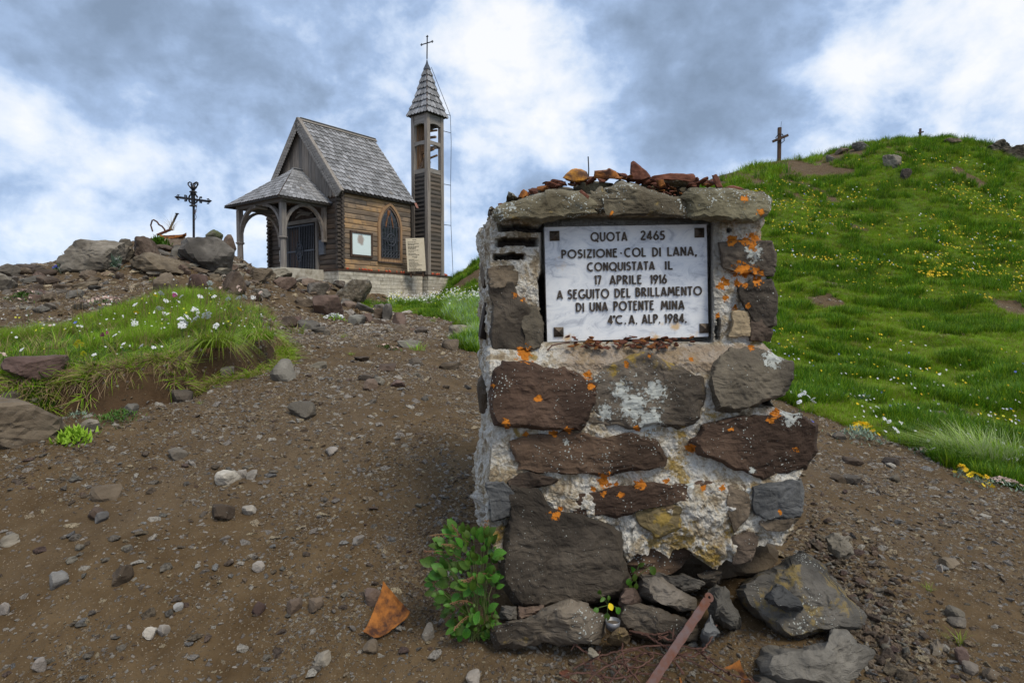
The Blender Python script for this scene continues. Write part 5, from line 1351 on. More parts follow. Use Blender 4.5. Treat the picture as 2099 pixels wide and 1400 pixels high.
MB().box(XR - .07, XR + .07, -PD + .075, -.03, PT, PT + .148).build('porch_beam', M['grey_y'], porch)
MB().box(XL - .07, XL + .07, -PD + .075, -.03, PT, PT + .148).build('porch_beam', M['grey_y'], porch)
for x in (PC - .6, PC, PC + .6): MB().box(x - .05, x + .05, -PD - .28, -PD + .3, PT + .12, PT + .21).build('rafter_end', M['grey_y'], porch)
MB().lathe([(.06, -PD - .13), (.06, -PD + .3)], 8, Matrix.Translation((PC - .12, 0, PT - .03)) @ Matrix.Rotation(-PI / 2, 4, 'X') @ Matrix.Diagonal((1, 1, 1, 1))).build('round_beam_end', M['grey_y'], porch)
def brace(p_post, dirv, reach, z0=.98, z1=PT - .01, w=.085):
    """curved brace springing from a post and bending into the beam"""
    mb = MB(); pts = []
    for t in np.linspace(0, 1, 9):
        a = t * PI / 2; pts.append(Vector(p_post) + Vector(dirv) * (reach * (1 - math.cos(a)) + .03) + Vector((0, 0, z0 + (z1 - z0) * math.sin(a) ** .9)))
    for i in range(8):
        mb.bar(pts[i], pts[i + 1] + (pts[i + 1] - pts[i]) * .08, w, .12, up=Vector(dirv).cross(Vector((0, 0, 1))))
    return mb.build('brace', M['grey_z'], porch)
hx = PWd / 2 - .06; hy = PD / 2 + .08
brace((XR, -PD, 0), (-1, 0, 0), hx * .82); brace((XL, -PD, 0), (1, 0, 0), hx * .82)
brace((XR, -PD, 0), (0, 1, 0), hy * .9); brace((XR, -.10, 0), (0, -1, 0), hy * .78)
brace((XL, -PD, 0), (0, 1, 0), hy * .9); brace((XL, -.10, 0), (0, -1, 0), hy * .78)
# porch roof: three faces, slightly bell-cast
ER, EL, EF = XR + PO, XL - PO, -PD - PO
apex0, apex1 = Vector((PC, -HD, HZ_)), Vector((PC, -.02, HZ_))
def face_frame(e0, e1, top):
    """x along the eave e0->e1, y down towards the eave, origin above at the height of the top"""
    ax = (e1 - e0).normalized(); foot = e0 + ax * (top - e0).dot(ax); dn = (foot - top); L = dn.length; dn.normalize(); nz = ax.cross(dn)
    if nz.z < 0: nz = -nz
    m = Matrix((ax, dn, nz)).transposed().to_4x4(); m.translation = top; return m, L
Vd = [(ER, EF, PE), (EL, EF, PE), (ER, -.02, PE), (EL, -.02, PE), tuple(apex0), tuple(apex1)]
Vt = [(x, y, z) for x, y, z in Vd] + [(x, y, z - .045) for x, y, z in Vd]
proof = link('porch_roof', mesh('porch_roof', Vt, [(0, 4, 1), (0, 2, 5, 4), (1, 4, 5, 3), (6, 7, 10), (6, 10, 11, 8), (7, 9, 11, 10), (0, 1, 7, 6), (2, 0, 6, 8), (1, 3, 9, 7)], M['roofdeck']), chapel)
RP = 10
faces = [(Vector((EL, EF, PE)), Vector((ER, EF, PE)), 'tri'), (Vector((ER, EF, PE)), Vector((ER, -.02, PE)), 'right'), (Vector((EL, -.02, PE)), Vector((EL, EF, PE)), 'left')]
stuffmb = MB()
for e0, e1, kind in faces:
    m_, L = face_frame(e0, e1, apex0.copy()); ex2 = L / RP
    width = (e1 - e0).length; xo = -(apex0 - e0).dot((e1 - e0).normalized())
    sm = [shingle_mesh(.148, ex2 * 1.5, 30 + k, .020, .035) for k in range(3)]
    for r in range(RP):
        yb = ex2 * (r + 1); f = yb / L
        if kind == 'tri': xa, xb = xo * f, (xo + width) * f
        elif kind == 'right': xa, xb = xo * f, (xo + width)
        else: xa, xb = xo, (xo + width) * f
        if kind == 'right': xa, xb = xo * f, xo + width
        n = max(2, round((xb - xa) / .15)); st = (xb - xa) / n
        for c in range(n):
            xx = xa + st * (c + .5); yy = ex2 * (r - .42)
            def edge_x(y):
                ff = max(y, .01) / L
                if kind == 'tri': return xo * ff, (xo + width) * ff
                if kind == 'right': return xo * ff, xo + width
                return xo, (xo + width) * ff
            lz = random.uniform(0, .003); j = random.uniform(-.006, .006); pr = []
            for u_, dy_ in ((0, -.42), (0, .80), (.14, .96), (.36, 1.05), (.62, 1.06), (.86, .97), (1, .80), (1, -.42)):
                yv = ex2 * (r + dy_) + (j if dy_ > 0 else 0); ea, eb = edge_x(yv); pr.append((ea + (eb - ea) * (c + .02 + .96 * u_) / n, yv, .001 + lz + .045 * (yv - ex2 * (r - .42))))
            V8 = [m_ @ Vector(q) for q in pr] + [m_ @ Vector((q[0], q[1], q[2] + .018)) for q in pr]
            F8 = [tuple(range(8)), tuple(range(15, 7, -1))] + [(i, (i + 1) % 8, 8 + (i + 1) % 8, 8 + i) for i in range(8)]
            if kind == 'left' or r < 2: stuffmb.add(V8, F8)
            else: link('porch_shingle', mesh('porch_shingle', [tuple(q) for q in V8], F8, [M['shingle'], M['darkwood']], midx=[0, 0] + [1] * 8), proof)  # dark edge faces paint the shade lines here as well
tag(stuffmb.build('upper_porch_shingles', M['shingle'], proof), kind='stuff')
# plinth with coursed blocks
def plinth(o_parent, x0, x1, y0, y1, zb, faces_, hb=.125, top=True):
    core = link('plinth', MB().box(x0 + .012, x1 - .012, y0 + .012, y1 - .012, zb, -.075).mesh('plinth', M['joint']), o_parent)
    if top: MB().box(x0 - .02, x1 + .02, y0 - .02, y1 + .02, -.072, -.012).build('plinth_coping', M['darkwood'], core)
    nz = int((-.08 - zb) / hb)
    for r in range(nz):
        z1 = -.08 - r * hb; z0 = z1 - hb + .008
        if 'R' in faces_:
            y = y0 + (0 if r % 2 else -.0)
            while y < y1 - .02:
                l = min(random.uniform(.3, .75), y1 - y)
                if y1 - (y + l) < .15: l = y1 - y
                p = random.uniform(0, .012)
                MB().box(x1 - .05, x1 + p, y + .004, y + l - .004, z0, z1, j=.002).build('stone_block', M['block'], core); y += l
        if 'F' in faces_:
            x = max(x0, faces_['F'] if isinstance(faces_, dict) else x0)
            while x < x1 - .052:
                l = min(random.uniform(.3, .7), x1 - .052 - x)
                if x1 - .052 - (x + l) < .15: l = x1 - .052 - x
                MB().box(x + .004, x + l - .004, y0 - random.uniform(0, .012), y0 + .05, z0, z1, j=.002).build('stone_block', M['block'], core); x += l
    return core
plinth(chapel, -Wd - .15, .14, -.24, 3.40, -1.25, {'R': 0, 'F': -1.15})
# map board on the side wall
mb_ = empty('map_board', CM @ Vector((.03, .75, .84)), -TH); mb_.scale = (K, K, K); tag(mb_, 'framed faded map board hanging on the plank wall left of the arched window', 'map board')
MB().box(.0, .03, -.38, .38, -.34, .34).build('map_print', M['map'], mb_)
f4 = MB()
for b_ in ((-.45, .45, .345, .415), (-.45, .45, -.415, -.345)): f4.box(-.01, .055, b_[0], b_[1], b_[2], b_[3])
for b_ in ((-.45, -.385), (.385, .45)): f4.box(-.01, .053, b_[0], b_[1], -.343, .343)
f4.build('board_frame', M['darkwood'], mb_)

# ------------------------------------------------------------------ bell tower
tower = chapel_frame('bell_tower'); tag(tower, 'slender wooden bell tower with shingled spire and cross behind the chapel', 'bell tower')
TX, TY, TS, TZ = .191, 3.636, .849, 5.841
xl, yr = TX - TS, TY + TS; pw_ = .15
plinth(tower, xl - .2, TX + .17, TY - .17, yr + .17, -1.25, {'R': 0, 'F': xl + .35})
for x, y in ((TX, TY), (xl, TY), (TX, yr), (xl, yr)):
    sx = -1 if x == TX else 1; sy = 1 if y == TY else -1
    MB().box(min(x, x + sx * pw_), max(x, x + sx * pw_), min(y, y + sy * pw_), max(y, y + sy * pw_), -.01, TZ + .02).build('corner_post', M['grey_z'], tower)
NB = 24; ZP = 3.70; hb = ZP / NB
for k in range(NB):
    z0, z1 = k * hb + .004, (k + 1) * hb - .004
    for nm, mt in (('R', 'tow_side'), ('F', 'tow_shade')):
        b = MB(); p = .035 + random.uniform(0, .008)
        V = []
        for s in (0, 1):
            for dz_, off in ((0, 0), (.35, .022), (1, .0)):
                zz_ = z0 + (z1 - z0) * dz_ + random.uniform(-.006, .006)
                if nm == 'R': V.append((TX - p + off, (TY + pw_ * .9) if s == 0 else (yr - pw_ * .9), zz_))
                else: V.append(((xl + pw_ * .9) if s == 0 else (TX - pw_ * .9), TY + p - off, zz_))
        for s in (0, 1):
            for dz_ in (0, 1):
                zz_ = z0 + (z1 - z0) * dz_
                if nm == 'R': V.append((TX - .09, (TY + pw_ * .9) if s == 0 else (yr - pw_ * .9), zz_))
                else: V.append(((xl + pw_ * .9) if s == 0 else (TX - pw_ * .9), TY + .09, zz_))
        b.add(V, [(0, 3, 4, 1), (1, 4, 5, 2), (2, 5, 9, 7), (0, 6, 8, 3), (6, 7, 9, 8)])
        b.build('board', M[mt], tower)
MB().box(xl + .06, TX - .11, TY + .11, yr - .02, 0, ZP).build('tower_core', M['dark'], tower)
def rails(z0, z1, tag_='rail', arch=0.0):
    for face in ('R', 'F', 'B', 'L'):
        mb = MB(); V = []; n = 6
        for i in range(n + 1):
            t = i / n; za, zb_ = z0 - (arch * (abs(t - .5) * 2) ** 2 if arch < 0 else 0), z1
            zlow = z0 + (-(arch) * (abs(2 * t - 1)) ** 2)
            a = (TY + pw_ * .95) + (TS - pw_ * 1.9) * t; b = (xl + pw_ * .95) + (TS - pw_ * 1.9) * t
            for z in (zlow, z1):
                for d_ in (.02, .10):
                    if face == 'R': V.append((TX - d_, a, z))
                    elif face == 'L': V.append((xl + d_, a, z))
                    elif face == 'F': V.append((b, TY + d_, z))
                    else: V.append((b, yr - d_, z))
        Fc = []
        for i in range(n):
            k = i * 4; Fc += [(k, k + 4, k + 6, k + 2), (k + 1, k + 3, k + 7, k + 5), (k + 2, k + 6, k + 7, k + 3), (k, k + 1, k + 5, k + 4)]
        mb.add(V, Fc); mb.build('rail', M['grey_y'] if face in 'RL' else M['grey_x'], tower)
rails(5.50, TZ - .01, arch=.07); rails(4.74, 4.86, arch=.05); rails(3.70, 3.86)
for k in range(6): MB().box(xl + .10, xl + .13, TY + .16 + .10 * k, TY + .25 + .10 * k, 3.8, 5.8).build('inner_board', M['brownwood'], tower)
MB().bar((xl + .1, TY + .42, 4.55), (TX - .1, TY + .42, 4.62), .09).build('bell_beam', M['brownwood'], tower)
MB().bar((xl + .12, TY + .60, 5.15), (TX - .12, TY + .55, 5.08), .08).build('cross_timber', M['brownwood'], tower)
MB().bar((xl + .12, TY + .60, 5.38), (TX - .12, TY + .62, 5.34), .06).build('cross_timber', M['brownwood'], tower)
MB().bar((xl + .15, TY + .5, 4.30), (TX - .15, TY + .66, 4.44), .06).build('cross_timber', M['brownwood'], tower)
MB().bar((xl + .15, TY + .25, 3.9), (xl + .2, TY + .6, 4.5), .08).build('diagonal_strut', M['brownwood'], tower)
bell = MB().lathe([(.001, .20), (.05, .20), (.07, .15), (.085, .05), (.13, -.05), (.125, -.055), (.001, -.03)], 14, Matrix.Translation((TX - .42, TY + .42, 4.22))).build('bell', M['bronze'], tower, True)
# spire
TO = .115; zE, zA = TZ - .03, 7.891; zc = 7.55
cxT, cyT = TX - TS / 2, TY + TS / 2; hwT = TS / 2 + TO
def spire_hw(z):
    t = (z - zE) / (zA - zE); return hwT * (1 - t) * (1 - .10 * math.sin(PI * min(t, 1)))
lev = np.linspace(zE, zA - .02, 8); V = []
for z in lev:
    h = max(spire_hw(z) - .02, .004); V += [(cxT + h, cyT - h, z), (cxT + h, cyT + h, z), (cxT - h, cyT + h, z), (cxT - h, cyT - h, z)]
spire = link('spire', mesh('spire', V, [(i * 4 + k, i * 4 + (k + 1) % 4, i * 4 + 4 + (k + 1) % 4, i * 4 + 4 + k) for i in range(7) for k in range(4)] + [(3, 2, 1, 0)], M['roofdeck']), tower)
SR = 7; far = MB()
for r in range(SR):
    zt = zc - (zc - zE) * r / SR; zb_ = zc - (zc - zE) * (r + 1) / SR
    hb_, ht_ = spire_hw(zb_) + .012, spire_hw(zt)
    n = max(3, round(hb_ * 2 / .155))
    for fc in range(4):
        ang = fc * PI / 2
        for c in range(n):
            u0, u1 = -hb_ + 2 * hb_ * c / n, -hb_ + 2 * hb_ * (c + 1) / n
            v0, v1 = u0 * ht_ / hb_, u1 * ht_ / hb_; um = (u0 + u1) / 2; g = .003
            bt = .045
            pts = [(v0, ht_ - .02, zt + .02), (v1, ht_ - .02, zt + .02), (u1 - g, hb_ + .012, zb_ + bt), (u1 * .7 + um * .3, hb_ + .016, zb_ + .012), (um, hb_ + .018, zb_), (u0 * .7 + um * .3, hb_ + .016, zb_ + .012), (u0 + g, hb_ + .012, zb_ + bt)]
            j = random.uniform(-.01, .01)
            L_ = []
            for inn in (0, -.03):
                for a_, b_, z_ in pts:
                    b2 = b_ + inn; x_ = cxT + a_ * -math.sin(ang) + b2 * math.cos(ang); y_ = cyT + a_ * math.cos(ang) + b2 * math.sin(ang)
                    L_.append((x_, y_, z_ + j))
            Fc = [tuple(range(7)), tuple(range(13, 6, -1))] + [(i, 7 + i, 7 + (i + 1) % 7, (i + 1) % 7) for i in range(7)]
            if fc in (0, 3): link('shingle', mesh('spire_shingle', L_, Fc, [M['shingle'], M['darkwood']], midx=[0, 0] + [1] * 7), spire)  # edges coloured dark for the shade between spire rows
            else: far.add(L_, Fc)
tag(far.build('far_side_shingles', M['shingle'], spire), kind='stuff')
h1_ = spire_hw(zc) + .02
MB().add([(cxT + h1_, cyT - h1_, zc), (cxT + h1_, cyT + h1_, zc), (cxT - h1_, cyT + h1_, zc), (cxT - h1_, cyT - h1_, zc), (cxT + h1_ * .3, cyT - h1_ * .3, zA - .12), (cxT + h1_ * .3, cyT + h1_ * .3, zA - .12), (cxT - h1_ * .3, cyT + h1_ * .3, zA - .12), (cxT - h1_ * .3, cyT - h1_ * .3, zA - .12), (cxT, cyT, zA + .08)],
         [(0, 1, 5, 4), (1, 2, 6, 5), (2, 3, 7, 6), (3, 0, 4, 7), (4, 5, 8), (5, 6, 8), (6, 7, 8), (7, 4, 8), (3, 2, 1, 0)]).build('spire_cap', M['leadgrey'], spire)
# cross on the spire: arms run along the front of the chapel
cr = MB(); zx = zA + .05
cr.tube([(cxT, cyT, zx), (cxT + .02, cyT, zx + .80)], .022, 6)
zar = zx + .56; adx, ady = math.cos(TH - .35), math.sin(TH - .35)
L1, L2_ = Vector((cxT - .22 * adx, cyT - .22 * ady, zar - .02)), Vector((cxT + .22 * adx, cyT + .22 * ady, zar + .03))
cr.tube([L1, L2_], .02, 6)
for c in (L1, L2_, Vector((cxT + .02, cyT, zx + .80))):
    for k in range(3):
        d_ = (c - Vector((cxT, cyT, zar))).normalized(); s = Vector((0, 0, 1)).cross(d_) if abs(d_.z) < .5 else Vector((adx, ady, 0))
        o_ = c + (d_ * .03 if k == 0 else (s.cross(d_) if abs(d_.z) < .5 else s) * (.03 if k == 1 else -.03))
        cr.lathe([(.001, -.024), (.02, -.01), (.02, .01), (.001, .024)], 6, Matrix.Translation(o_))
cr.build('spire_cross', M['iron'], spire)
# lightning cable held off the posts
mb = MB(); xo, yo = TX + .02, yr + .34
cab = [(cxT + .10, cyT + .12, zc + .10), (xo, yo, TZ + .15), (xo + .01, yo + .03, 5.0), (xo, yo + .0, 3.4), (xo, yo + .01, 1.9), (xo + .02, yo + .08, .3), (xo + .02, yo + .12, -.9)]
mb.tube(cab, .010, 5)
for z in (TZ + .15, 5.35, 3.4, 1.9): mb.tube([(TX - .03, yr - .02, z), (xo, yo, z)], .012, 5)
mb.build('lightning_cable', M['iron'], tower)
mb = MB(); mb.add([(TX - .0, Ln + .02, 2.50), (TX + .10, Ln + .0, 2.36), (TX + .12, Ln + .02, 2.30), (TX + .02, Ln + .04, 2.44), (TX - .0, Ln + .14, 2.50), (TX + .10, Ln + .12, 2.36), (TX + .12, Ln + .12, 2.30), (TX + .02, Ln + .14, 2.44)],
                  [(0, 1, 2, 3), (7, 6, 5, 4), (0, 4, 5, 1), (1, 5, 6, 2), (2, 6, 7, 3), (3, 7, 4, 0)]); mb.build('gutter_spout', M['copper'], chapel)
# text board beside the tower foot
dB = 26.0
bl, br_, bt_ = P(835.5, 557, dB), P(873, 553.5, dB + .12), P(835.5, 489, dB)
bx = (br_ - bl); bwid = bx.length; bx.normalize(); bh = (bt_ - bl).length
tb = empty('text_board', bl); tag(tb, 'cream sign board closely printed with dark text in front of the tower foot', 'sign board')
by_ = Vector((0, 0, 1)).cross(bx)
TBM = Matrix((bx, by_, Vector((0, 0, 1)))).transposed().to_4x4(); TBM.translation = bl; tb.matrix_world = TBM
MB().box(0, bwid, 0, .035, 0, bh).build('board_panel', M['board'], tb)
rows = [(.36, .22, 0), (.40, 0, 0), (.10, .5, 1), (.10, .62, 0), (.10, .38, 1), (.10, .66, 0), (.10, .5, 0), (.10, .42, 1), (.10, .60, 1), (.10, .30, 1), (.10, .44, 0), (.10, .62, 1), (.30, .34, 0), (.42, .2, 1), (.10, .34, 0), (.10, .6, 1), (.10, .34, 0), (.10, .58, 0), (.10, .6, 0), (.12, .72, 0), (.12, .5, 1), (.10, .4, 0), (.10, .7, 0), (.10, .76, 0), (.10, .78, 0), (.6, .3, 0)]
mb = MB(); z = bh * .955
for x0_, wd_, gap in rows:
    x = x0_ * bwid; end = x + wd_ * bwid
    while x < end:
        l = random.uniform(.03, .09)
        if x + l > end: break
        mb.box(x, x + l, -.006, -.001, z - .017, z + .004); x += l + .014
    z -= bh * (.033 + .018 * gap)
tag(mb.build('small_print', M['ink'], tb), kind='stuff')
MB().box(.1, .16, .04, .10, -.25, bh * .7).box(bwid - .16, bwid - .1, .04, .10, -.25, bh * .7).build('board_leg', M['darkwood'], tb)
# red candles on the plinth ledge
def candle(u, v, label, group, h):
    c = empty('grave_candle', CM @ Vector((u, v, -.011))); c.scale = (K * .75, K * .75, K * .75); tag(c, label, 'candle', group)
    mb = MB(); mb.lathe([(.001, 0), (.028, 0), (.032, h * .5), (.028, h), (.001, h)], 8); mb.build('candle_body', M['red_glass'], c, True)
    mb = MB(); mb.lathe([(.001, h), (.03, h), (.022, h + .022), (.001, h + .03)], 8); mb.build('candle_lid', M['candle_lid'], c, True)
for v in (.12, .17): candle(.10, v, 'red votive candle alone on the ledge at the log corner of the chapel', 'candles at the log corner', .07)
for k, v in enumerate((.62, .72, .78, .84, .90, .97, 1.04, 1.1)): candle(.10 + .02 * (k % 2), v, 'red votive candle in the row on the ledge under the map board', 'candles under the map board', random.uniform(.06, .10))
for k, v in enumerate((1.42, 1.72, 1.78, 1.86, 1.93, 2.20, 2.42, 2.5, 2.56)): candle(.10 + .02 * (k % 2), v, 'red votive candle on the ledge under the arched window', 'candles under the arched window', random.uniform(.06, .10))
for k, v in enumerate((3.75, 3.82, 3.95, 4.02, 4.10, 4.42, 4.48, 4.52)): candle(.29, v, 'red votive candle on the ledge at the bell tower foot', 'candles at the tower foot', random.uniform(.06, .10))

# ------------------------------------------------------------------ iron cross on the mound
dX = 10.15; g0 = P(397, 486, dX); g0.z = min(g0.z, ground(g0.x, g0.y)) - .03
ic = empty('wrought_iron_cross', g0); tag(ic, 'ornate black wrought iron cross standing on the stony mound', 'cross')
def ux(px, py): 
    p = P(px, py, dX); return Vector((p.x - g0.x, 0, p.z - g0.z))
mb = MB(); mb.tube([Vector((0, 0, 0)), ux(397, 424)], .019, 8); mb.build('cross_post', M['iron'], ic)
mb = MB(); c0 = ux(396, 408); l_, r_ = ux(366, 405), ux(426, 413)
dx_ = Vector((0, -.02, 0))
mb.bar(l_, r_, .035, .03, up=(0, 1, 0)); mb.bar(ux(396.5, 424), ux(395.5, 392), .05, .04, up=(0, 1, 0))
for e, s in ((l_, -1), (r_, 1)):
    tip = e + Vector((s * .07, 0, .008)); mb.add([e + Vector((0, -.02, .0)), e + Vector((0, .02, 0)), e + Vector((s * .02, 0, .032)), e + Vector((s * .02, 0, -.032)), tip], [(0, 2, 4), (2, 1, 4), (1, 3, 4), (3, 0, 4), (0, 3, 1, 2)])
    for w_ in (1, -1):
        mb.tube([e + Vector((0, 0, 0)), e + Vector((s * .004, 0, w_ * .03)), e + Vector((-s * .015, 0, w_ * .038)), e + Vector((s * .02, 0, w_ * .042))], .007, 5)
        q = c0 + (e - c0) * .42
        mb.tube([q, q + Vector((s * .01, 0, w_ * .045)), q + Vector((s * .035, 0, w_ * .05)), q + Vector((s * .04, 0, w_ * .03)), q + Vector((s * .02, 0, w_ * .03))], .010, 5)
        mb.tube([c0 + Vector((s * .02, 0, w_ * .07)), c0 + Vector((s * .055, 0, w_ * .055)), c0 + Vector((s * .07, 0, w_ * .02))], .014, 5)
mb.build('cross_arm', M['iron'], ic)
for py_, rr in ((422, .06), (397, .05), (393.5, .062)): MB().lathe([(.001, -.009), (rr, -.009), (rr * .8, .009), (.001, .009)], 10, Matrix.Translation(ux(396, py_))).build('collar', M['iron'], ic)
mb = MB(); mb.lathe([(.02, 0), (.045, .05), (.03, .09), (.001, .1)], 10, Matrix.Translation(ux(396, 392)))
t0_ = ux(396, 390)
for s in (-1, 1):
    mb.tube([t0_ + Vector((s * a_, 0, z_)) for a_, z_ in ((.012, 0), (.045, .04), (.078, .085), (.080, .112), (.055, .128), (.030, .118), (.018, .095), (.030, .082), (.040, .095))], .011, 6)
    mb.tube([t0_ + Vector((s * a_ * .5, .05 * b_, z_)) for a_, b_, z_ in ((.012, 0, 0), (.045, 1, .04), (.07, 1.4, .09), (.05, 1.2, .122), (.01, .8, .11))], .009, 5)
mb.build('crown_scroll', M['iron'], ic)
pts = [ux(406, 419), ux(404, 428), ux(402, 438), ux(404, 446), ux(401, 452), ux(398, 455)]
wire([g0 + p + Vector((0, -.03, 0)) for p in pts], .004, 'dangling_wire', 'bit of barbed wire dangling from one arm of the ornate iron cross', None, 14, 2, .004)
# scrap iron by the cross
def scrap(name, pts, r, mat, label, cat, n=6):
    o = empty(name, pts[0]); tag(o, label, cat); mb = MB(); mb.tube([p - pts[0] for p in pts], r, n); mb.build('shaft', M[mat], o); return o
scrap('bent_picket', [P(313, 475, 10), P(309, 462, 10), P(312, 452, 10), P(315, 451, 10)], .012, 'wire', 'thin iron hook curving up beside the yellow flowers on the mound', 'iron scrap')
scrap('twisted_picket', [P(315, 451, 10), P(322, 455, 10), P(326, 461, 10), P(332, 464, 10), P(337, 470, 10), P(340, 478, 10)], .014, 'wire', 'twisted corkscrew iron picket leaning on the mound', 'iron scrap')
o = scrap('iron_stake', [P(346, 474, 9.9), P(363, 439, 10.0)], .016, 'iron', 'straight dark iron stake with a flat head leaning out of the grass tuft', 'iron scrap')
MB().lathe([(.001, 0), (.03, 0), (.03, .012), (.001, .012)], 8, Matrix.Translation(P(363, 439, 10.0) - P(346, 474, 9.9))).build('stake_head', M['iron'], o)
scrap('rusted_pipe', [P(322, 482, 9.8), P(352, 470, 9.8)], .02, 'rust', 'short rusty pipe lying behind the yellow flowers on the mound', 'iron scrap')
bent_plate('curved_rust_sheet', [(327, 486, 9.7), (333, 491, 9.6), (380, 488, 9.6), (384, 484, 9.7)], 'rust_bright', 'long reddish rusted sheet lying across the mound below the iron cross', .03, .01)
# wooden crosses on the green hill
def wood_cross(px, py0, py1, ax0, ay0, ax1, ay1, d, w, label):
    b = P(px - .5, py0, d); b.z = min(b.z, ground(b.x, b.y)) - .05
    t = P(px + .5, py1, d)
    o = empty('wooden_cross', b); tag(o, label, 'cross')
    MB().bar(Vector(), t - b, w, w, up=(0, 1, 0)).build('cross_upright', M['darkwood'], o)
    MB().bar(P(ax0, ay0, d - .02) - b + Vector((0, -w * .8, 0)), P(ax1, ay1, d - .02) - b + Vector((0, -w * .8, 0)), w * .8, w * .85, up=(0, 1, 0)).build('cross_beam', M['darkwood'], o)
    return o, b, t
o, b, t = wood_cross(1597.5, 326, 262, 1582, 292, 1613, 279, 31.2, .145, 'large weathered wooden cross with barbed wire crown on the green hill shoulder')
mb = MB(); c = P(1597.5, 286, 31.1) - b; rr = .20
mb.tube([c + Vector((rr * math.cos(a_) * random.uniform(.8, 1.2), -.12 + .05 * math.sin(3 * a_), rr * 1.1 * math.sin(a_) * random.uniform(.8, 1.2))) for a_ in np.linspace(0, 4 * PI, 40)], .012, 4)
for k in range(26):
    a_ = random.uniform(0, 6.3); q = c + Vector((rr * math.cos(a_), -.12, rr * math.sin(a_))); mb.tube([q, q + Vector((random.uniform(-.09, .09), 0, random.uniform(-.09, .09)))], .007, 4)
mb.build('wire_crown', M['iron'], o)
MB().tube([P(1600.5, 262, 31.2) - b, P(1602, 250, 31.2) - b], .008, 4).build('lightning_rod', M['iron'], o)
wood_cross(1886, 294, 264, 1880.5, 274, 1891, 271.5, 33.6, .085, 'tiny dark cross on the grassy hilltop far behind the large wooden cross')

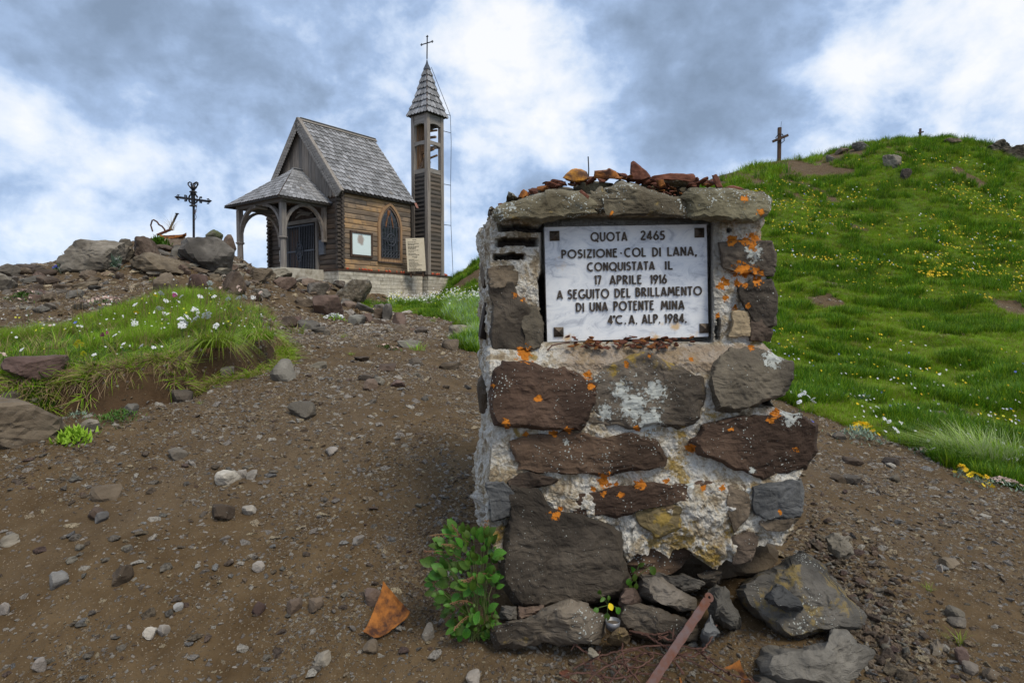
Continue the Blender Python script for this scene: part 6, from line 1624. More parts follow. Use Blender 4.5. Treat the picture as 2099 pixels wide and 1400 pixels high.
# ------------------------------------------------------------------ rocks of the slope and the mound: photo boxes with their distance
ROCKS = [
 (-40, 125, 812, 905, 2.85, 'rock_brown', 'big dark brown boulder beneath the undercut turf bank', 301, .07),
 (0, 45, 800, 838, 3.0, 'rock_dark', 'small dark rock on the turf side of the big brown boulder', 302, .1),
 (20, 128, 728, 768, 3.35, 'rock_red', 'flat purple grey slab set into the turf bank', 303, .05),
 (58, 84, 812, 828, 3.0, 'rock_grey', 'little grey stone on top of the big brown boulder', 304, .05),
 (557, 606, 735, 782, 3.9, 'rock_grey', 'upright angular grey block at the end of the turf bank', 305, .03),
 (349, 396, 798, 828, 3.35, 'rock_dark', 'flat dark grey stone under the middle of the turf bank', 306, .04),
 (385, 421, 785, 803, 3.6, 'rock_ochre', 'light brown flat stone just behind the flat dark grey stone', 307, .04),
 (451, 477, 751, 775, 3.8, 'rock_pale', 'pale round slab leaning in the bare soil under the tussock', 308, .03),
 (253, 285, 826, 848, 3.05, 'rock_grey', 'square grey stone beside the green herb patch', 309, .04),
 (165, 200, 858, 885, 2.75, 'rock_pale', 'smooth grey stone half buried near the herb patch', 310, .04),
 (588, 646, 824, 856, 3.1, 'rock_pale', 'flat grey slab alone in the middle of the path', 311, .04),
 (145, 262, 494, 552, 9.0, 'rock_pale', 'broad pale slab of rock with blue flowers on the mound', 312, .09),
 (140, 172, 508, 556, 8.8, 'rock_brown', 'narrow end of the pale slab turned to the sky', 313, .08),
 (262, 328, 486, 540, 9.2, 'rock_brown', 'brown upright rock below the yellow flowers', 314, .09),
 (240, 268, 490, 512, 9.5, 'rock_pale', 'small pale rock beside the yellow flower mat', 315, .08),
 (375, 488, 488, 555, 9.3, 'rock_grey', 'large grey angular boulder on the mound beneath the iron cross', 316, .08),
 (424, 458, 471, 492, 10.0, 'rock_green', 'green mossy pointed rock on the mound behind the large grey boulder', 317, .07),
 (452, 488, 482, 524, 9.9, 'rock_red', 'reddish upright rock between grey boulder and porch post', 318, .08),
 (348, 384, 502, 530, 9.0, 'rock_grey', 'small square grey rock in the middle of the mound', 319, .06),
 (280, 378, 520, 556, 8.8, 'rock_brown', 'long low brown rock below the small square grey rock', 320, .08),
 (345, 400, 488, 508, 9.7, 'rock_brown', 'dark brown ledge rock under the long rusted sheet', 321, .08),
 (-30, 42, 540, 572, 8.3, 'rock_pale', 'pale lichened rock at the far end of the mound ridge', 322, .08),
 (22, 78, 541, 562, 8.6, 'rock_dark', 'dark lumpy rock tuft on the skyline of the mound ridge', 323, .09),
 (-25, 25, 560, 598, 7.8, 'rock_pale', 'grey rock half cut by the picture edge on the slope', 324, .08),
 (75, 112, 553, 568, 8.6, 'rock_brown', 'small brown rock on the skyline beside the dark lumpy rock', 325, .07),
 (80, 122, 566, 584, 8.0, 'rock_brown', 'brown rock pair on the bare slope under the skyline', 326, .07),
 (140, 175, 594, 611, 7.0, 'rock_grey', 'dark wedge stone standing in the bare soil above the grass', 327, .05),
 (178, 206, 586, 594, 7.3, 'rock_grey', 'thin flat stone on the bare soil of the slope', 328, .04),
 (304, 338, 554, 566, 8.4, 'rock_pale', 'thin pale slab capping the stony slope', 329, .03),
 (318, 368, 558, 600, 7.6, 'rock_brown', 'squarish brown rock above the flowering grass', 330, .08),
 (388, 425, 562, 600, 7.8, 'rock_red', 'purplish rock tipped over above the white flowers', 331, .06),
 (455, 505, 556, 605, 8.0, 'rock_brown', 'tall leaning brown rock above the white flowers', 332, .06),
 (428, 476, 550, 562, 8.8, 'rock_pale', 'thin pale ledge slab at the foot of the grey boulder', 333, .04),
 (500, 555, 549, 578, 11.5, 'rock_brown', 'low brown rock in front of the porch opening', 334, .08),
 (515, 600, 551, 572, 13.5, 'rock_pale', 'flat grey rock like a doorstep before the porch post', 335, .07),
 (563, 606, 568, 596, 10.5, 'rock_red', 'rounded dark red rock below the flat doorstep rock', 336, .05),
 (600, 640, 566, 580, 14.5, 'rock_pale', 'pale flat rock in front of the iron gate', 337, .05),
 (628, 676, 580, 606, 12.0, 'rock_pale', 'tilted grey slab on the way up to the gate', 338, .05),
 (676, 712, 575, 592, 15.0, 'rock_lichen', 'light lichened rock beside the plinth corner', 339, .07),
 (690, 762, 573, 624, 13.5, 'rock_lichen', 'big dark rock crusted with grey lichen in front of the plinth', 340, .08),
 (642, 702, 605, 650, 9.2, 'rock_red', 'flat purple red rock on the path with a triangular face', 341, .04),
 (700, 722, 612, 626, 10.5, 'rock_grey', 'small grey rock between the purple rock and the lichened rock', 342, .06),
 (574, 608, 648, 672, 6.6, 'rock_brown', 'rounded brown rock by the grass end of the bank', 343, .06),
 (602, 618, 648, 662, 6.8, 'rock_red', 'small dark red stone beside the rounded brown rock', 344, .06),
 (612, 655, 655, 678, 6.2, 'rock_grey', 'group of low grey rocks by the path', 345, .07),
 (640, 665, 670, 682, 5.8, 'rock_grey', 'flat small grey rock lower in the group by the path', 346, .05),
 (662, 680, 676, 687, 5.6, 'rock_pale', 'pale flat rock lowest of the group by the path', 347, .05),
 (712, 750, 644, 668, 7.2, 'rock_grey', 'flat grey slab tilted on the path beside the small white flowers', 348, .04),
 (744, 764, 642, 662, 7.5, 'rock_red', 'narrow reddish rock beside the tilted grey slab', 349, .05),
 (765, 790, 632, 656, 8.0, 'rock_brown', 'brown rock leaning on the upright slate', 350, .06),
 (784, 804, 622, 660, 7.8, 'rock_grey', 'upright grey slate standing in the middle of the path', 351, .04),
 (804, 834, 640, 668, 7.4, 'rock_red', 'reddish slab lying beside the upright slate', 352, .04),
 (765, 785, 624, 636, 9.0, 'rock_grey', 'small flat rock behind the upright slate', 353, .05),
 (850, 878, 670, 684, 6.4, 'rock_dark', 'dark stone on the path below the reddish slab', 354, .06),
 (805, 835, 664, 680, 6.6, 'rock_brown', 'brown stone under the reddish slab', 355, .06),
 (920, 970, 665, 690, 6.0, 'rock_pale', 'pale grey rock beside the yellow flowers near the memorial', 356, .06),
 (815, 860, 697, 712, 5.0, 'rock_grey', 'long flat grey stone lying on the path', 357, .03),
 (905, 940, 695, 718, 4.9, 'rock_brown', 'brown flat stone pair near the memorial side', 358, .05),
 (836, 870, 732, 750, 4.2, 'rock_dark', 'dark flat stone with pale rim on the path', 359, .05),
 (900, 945, 742, 758, 3.95, 'rock_brown', 'tan flat rock near the memorial side', 360, .04),
 (636, 672, 740, 755, 4.2, 'rock_pale', 'pale brown flat rock past the angular block', 361, .05),
 (725, 758, 730, 740, 4.4, 'rock_brown', 'small flat stone in the middle of the path', 362, .05),
 (776, 812, 745, 762, 4.0, 'rock_red', 'reddish flat stone in the middle of the path', 363, .05),
 (735, 770, 766, 780, 3.7, 'rock_dark', 'dark stone heading the loose stone cluster', 364, .05),
 (745, 775, 776, 800, 3.5, 'rock_red', 'upright red brown stone of the loose stone cluster', 365, .05),
 (768, 790, 772, 786, 3.55, 'rock_pale', 'pale pinkish stone of the loose stone cluster', 366, .05),
 (800, 832, 778, 792, 3.5, 'rock_red', 'purple stone ending the loose stone cluster', 367, .05),
 (228, 268, 1158, 1198, 1.98, 'rock_brown', 'flat ochre brown stone lying alone on the bare foreground', 368, .04),
 (104, 138, 1170, 1202, 1.98, 'pebble_grey', 'blue grey faceted stone beside the flat ochre stone', 369, .04),
 (344, 384, 918, 940, 2.72, 'rock_pale', 'light grey flat stone on the upper gravel', 370, .03),
 (665, 692, 917, 932, 2.75, 'pebble_pale', 'whitish rounded stone on the upper gravel', 371, .04),
 (440, 488, 964, 990, 2.5, 'pebble_pale', 'pale tan stone heading the trio in the gravel', 372, .05),
 (488, 506, 962, 980, 2.52, 'pebble_pale', 'middle stone of the pale trio in the gravel', 373, .05),
 (506, 530, 963, 980, 2.52, 'pebble_pale', 'smallest stone of the pale trio in the gravel', 374, .05),
 (195, 248, 992, 1020, 2.4, 'rock_brown', 'flat brown stone sunk in the gravel', 375, .04),
 (180, 220, 1038, 1060, 2.25, 'rock_red', 'pinkish flat stone above a blue grey one', 376, .04),
 (196, 222, 1050, 1068, 2.22, 'pebble_grey', 'blue grey flat stone below the pinkish one', 377, .04),
 (430, 478, 1032, 1062, 2.26, 'rock_brown', 'faint ochre flat stone sunk in the middle of the gravel', 378, .03),
 (495, 524, 1035, 1055, 2.28, 'pebble_pale', 'pale pointed stone in the middle of the gravel', 379, .05),
 (520, 544, 1150, 1168, 2.0, 'pebble_pale', 'bright white angular stone in the middle foreground', 380, .04),
 (722, 748, 1098, 1114, 2.1, 'pebble_pale', 'light grey stone above the rusted plate', 381, .05),
 (588, 618, 1228, 1254, 1.86, 'rock_brown', 'dark brown pyramid shaped stone in the gravel', 382, .05),
 (632, 664, 1224, 1248, 1.87, 'rock_brown', 'rounded brown stone beside the pyramid shaped one', 383, .06),
 (515, 545, 1232, 1254, 1.86, 'rock_red', 'reddish stone before the pyramid shaped one', 384, .05),
 (745, 782, 1205, 1236, 1.85, 'rock_red', 'pinkish brown stone leaning at the rusted plate', 385, .05),
 (742, 776, 1312, 1334, 1.66, 'rock_brown', 'dark stone under the lower tip of the rusted plate', 386, .06),
 (866, 892, 1278, 1306, 1.72, 'rock_pale', 'round pale stone beside the leafy plant foot', 387, .04),
 (645, 682, 1332, 1358, 1.66, 'rock_pale', 'squarish tan stone near the bottom of the picture', 388, .05),
 (295, 320, 1284, 1306, 1.76, 'pebble_pale', 'pale split stone pair, wider half', 389, .05),
 (322, 346, 1280, 1302, 1.77, 'pebble_pale', 'pale split stone pair, narrow half', 390, .05),
 (70, 98, 1348, 1372, 1.66, 'pebble_pale', 'white faceted stone at the bottom corner', 391, .04),
 (0, 24, 1234, 1256, 1.86, 'pebble_pale', 'white flat stone cut by the picture edge', 392, .04),
 (355, 376, 1236, 1250, 1.86, 'pebble_grey', 'lilac grey chip in the foreground gravel', 393, .04),
 (0, 40, 1095, 1115, 2.12, 'rock_pale', 'grey flat stone on the gravel by the picture edge', 394, .04),
 (955, 985, 1376, 1400, 1.60, 'pebble_pale', 'white forked stone at the bottom edge below the lichen slab', 395, .06),
 (1722, 1762, 972, 992, 3.2, 'rock_pale', 'oblong grey stone on the gravel right of the memorial', 396, .04),
 (1700, 1734, 970, 985, 3.3, 'rock_brown', 'brown stone touching the oblong grey stone', 397, .05),
 (1824, 1846, 974, 990, 3.15, 'rock_dark', 'dark triangular stone on the gravel beyond the oblong one', 398, .05),
 (1704, 1732, 884, 900, 4.3, 'rock_pale', 'pale flat stone near the grass edge', 399, .04),
 (1728, 1765, 936, 952, 3.6, 'rock_brown', 'brown rough stone heap on the gravel slope', 400, .07),
 (1812, 1846, 938, 954, 3.55, 'rock_dark', 'flat dark stone sticking out of the gravel slope', 401, .05),
 (1920, 1934, 1155, 1172, 2.15, 'pebble_pale', 'white rounded pebble on the rubble slope', 402, .04),
 (1930, 1966, 1144, 1166, 2.2, 'rock_brown', 'flat brown stone behind the white rounded pebble', 403, .05),
 (1938, 1972, 1242, 1268, 1.95, 'rock_pale', 'pale flat stone in the rubble near the green sprig', 404, .05),
 (1945, 1978, 1264, 1282, 1.9, 'rock_pale', 'lower pale flat stone in the rubble near the green sprig', 405, .05),
 (1960, 1985, 1328, 1358, 1.75, 'rock_red', 'tan angular stone below the green sprig', 406, .05),
 (1972, 2010, 1358, 1376, 1.7, 'rock_pale', 'long thin pale stone at the lower corner of the rubble', 407, .04),
 (2014, 2048, 1368, 1392, 1.68, 'rock_brown', 'rounded brown stone at the lower corner of the rubble', 408, .05),
 (1748, 1780, 292, 310, 32.0, 'rock_grey', 'jagged grey outcrop on the hill skyline', 409, .12),
 (1712, 1740, 304, 316, 31.5, 'rock_brown', 'low brown outcrop before the jagged one on the skyline', 410, .12),
 (1810, 1846, 316, 344, 30.0, 'rock_pale', 'pale grey outcrop in the grass under the hill skyline', 411, .12),
 (1846, 1868, 346, 368, 28.5, 'rock_dark', 'small dark rock in the grass below the pale outcrop', 412, .1),
 (1690, 1712, 318, 332, 30.5, 'rock_grey', 'small grey rock on the brown patch near the large cross', 413, .1),
 (2010, 2070, 292, 314, 34.0, 'rock_dark', 'wide dark outcrop on the skyline at the hilltop end', 414, .12),
 (1932, 1968, 286, 298, 34.5, 'rock_brown', 'brown bump on the skyline between tiny cross and wide outcrop', 415, .1),
 (2060, 2110, 300, 330, 33.0, 'rock_brown', 'brown rock at the picture edge under the hill skyline', 416, .1),
 (1912, 1948, 842, 862, 5.4, 'rock_dark', 'grey slab showing through the grass above the pale grass tuft', 417, .06),
 (1928, 1952, 814, 826, 6.0, 'rock_brown', 'small brown stone in the meadow over the grey slab', 418, .06),
]
RD = hit([(r[0] + r[1]) / 2 for r in ROCKS], [r[3] - .12 * (r[3] - r[2]) for r in ROCKS])
for (x0, x1, y0, y1, d, mt, lab, sd, rg_), dh in zip(ROCKS, RD):
    if not np.isnan(dh) and .6 < dh / d < 1.5: d = float(dh)
    elif not np.isnan(dh) and y1 > 620: d = float(dh)
    wid = (x1 - x0) / F_PX * d
    nm = 'boulder' if wid > .45 else ('rock' if wid > .10 else 'stone')
    place_rock(x0, x1, y0, y1 + (y1 - y0) * .22, d, M[mt], lab, sd, nm, nm, sub=4 if wid > .3 or x1 - x0 > 60 else 3, rough=rg_, depth=max((x1 - x0), (y1 - y0)) / F_PX * d * .5, planes=11)

# more rocks that make up the mound and the stony shoulder in front of the chapel
rg = np.random.default_rng(77)
for n, xr, f, sr, lab, grp in ((70, (0, 500), lambda x: np.interp(x, [0, 60, 150, 260, 390, 500], [552, 556, 545, 505, 498, 545]) + rg.uniform(2, 62), (.07, .20), 'broken rock in the rubble of the mound below the iron cross', 'rocks heaped on the mound'),
                               (44, (490, 800), lambda x: np.interp(x, [490, 600, 700, 800], [560, 574, 598, 640]) + rg.uniform(0, 50), (.06, .19), 'broken rock on the stony shoulder leading up to the porch', 'rocks below the porch')):
    xs = rg.uniform(*xr, n); ys = np.array([f(x) for x in xs]); ds = hit(xs, ys)
    for k, (x, y, d) in enumerate(zip(xs, ys, ds)):
        if np.isnan(d) or d > 21: continue
        p = P(x, y, float(d)); w = float(rg.uniform(*sr)) * float(d) / 11
        mt = random.choices(('rock_brown', 'rock_pale', 'rock_dark', 'rock_grey', 'rock_red'), (5, 2, 2.5, 1.5, 1.5))[0]
        V, Fc = rock_verts(w, w * .7, w * random.uniform(.35, .7), 900 + k + n, 3, 9, .10)
        o = link('rock', mesh('rock', V, Fc, M[mt])); o.location = (p.x, p.y, p.z + w * .08); o.rotation_euler = (random.uniform(-.3, .3), random.uniform(-.35, .35), random.uniform(0, 6.3))
        tag(o, lab, 'rock', grp)

# ------------------------------------------------------------------ scattering of uncountable things
def scatter(name, pts, rot, scl, variants, idx, mat_kind='stuff'):
    """one object that instances small meshes on its points"""
    c = bpy.data.collections.new(name + '_kinds')
    for k, me in enumerate(variants):
        c.objects.link(bpy.data.objects.new('%s_kind_%02d' % (name, k), me))
    me = bpy.data.meshes.new(name); me.vertices.add(len(pts)); me.vertices.foreach_set('co', np.asarray(pts, np.float32).ravel())
    for nm, tp, key, a in (('rot', 'FLOAT_VECTOR', 'vector', rot), ('scl', 'FLOAT', 'value', scl), ('idx', 'INT', 'value', idx)):
        at = me.attributes.new(nm, tp, 'POINT'); at.data.foreach_set(key, np.asarray(a, np.int32 if tp == 'INT' else np.float32).ravel())
    o = link(name, me); tag(o, kind=mat_kind)
    ng = bpy.data.node_groups.new(name, 'GeometryNodeTree')
    ng.interface.new_socket('Geometry', in_out='INPUT', socket_type='NodeSocketGeometry'); ng.interface.new_socket('Geometry', in_out='OUTPUT', socket_type='NodeSocketGeometry')
    gi = ng.nodes.new('NodeGroupInput'); go = ng.nodes.new('NodeGroupOutput')
    ci = ng.nodes.new('GeometryNodeCollectionInfo'); ci.inputs['Collection'].default_value = c; ci.inputs['Separate Children'].default_value = True; ci.inputs['Reset Children'].default_value = True
    ip = ng.nodes.new('GeometryNodeInstanceOnPoints'); ip.inputs['Pick Instance'].default_value = True
    def na(n, t):
        x = ng.nodes.new('GeometryNodeInputNamedAttribute'); x.data_type = t; x.inputs['Name'].default_value = n
        return [s for s in x.outputs if s.enabled and s.name == 'Attribute'][0]
    e2r = ng.nodes.new('FunctionNodeEulerToRotation')
    ng.links.new(gi.outputs[0], ip.inputs['Points']); ng.links.new(ci.outputs[0], ip.inputs['Instance'])
    ng.links.new(na('rot', 'FLOAT_VECTOR'), e2r.inputs[0]); ng.links.new(e2r.outputs[0], ip.inputs['Rotation'])
    ng.links.new(na('scl', 'FLOAT'), ip.inputs['Scale']); ng.links.new(na('idx', 'INT'), ip.inputs['Instance Index'])
    ng.links.new(ip.outputs[0], go.inputs[0])
    md = o.modifiers.new('scatter', 'NODES'); md.node_group = ng
    return o
def polar(n, r0, r1, a0, a1, rng=RNG):
    r = np.exp(rng.uniform(math.log(r0), math.log(r1), n)); a = np.radians(rng.uniform(a0, a1, n))
    return np.column_stack([np.sin(a) * r, np.cos(a) * r])
def blades(n, h, spread, w, lean, seed, seg=3, droop=.5, curl=0.0, mats=None, frac=None, wind=(0, 0)):
    """a tuft: n curved tapering blades"""
    rg = np.random.default_rng(seed); V = []; Fc = []; tip = []; mi = []
    for b in range(n):
        a = rg.uniform(0, 2 * PI); r = spread * rg.uniform(0, 1) ** .7; x, y = r * math.cos(a), r * math.sin(a)
        hh = h * rg.uniform(.5, 1.1); ln = lean * rg.uniform(.3, 1.3); da = a + rg.normal(0, .7)
        dx, dy = math.cos(da) + wind[0], math.sin(da) + wind[1]; ww = w * rg.uniform(.7, 1.2); base = len(V)
        sx, sy = -dy, dx; l = math.hypot(sx, sy) + 1e-6; sx /= l; sy /= l
        for s in range(seg + 1):
            t = s / seg; out = ln * hh * t ** 1.7; z = hh * (t - droop * ln * t * t * .5)
            wd = ww * (1 - t) ** .6 * .5 if s < seg else 0
            cx, cy = x + dx * out, y + dy * out
            if s < seg: V += [(cx + sx * wd, cy + sy * wd, z), (cx - sx * wd, cy - sy * wd, z)]; tip += [t, t]
            else: V.append((cx, cy, z)); tip.append(1)
        k = 1 if (frac and rg.uniform() < frac) else 0
        for s in range(seg - 1): Fc.append((base + 2 * s, base + 2 * s + 1, base + 2 * s + 3, base + 2 * s + 2)); mi.append(k)
        Fc.append((base + 2 * (seg - 1), base + 2 * (seg - 1) + 1, base + 2 * seg)); mi.append(k)
    return mesh('tuft', V, Fc, mats, False, {'tip': tip}, mi)
GM = M['grass']; 
TUFTS = [blades(34, .13, .085, .007, .65, 10 + k, 3, .5, mats=[M['grass'], M['grass_dry']], frac=.05) for k in range(5)] + \
        [blades(40, .17, .07, .008, .55, 20 + k, 3, .5, mats=[M['grass_dark'], M['grass']], frac=.3) for k in range(2)] + \
        [blades(26, .11, .09, .006, .8, 30 + k, 3, .5, mats=[M['grass_bank'], M['grass']], frac=.4) for k in range(3)] + \
        [blades(22, .12, .07, .006, .9, 40, 3, .5, mats=[M['grass_dry'], M['grass']], frac=.4)]
def meadow(name, n, r0, r1, a0, a1, seed):
    rg = np.random.default_rng(seed); xy = polar(n, r0, r1, a0, a1, rg)
    z, gg, bk, bd = H(xy, full=True); rd = np.hypot(xy[:, 0], xy[:, 1])
    cl = fbm(xy, .55, 3, 91); cl2 = fbm(xy, 1.9, 3, 95)
    m = (gg - bk > .25) & (rg.uniform(0, 1, n) < .55 + .5 * gg) & ((xy[:, 0] > -2.5) | (xy[:, 1] > 9))
    # keep clear of the memorial and the chapel
    m &= ~((np.abs(xy[:, 0] - .35) < .75) & (xy[:, 1] > 1.5) & (xy[:, 1] < 2.8))
    xy, z, rd, cl, cl2 = xy[m], z[m], rd[m], cl[m], cl2[m]; n = len(xy)
    s = (.40 + .028 * rd) * (1 + .35 * cl2) * rg.uniform(.7, 1.25, n)
    u = rg.uniform(0, 1, n)
    dark = (cl2 > .18) & (u < .75)
    idx = np.where(dark, rg.integers(5, 7, n), np.where(u + .5 * cl < .62, rg.integers(0, 5, n), np.where(u < .84, rg.integers(7, 10, n), 10)))
    s = np.where(dark, s * 1.15, s)
    rot = np.column_stack([rg.normal(0, .12, n), rg.normal(0, .12, n), rg.uniform(0, 6.3, n)])
    return scatter(name, np.column_stack([xy, z - .01]), rot, s, TUFTS, idx)
meadow('hillside_grass', 170000, 4.2, 42, -14, 50, 1)
meadow('outer_grass', 12000, 3, 45, 50, 80, 2)
# long grass on the turf bank
LONG = [blades(34, .21, .05, .0042, .75, 60 + k, 4, .6, mats=[M['grass_bank'], M['grass_dry']], frac=.2, wind=(.5, -.1)) for k in range(5)] + \
       [blades(30, .15, .06, .0045, .8, 70 + k, 4, .6, mats=[M['grass'], M['grass_dry']], frac=.15) for k in range(3)] + \
       [blades(22, .13, .05, .004, .9, 80 + k, 4, .7, mats=[M['grass_dry'], M['grass_bank']], frac=.35) for k in range(2)]
SHORT = [blades(22, .065, .05, .005, .9, 85 + k, 3, .5, mats=[M['leaf'], M['grass_bank']], frac=.5) for k in range(3)]
rg = np.random.default_rng(5); xy = np.column_stack([rg.uniform(-5.5, .0, 60000), rg.uniform(2.5, 6.6, 60000)])
z, gg, bk, bd = H(xy, full=True); m = (bk > .3) & (bd > .05)
xy, z, bd = xy[m], z[m], bd[m]; cl = fbm(xy, 1.1, 3, 101); cl2 = fbm(xy, 2.7, 3, 102); n = len(xy); u = rg.uniform(0, 1, n)
tall = sst(.22, .55, bd + .12 * cl) * (cl > -.55)
keep = (u < .08 + .17 * tall)
xy, z, bd, cl, cl2, tall = xy[keep], z[keep], bd[keep], cl[keep], cl2[keep], tall[keep]; n = len(xy); u = rg.uniform(0, 1, n)
idx = np.where(tall > .5, np.where(u + cl * .4 < .75, rg.integers(0, 5, n), rg.integers(5, 10, n)), np.where(u < .3, rg.integers(8, 10, n), rg.integers(10, 13, n)))
s = np.where(tall > .5, rg.uniform(.5, .92, n) * (1 - .45 * sst(.6, 1.3, bd)) * (1 + .25 * cl2), rg.uniform(.6, 1.1, n))
scatter('bank_grass', np.column_stack([xy, z - .005]), np.column_stack([rg.normal(0, .15, n), rg.normal(0, .15, n), rg.uniform(-.5, .5, n)]), s, LONG + SHORT, idx)
# the overhanging lip: dry straw and roots
BP = np.array(BANK); lip_pts = []; 
L_ = np.concatenate([[0], np.cumsum(np.hypot(*(BP[1:] - BP[:-1]).T))])
n = 1900; t = rg.uniform(L_[1], L_[-1], n); x = np.interp(t, L_, BP[:, 0]) + rg.normal(0, .03, n); y = np.interp(t, L_, BP[:, 1]) + rg.normal(.03, .035, n)
zz_, _, _, bdl = H(np.column_stack([x, y]), full=True)
HANG = [blades(14, .055, .04, .003, 1.2, 110 + k, 4, 1.5, mats=[M['root'], M['grass_dry']], frac=.4, wind=(.1, -.4)) for k in range(3)] + [blades(16, .09, .03, .004, 1.0, 115 + k, 4, 1.3, mats=[M['grass'], M['grass_dry']], frac=.3, wind=(.2, -.6)) for k in range(2)]
clp = fbm(np.column_stack([x, y]), 2.3, 3, 120)
idx = np.where((rg.uniform(0, 1, n) < .35) | (clp > .5), rg.integers(3, 5, n), rg.integers(0, 3, n))
scatter('bank_edge_straw', np.column_stack([x, y, zz_ - .01]), np.column_stack([rg.uniform(-.2, 1.2, n), rg.normal(0, .5, n), rg.uniform(-.9, .9, n)]), rg.uniform(.4, 1.3, n), HANG, idx)
mb = MB()
for k in range(240):
    t = rg.uniform(L_[1], L_[-1]); x = np.interp(t, L_, BP[:, 0]); y = np.interp(t, L_, BP[:, 1]); z0 = ground(x, y + .04) - .02
    p = Vector((x, y - .01, z0)); pts = [p.copy()]
    for s_ in range(6):
        p = p + Vector((rg.normal(0, .014), rg.normal(-.008, .008), -rg.uniform(.01, .035))); p.z = max(p.z, ground(p.x, p.y) + .003); pts.append(p.copy())
    mb.tube(pts, [.0016, .0015, .0013, .0011, .0009, .0007, .0005], 3, False)
tag(mb.build('hanging_roots', M['root']), kind='stuff')

# ------------------------------------------------------------------ gravel
def pebs(mt, n, seed):
    out = []
    for k in range(n):
        rg_ = np.random.default_rng(seed + k); out.append(hull_mesh('pebble', M[mt], seed + k, 9, rg_.uniform(.3, .6), rg_.uniform(.55, .9)))
    return out
PEB = pebs('pebble', 5, 600) + pebs('pebble_pale', 2, 620) + pebs('pebble_red', 2, 630) + pebs('pebble_grey', 2, 640)
DUST = pebs('pebble', 3, 660)
def gravel(name, xy, size, rg, pale=.12, extra=None, lo=-.1):
    z, gg, bk, bd = H(xy, full=True); n = len(xy)
    m = (gg < .35) & ~((np.abs(xy[:, 0] - .33) < .46) & (xy[:, 1] > 1.80) & (xy[:, 1] < 2.5)) & (xy[:, 1] > .9)
    if extra is not None: m &= extra
    xy, z, size = xy[m], z[m], size[m]; n = len(xy); u = rg.uniform(0, 1, n)
    idx = np.where(u < .68, rg.integers(0, 5, n), np.where(u < .68 + pale, rg.integers(5, 7, n), np.where(u < .95, rg.integers(7, 9, n), rg.integers(9, 11, n))))
    rot = np.column_stack([rg.normal(0, .3, n), rg.normal(0, .3, n), rg.uniform(0, 6.3, n)])
    return scatter(name, np.column_stack([xy, z + size * lo]), rot, size, PEB, idx)
rg = np.random.default_rng(11)
xy = polar(420000, 1.35, 16, -47, 47, rg); rd = np.hypot(xy[:, 0], xy[:, 1])
dens = fbm(xy, 1.5, 3, 130) + .5 * fbm(xy, 5, 2, 131)
size = .00165 * (rd ** .95) * np.exp(rg.normal(0, .6, len(xy))) + .0012
gravel('gravel', xy, size, rg, .20, extra=(rg.uniform(0, 1, len(xy)) < .45 + 1.1 * dens))
xy = polar(48000, 1.4, 14, -47, 47, rg); rd = np.hypot(xy[:, 0], xy[:, 1])
dens = fbm(xy, 1.7, 3, 140)
gravel('coarse_gravel', xy, .0040 * (rd ** .8) * np.exp(rg.normal(0, .40, len(xy))), rg, .26, extra=(rg.uniform(0, 1, len(xy)) < .4 + 1.0 * dens))
xy = polar(15000, 1.5, 12, -47, 47, rg); rd = np.hypot(xy[:, 0], xy[:, 1]); dens = fbm(xy, 1.3, 3, 145)
gravel('flat_chips', xy, .0085 * (rd ** .65) * np.exp(rg.normal(0, .35, len(xy))), rg, .30, extra=(rg.uniform(0, 1, len(xy)) < .35 + .9 * dens))
# rubble on both sides of the memorial foot, and chips on the mound and round the chapel
def pixel_cloud(n, fx, rg):
    xs = []; 
    px = fx(n); d = hit(px[:, 0], px[:, 1]); ok = ~np.isnan(d); px, d = px[ok], d[ok]
    pts = np.array([P(a, b, c)[:] for (a, b), c in zip(px, d)]); return pts, px, d
def rub(n):
    t = rg.uniform(0, 1, n); cx = 1660 + 190 * t; cy = 1060 + 320 * t
    return np.column_stack([cx + rg.normal(0, 62, n), cy + rg.normal(0, 38, n)])
pts, px, d = pixel_cloud(2600, rub, rg)
gravel('rubble_beside_memorial', pts[:, :2], np.exp(rg.normal(math.log(.0105), .38, len(pts))), rg, .08, lo=.15)
def rub2(n): return np.column_stack([rg.normal(915, 62, n), rg.normal(1185, 75, n)])
pts, px, d = pixel_cloud(1900, rub2, rg)
gravel('rubble_beside_plant', pts[:, :2], np.exp(rg.normal(math.log(.0062), .36, len(pts))), rg, .05, extra=(pts[:, 0] < .02) , lo=.1)
def rub3(n): return np.column_stack([rg.uniform(1020, 1700, n), rg.uniform(1290, 1400, n)])
pts, px, d = pixel_cloud(1200, rub3, rg)
gravel('chips_at_foot', pts[:, :2], np.exp(rg.normal(math.log(.0065), .4, len(pts))), rg, .22, lo=.1)
def rub4(n): return np.column_stack([np.where(rg.uniform(0, 1, n) < .7, rg.uniform(-20, 520, n), rg.uniform(480, 800, n)), rg.uniform(490, 660, n)])
pts, px, d = pixel_cloud(3800, rub4, rg)
gravel('stones_on_mound', pts[:, :2], d * np.exp(rg.normal(math.log(.0034), .5, len(pts))), rg, .12, lo=.0)

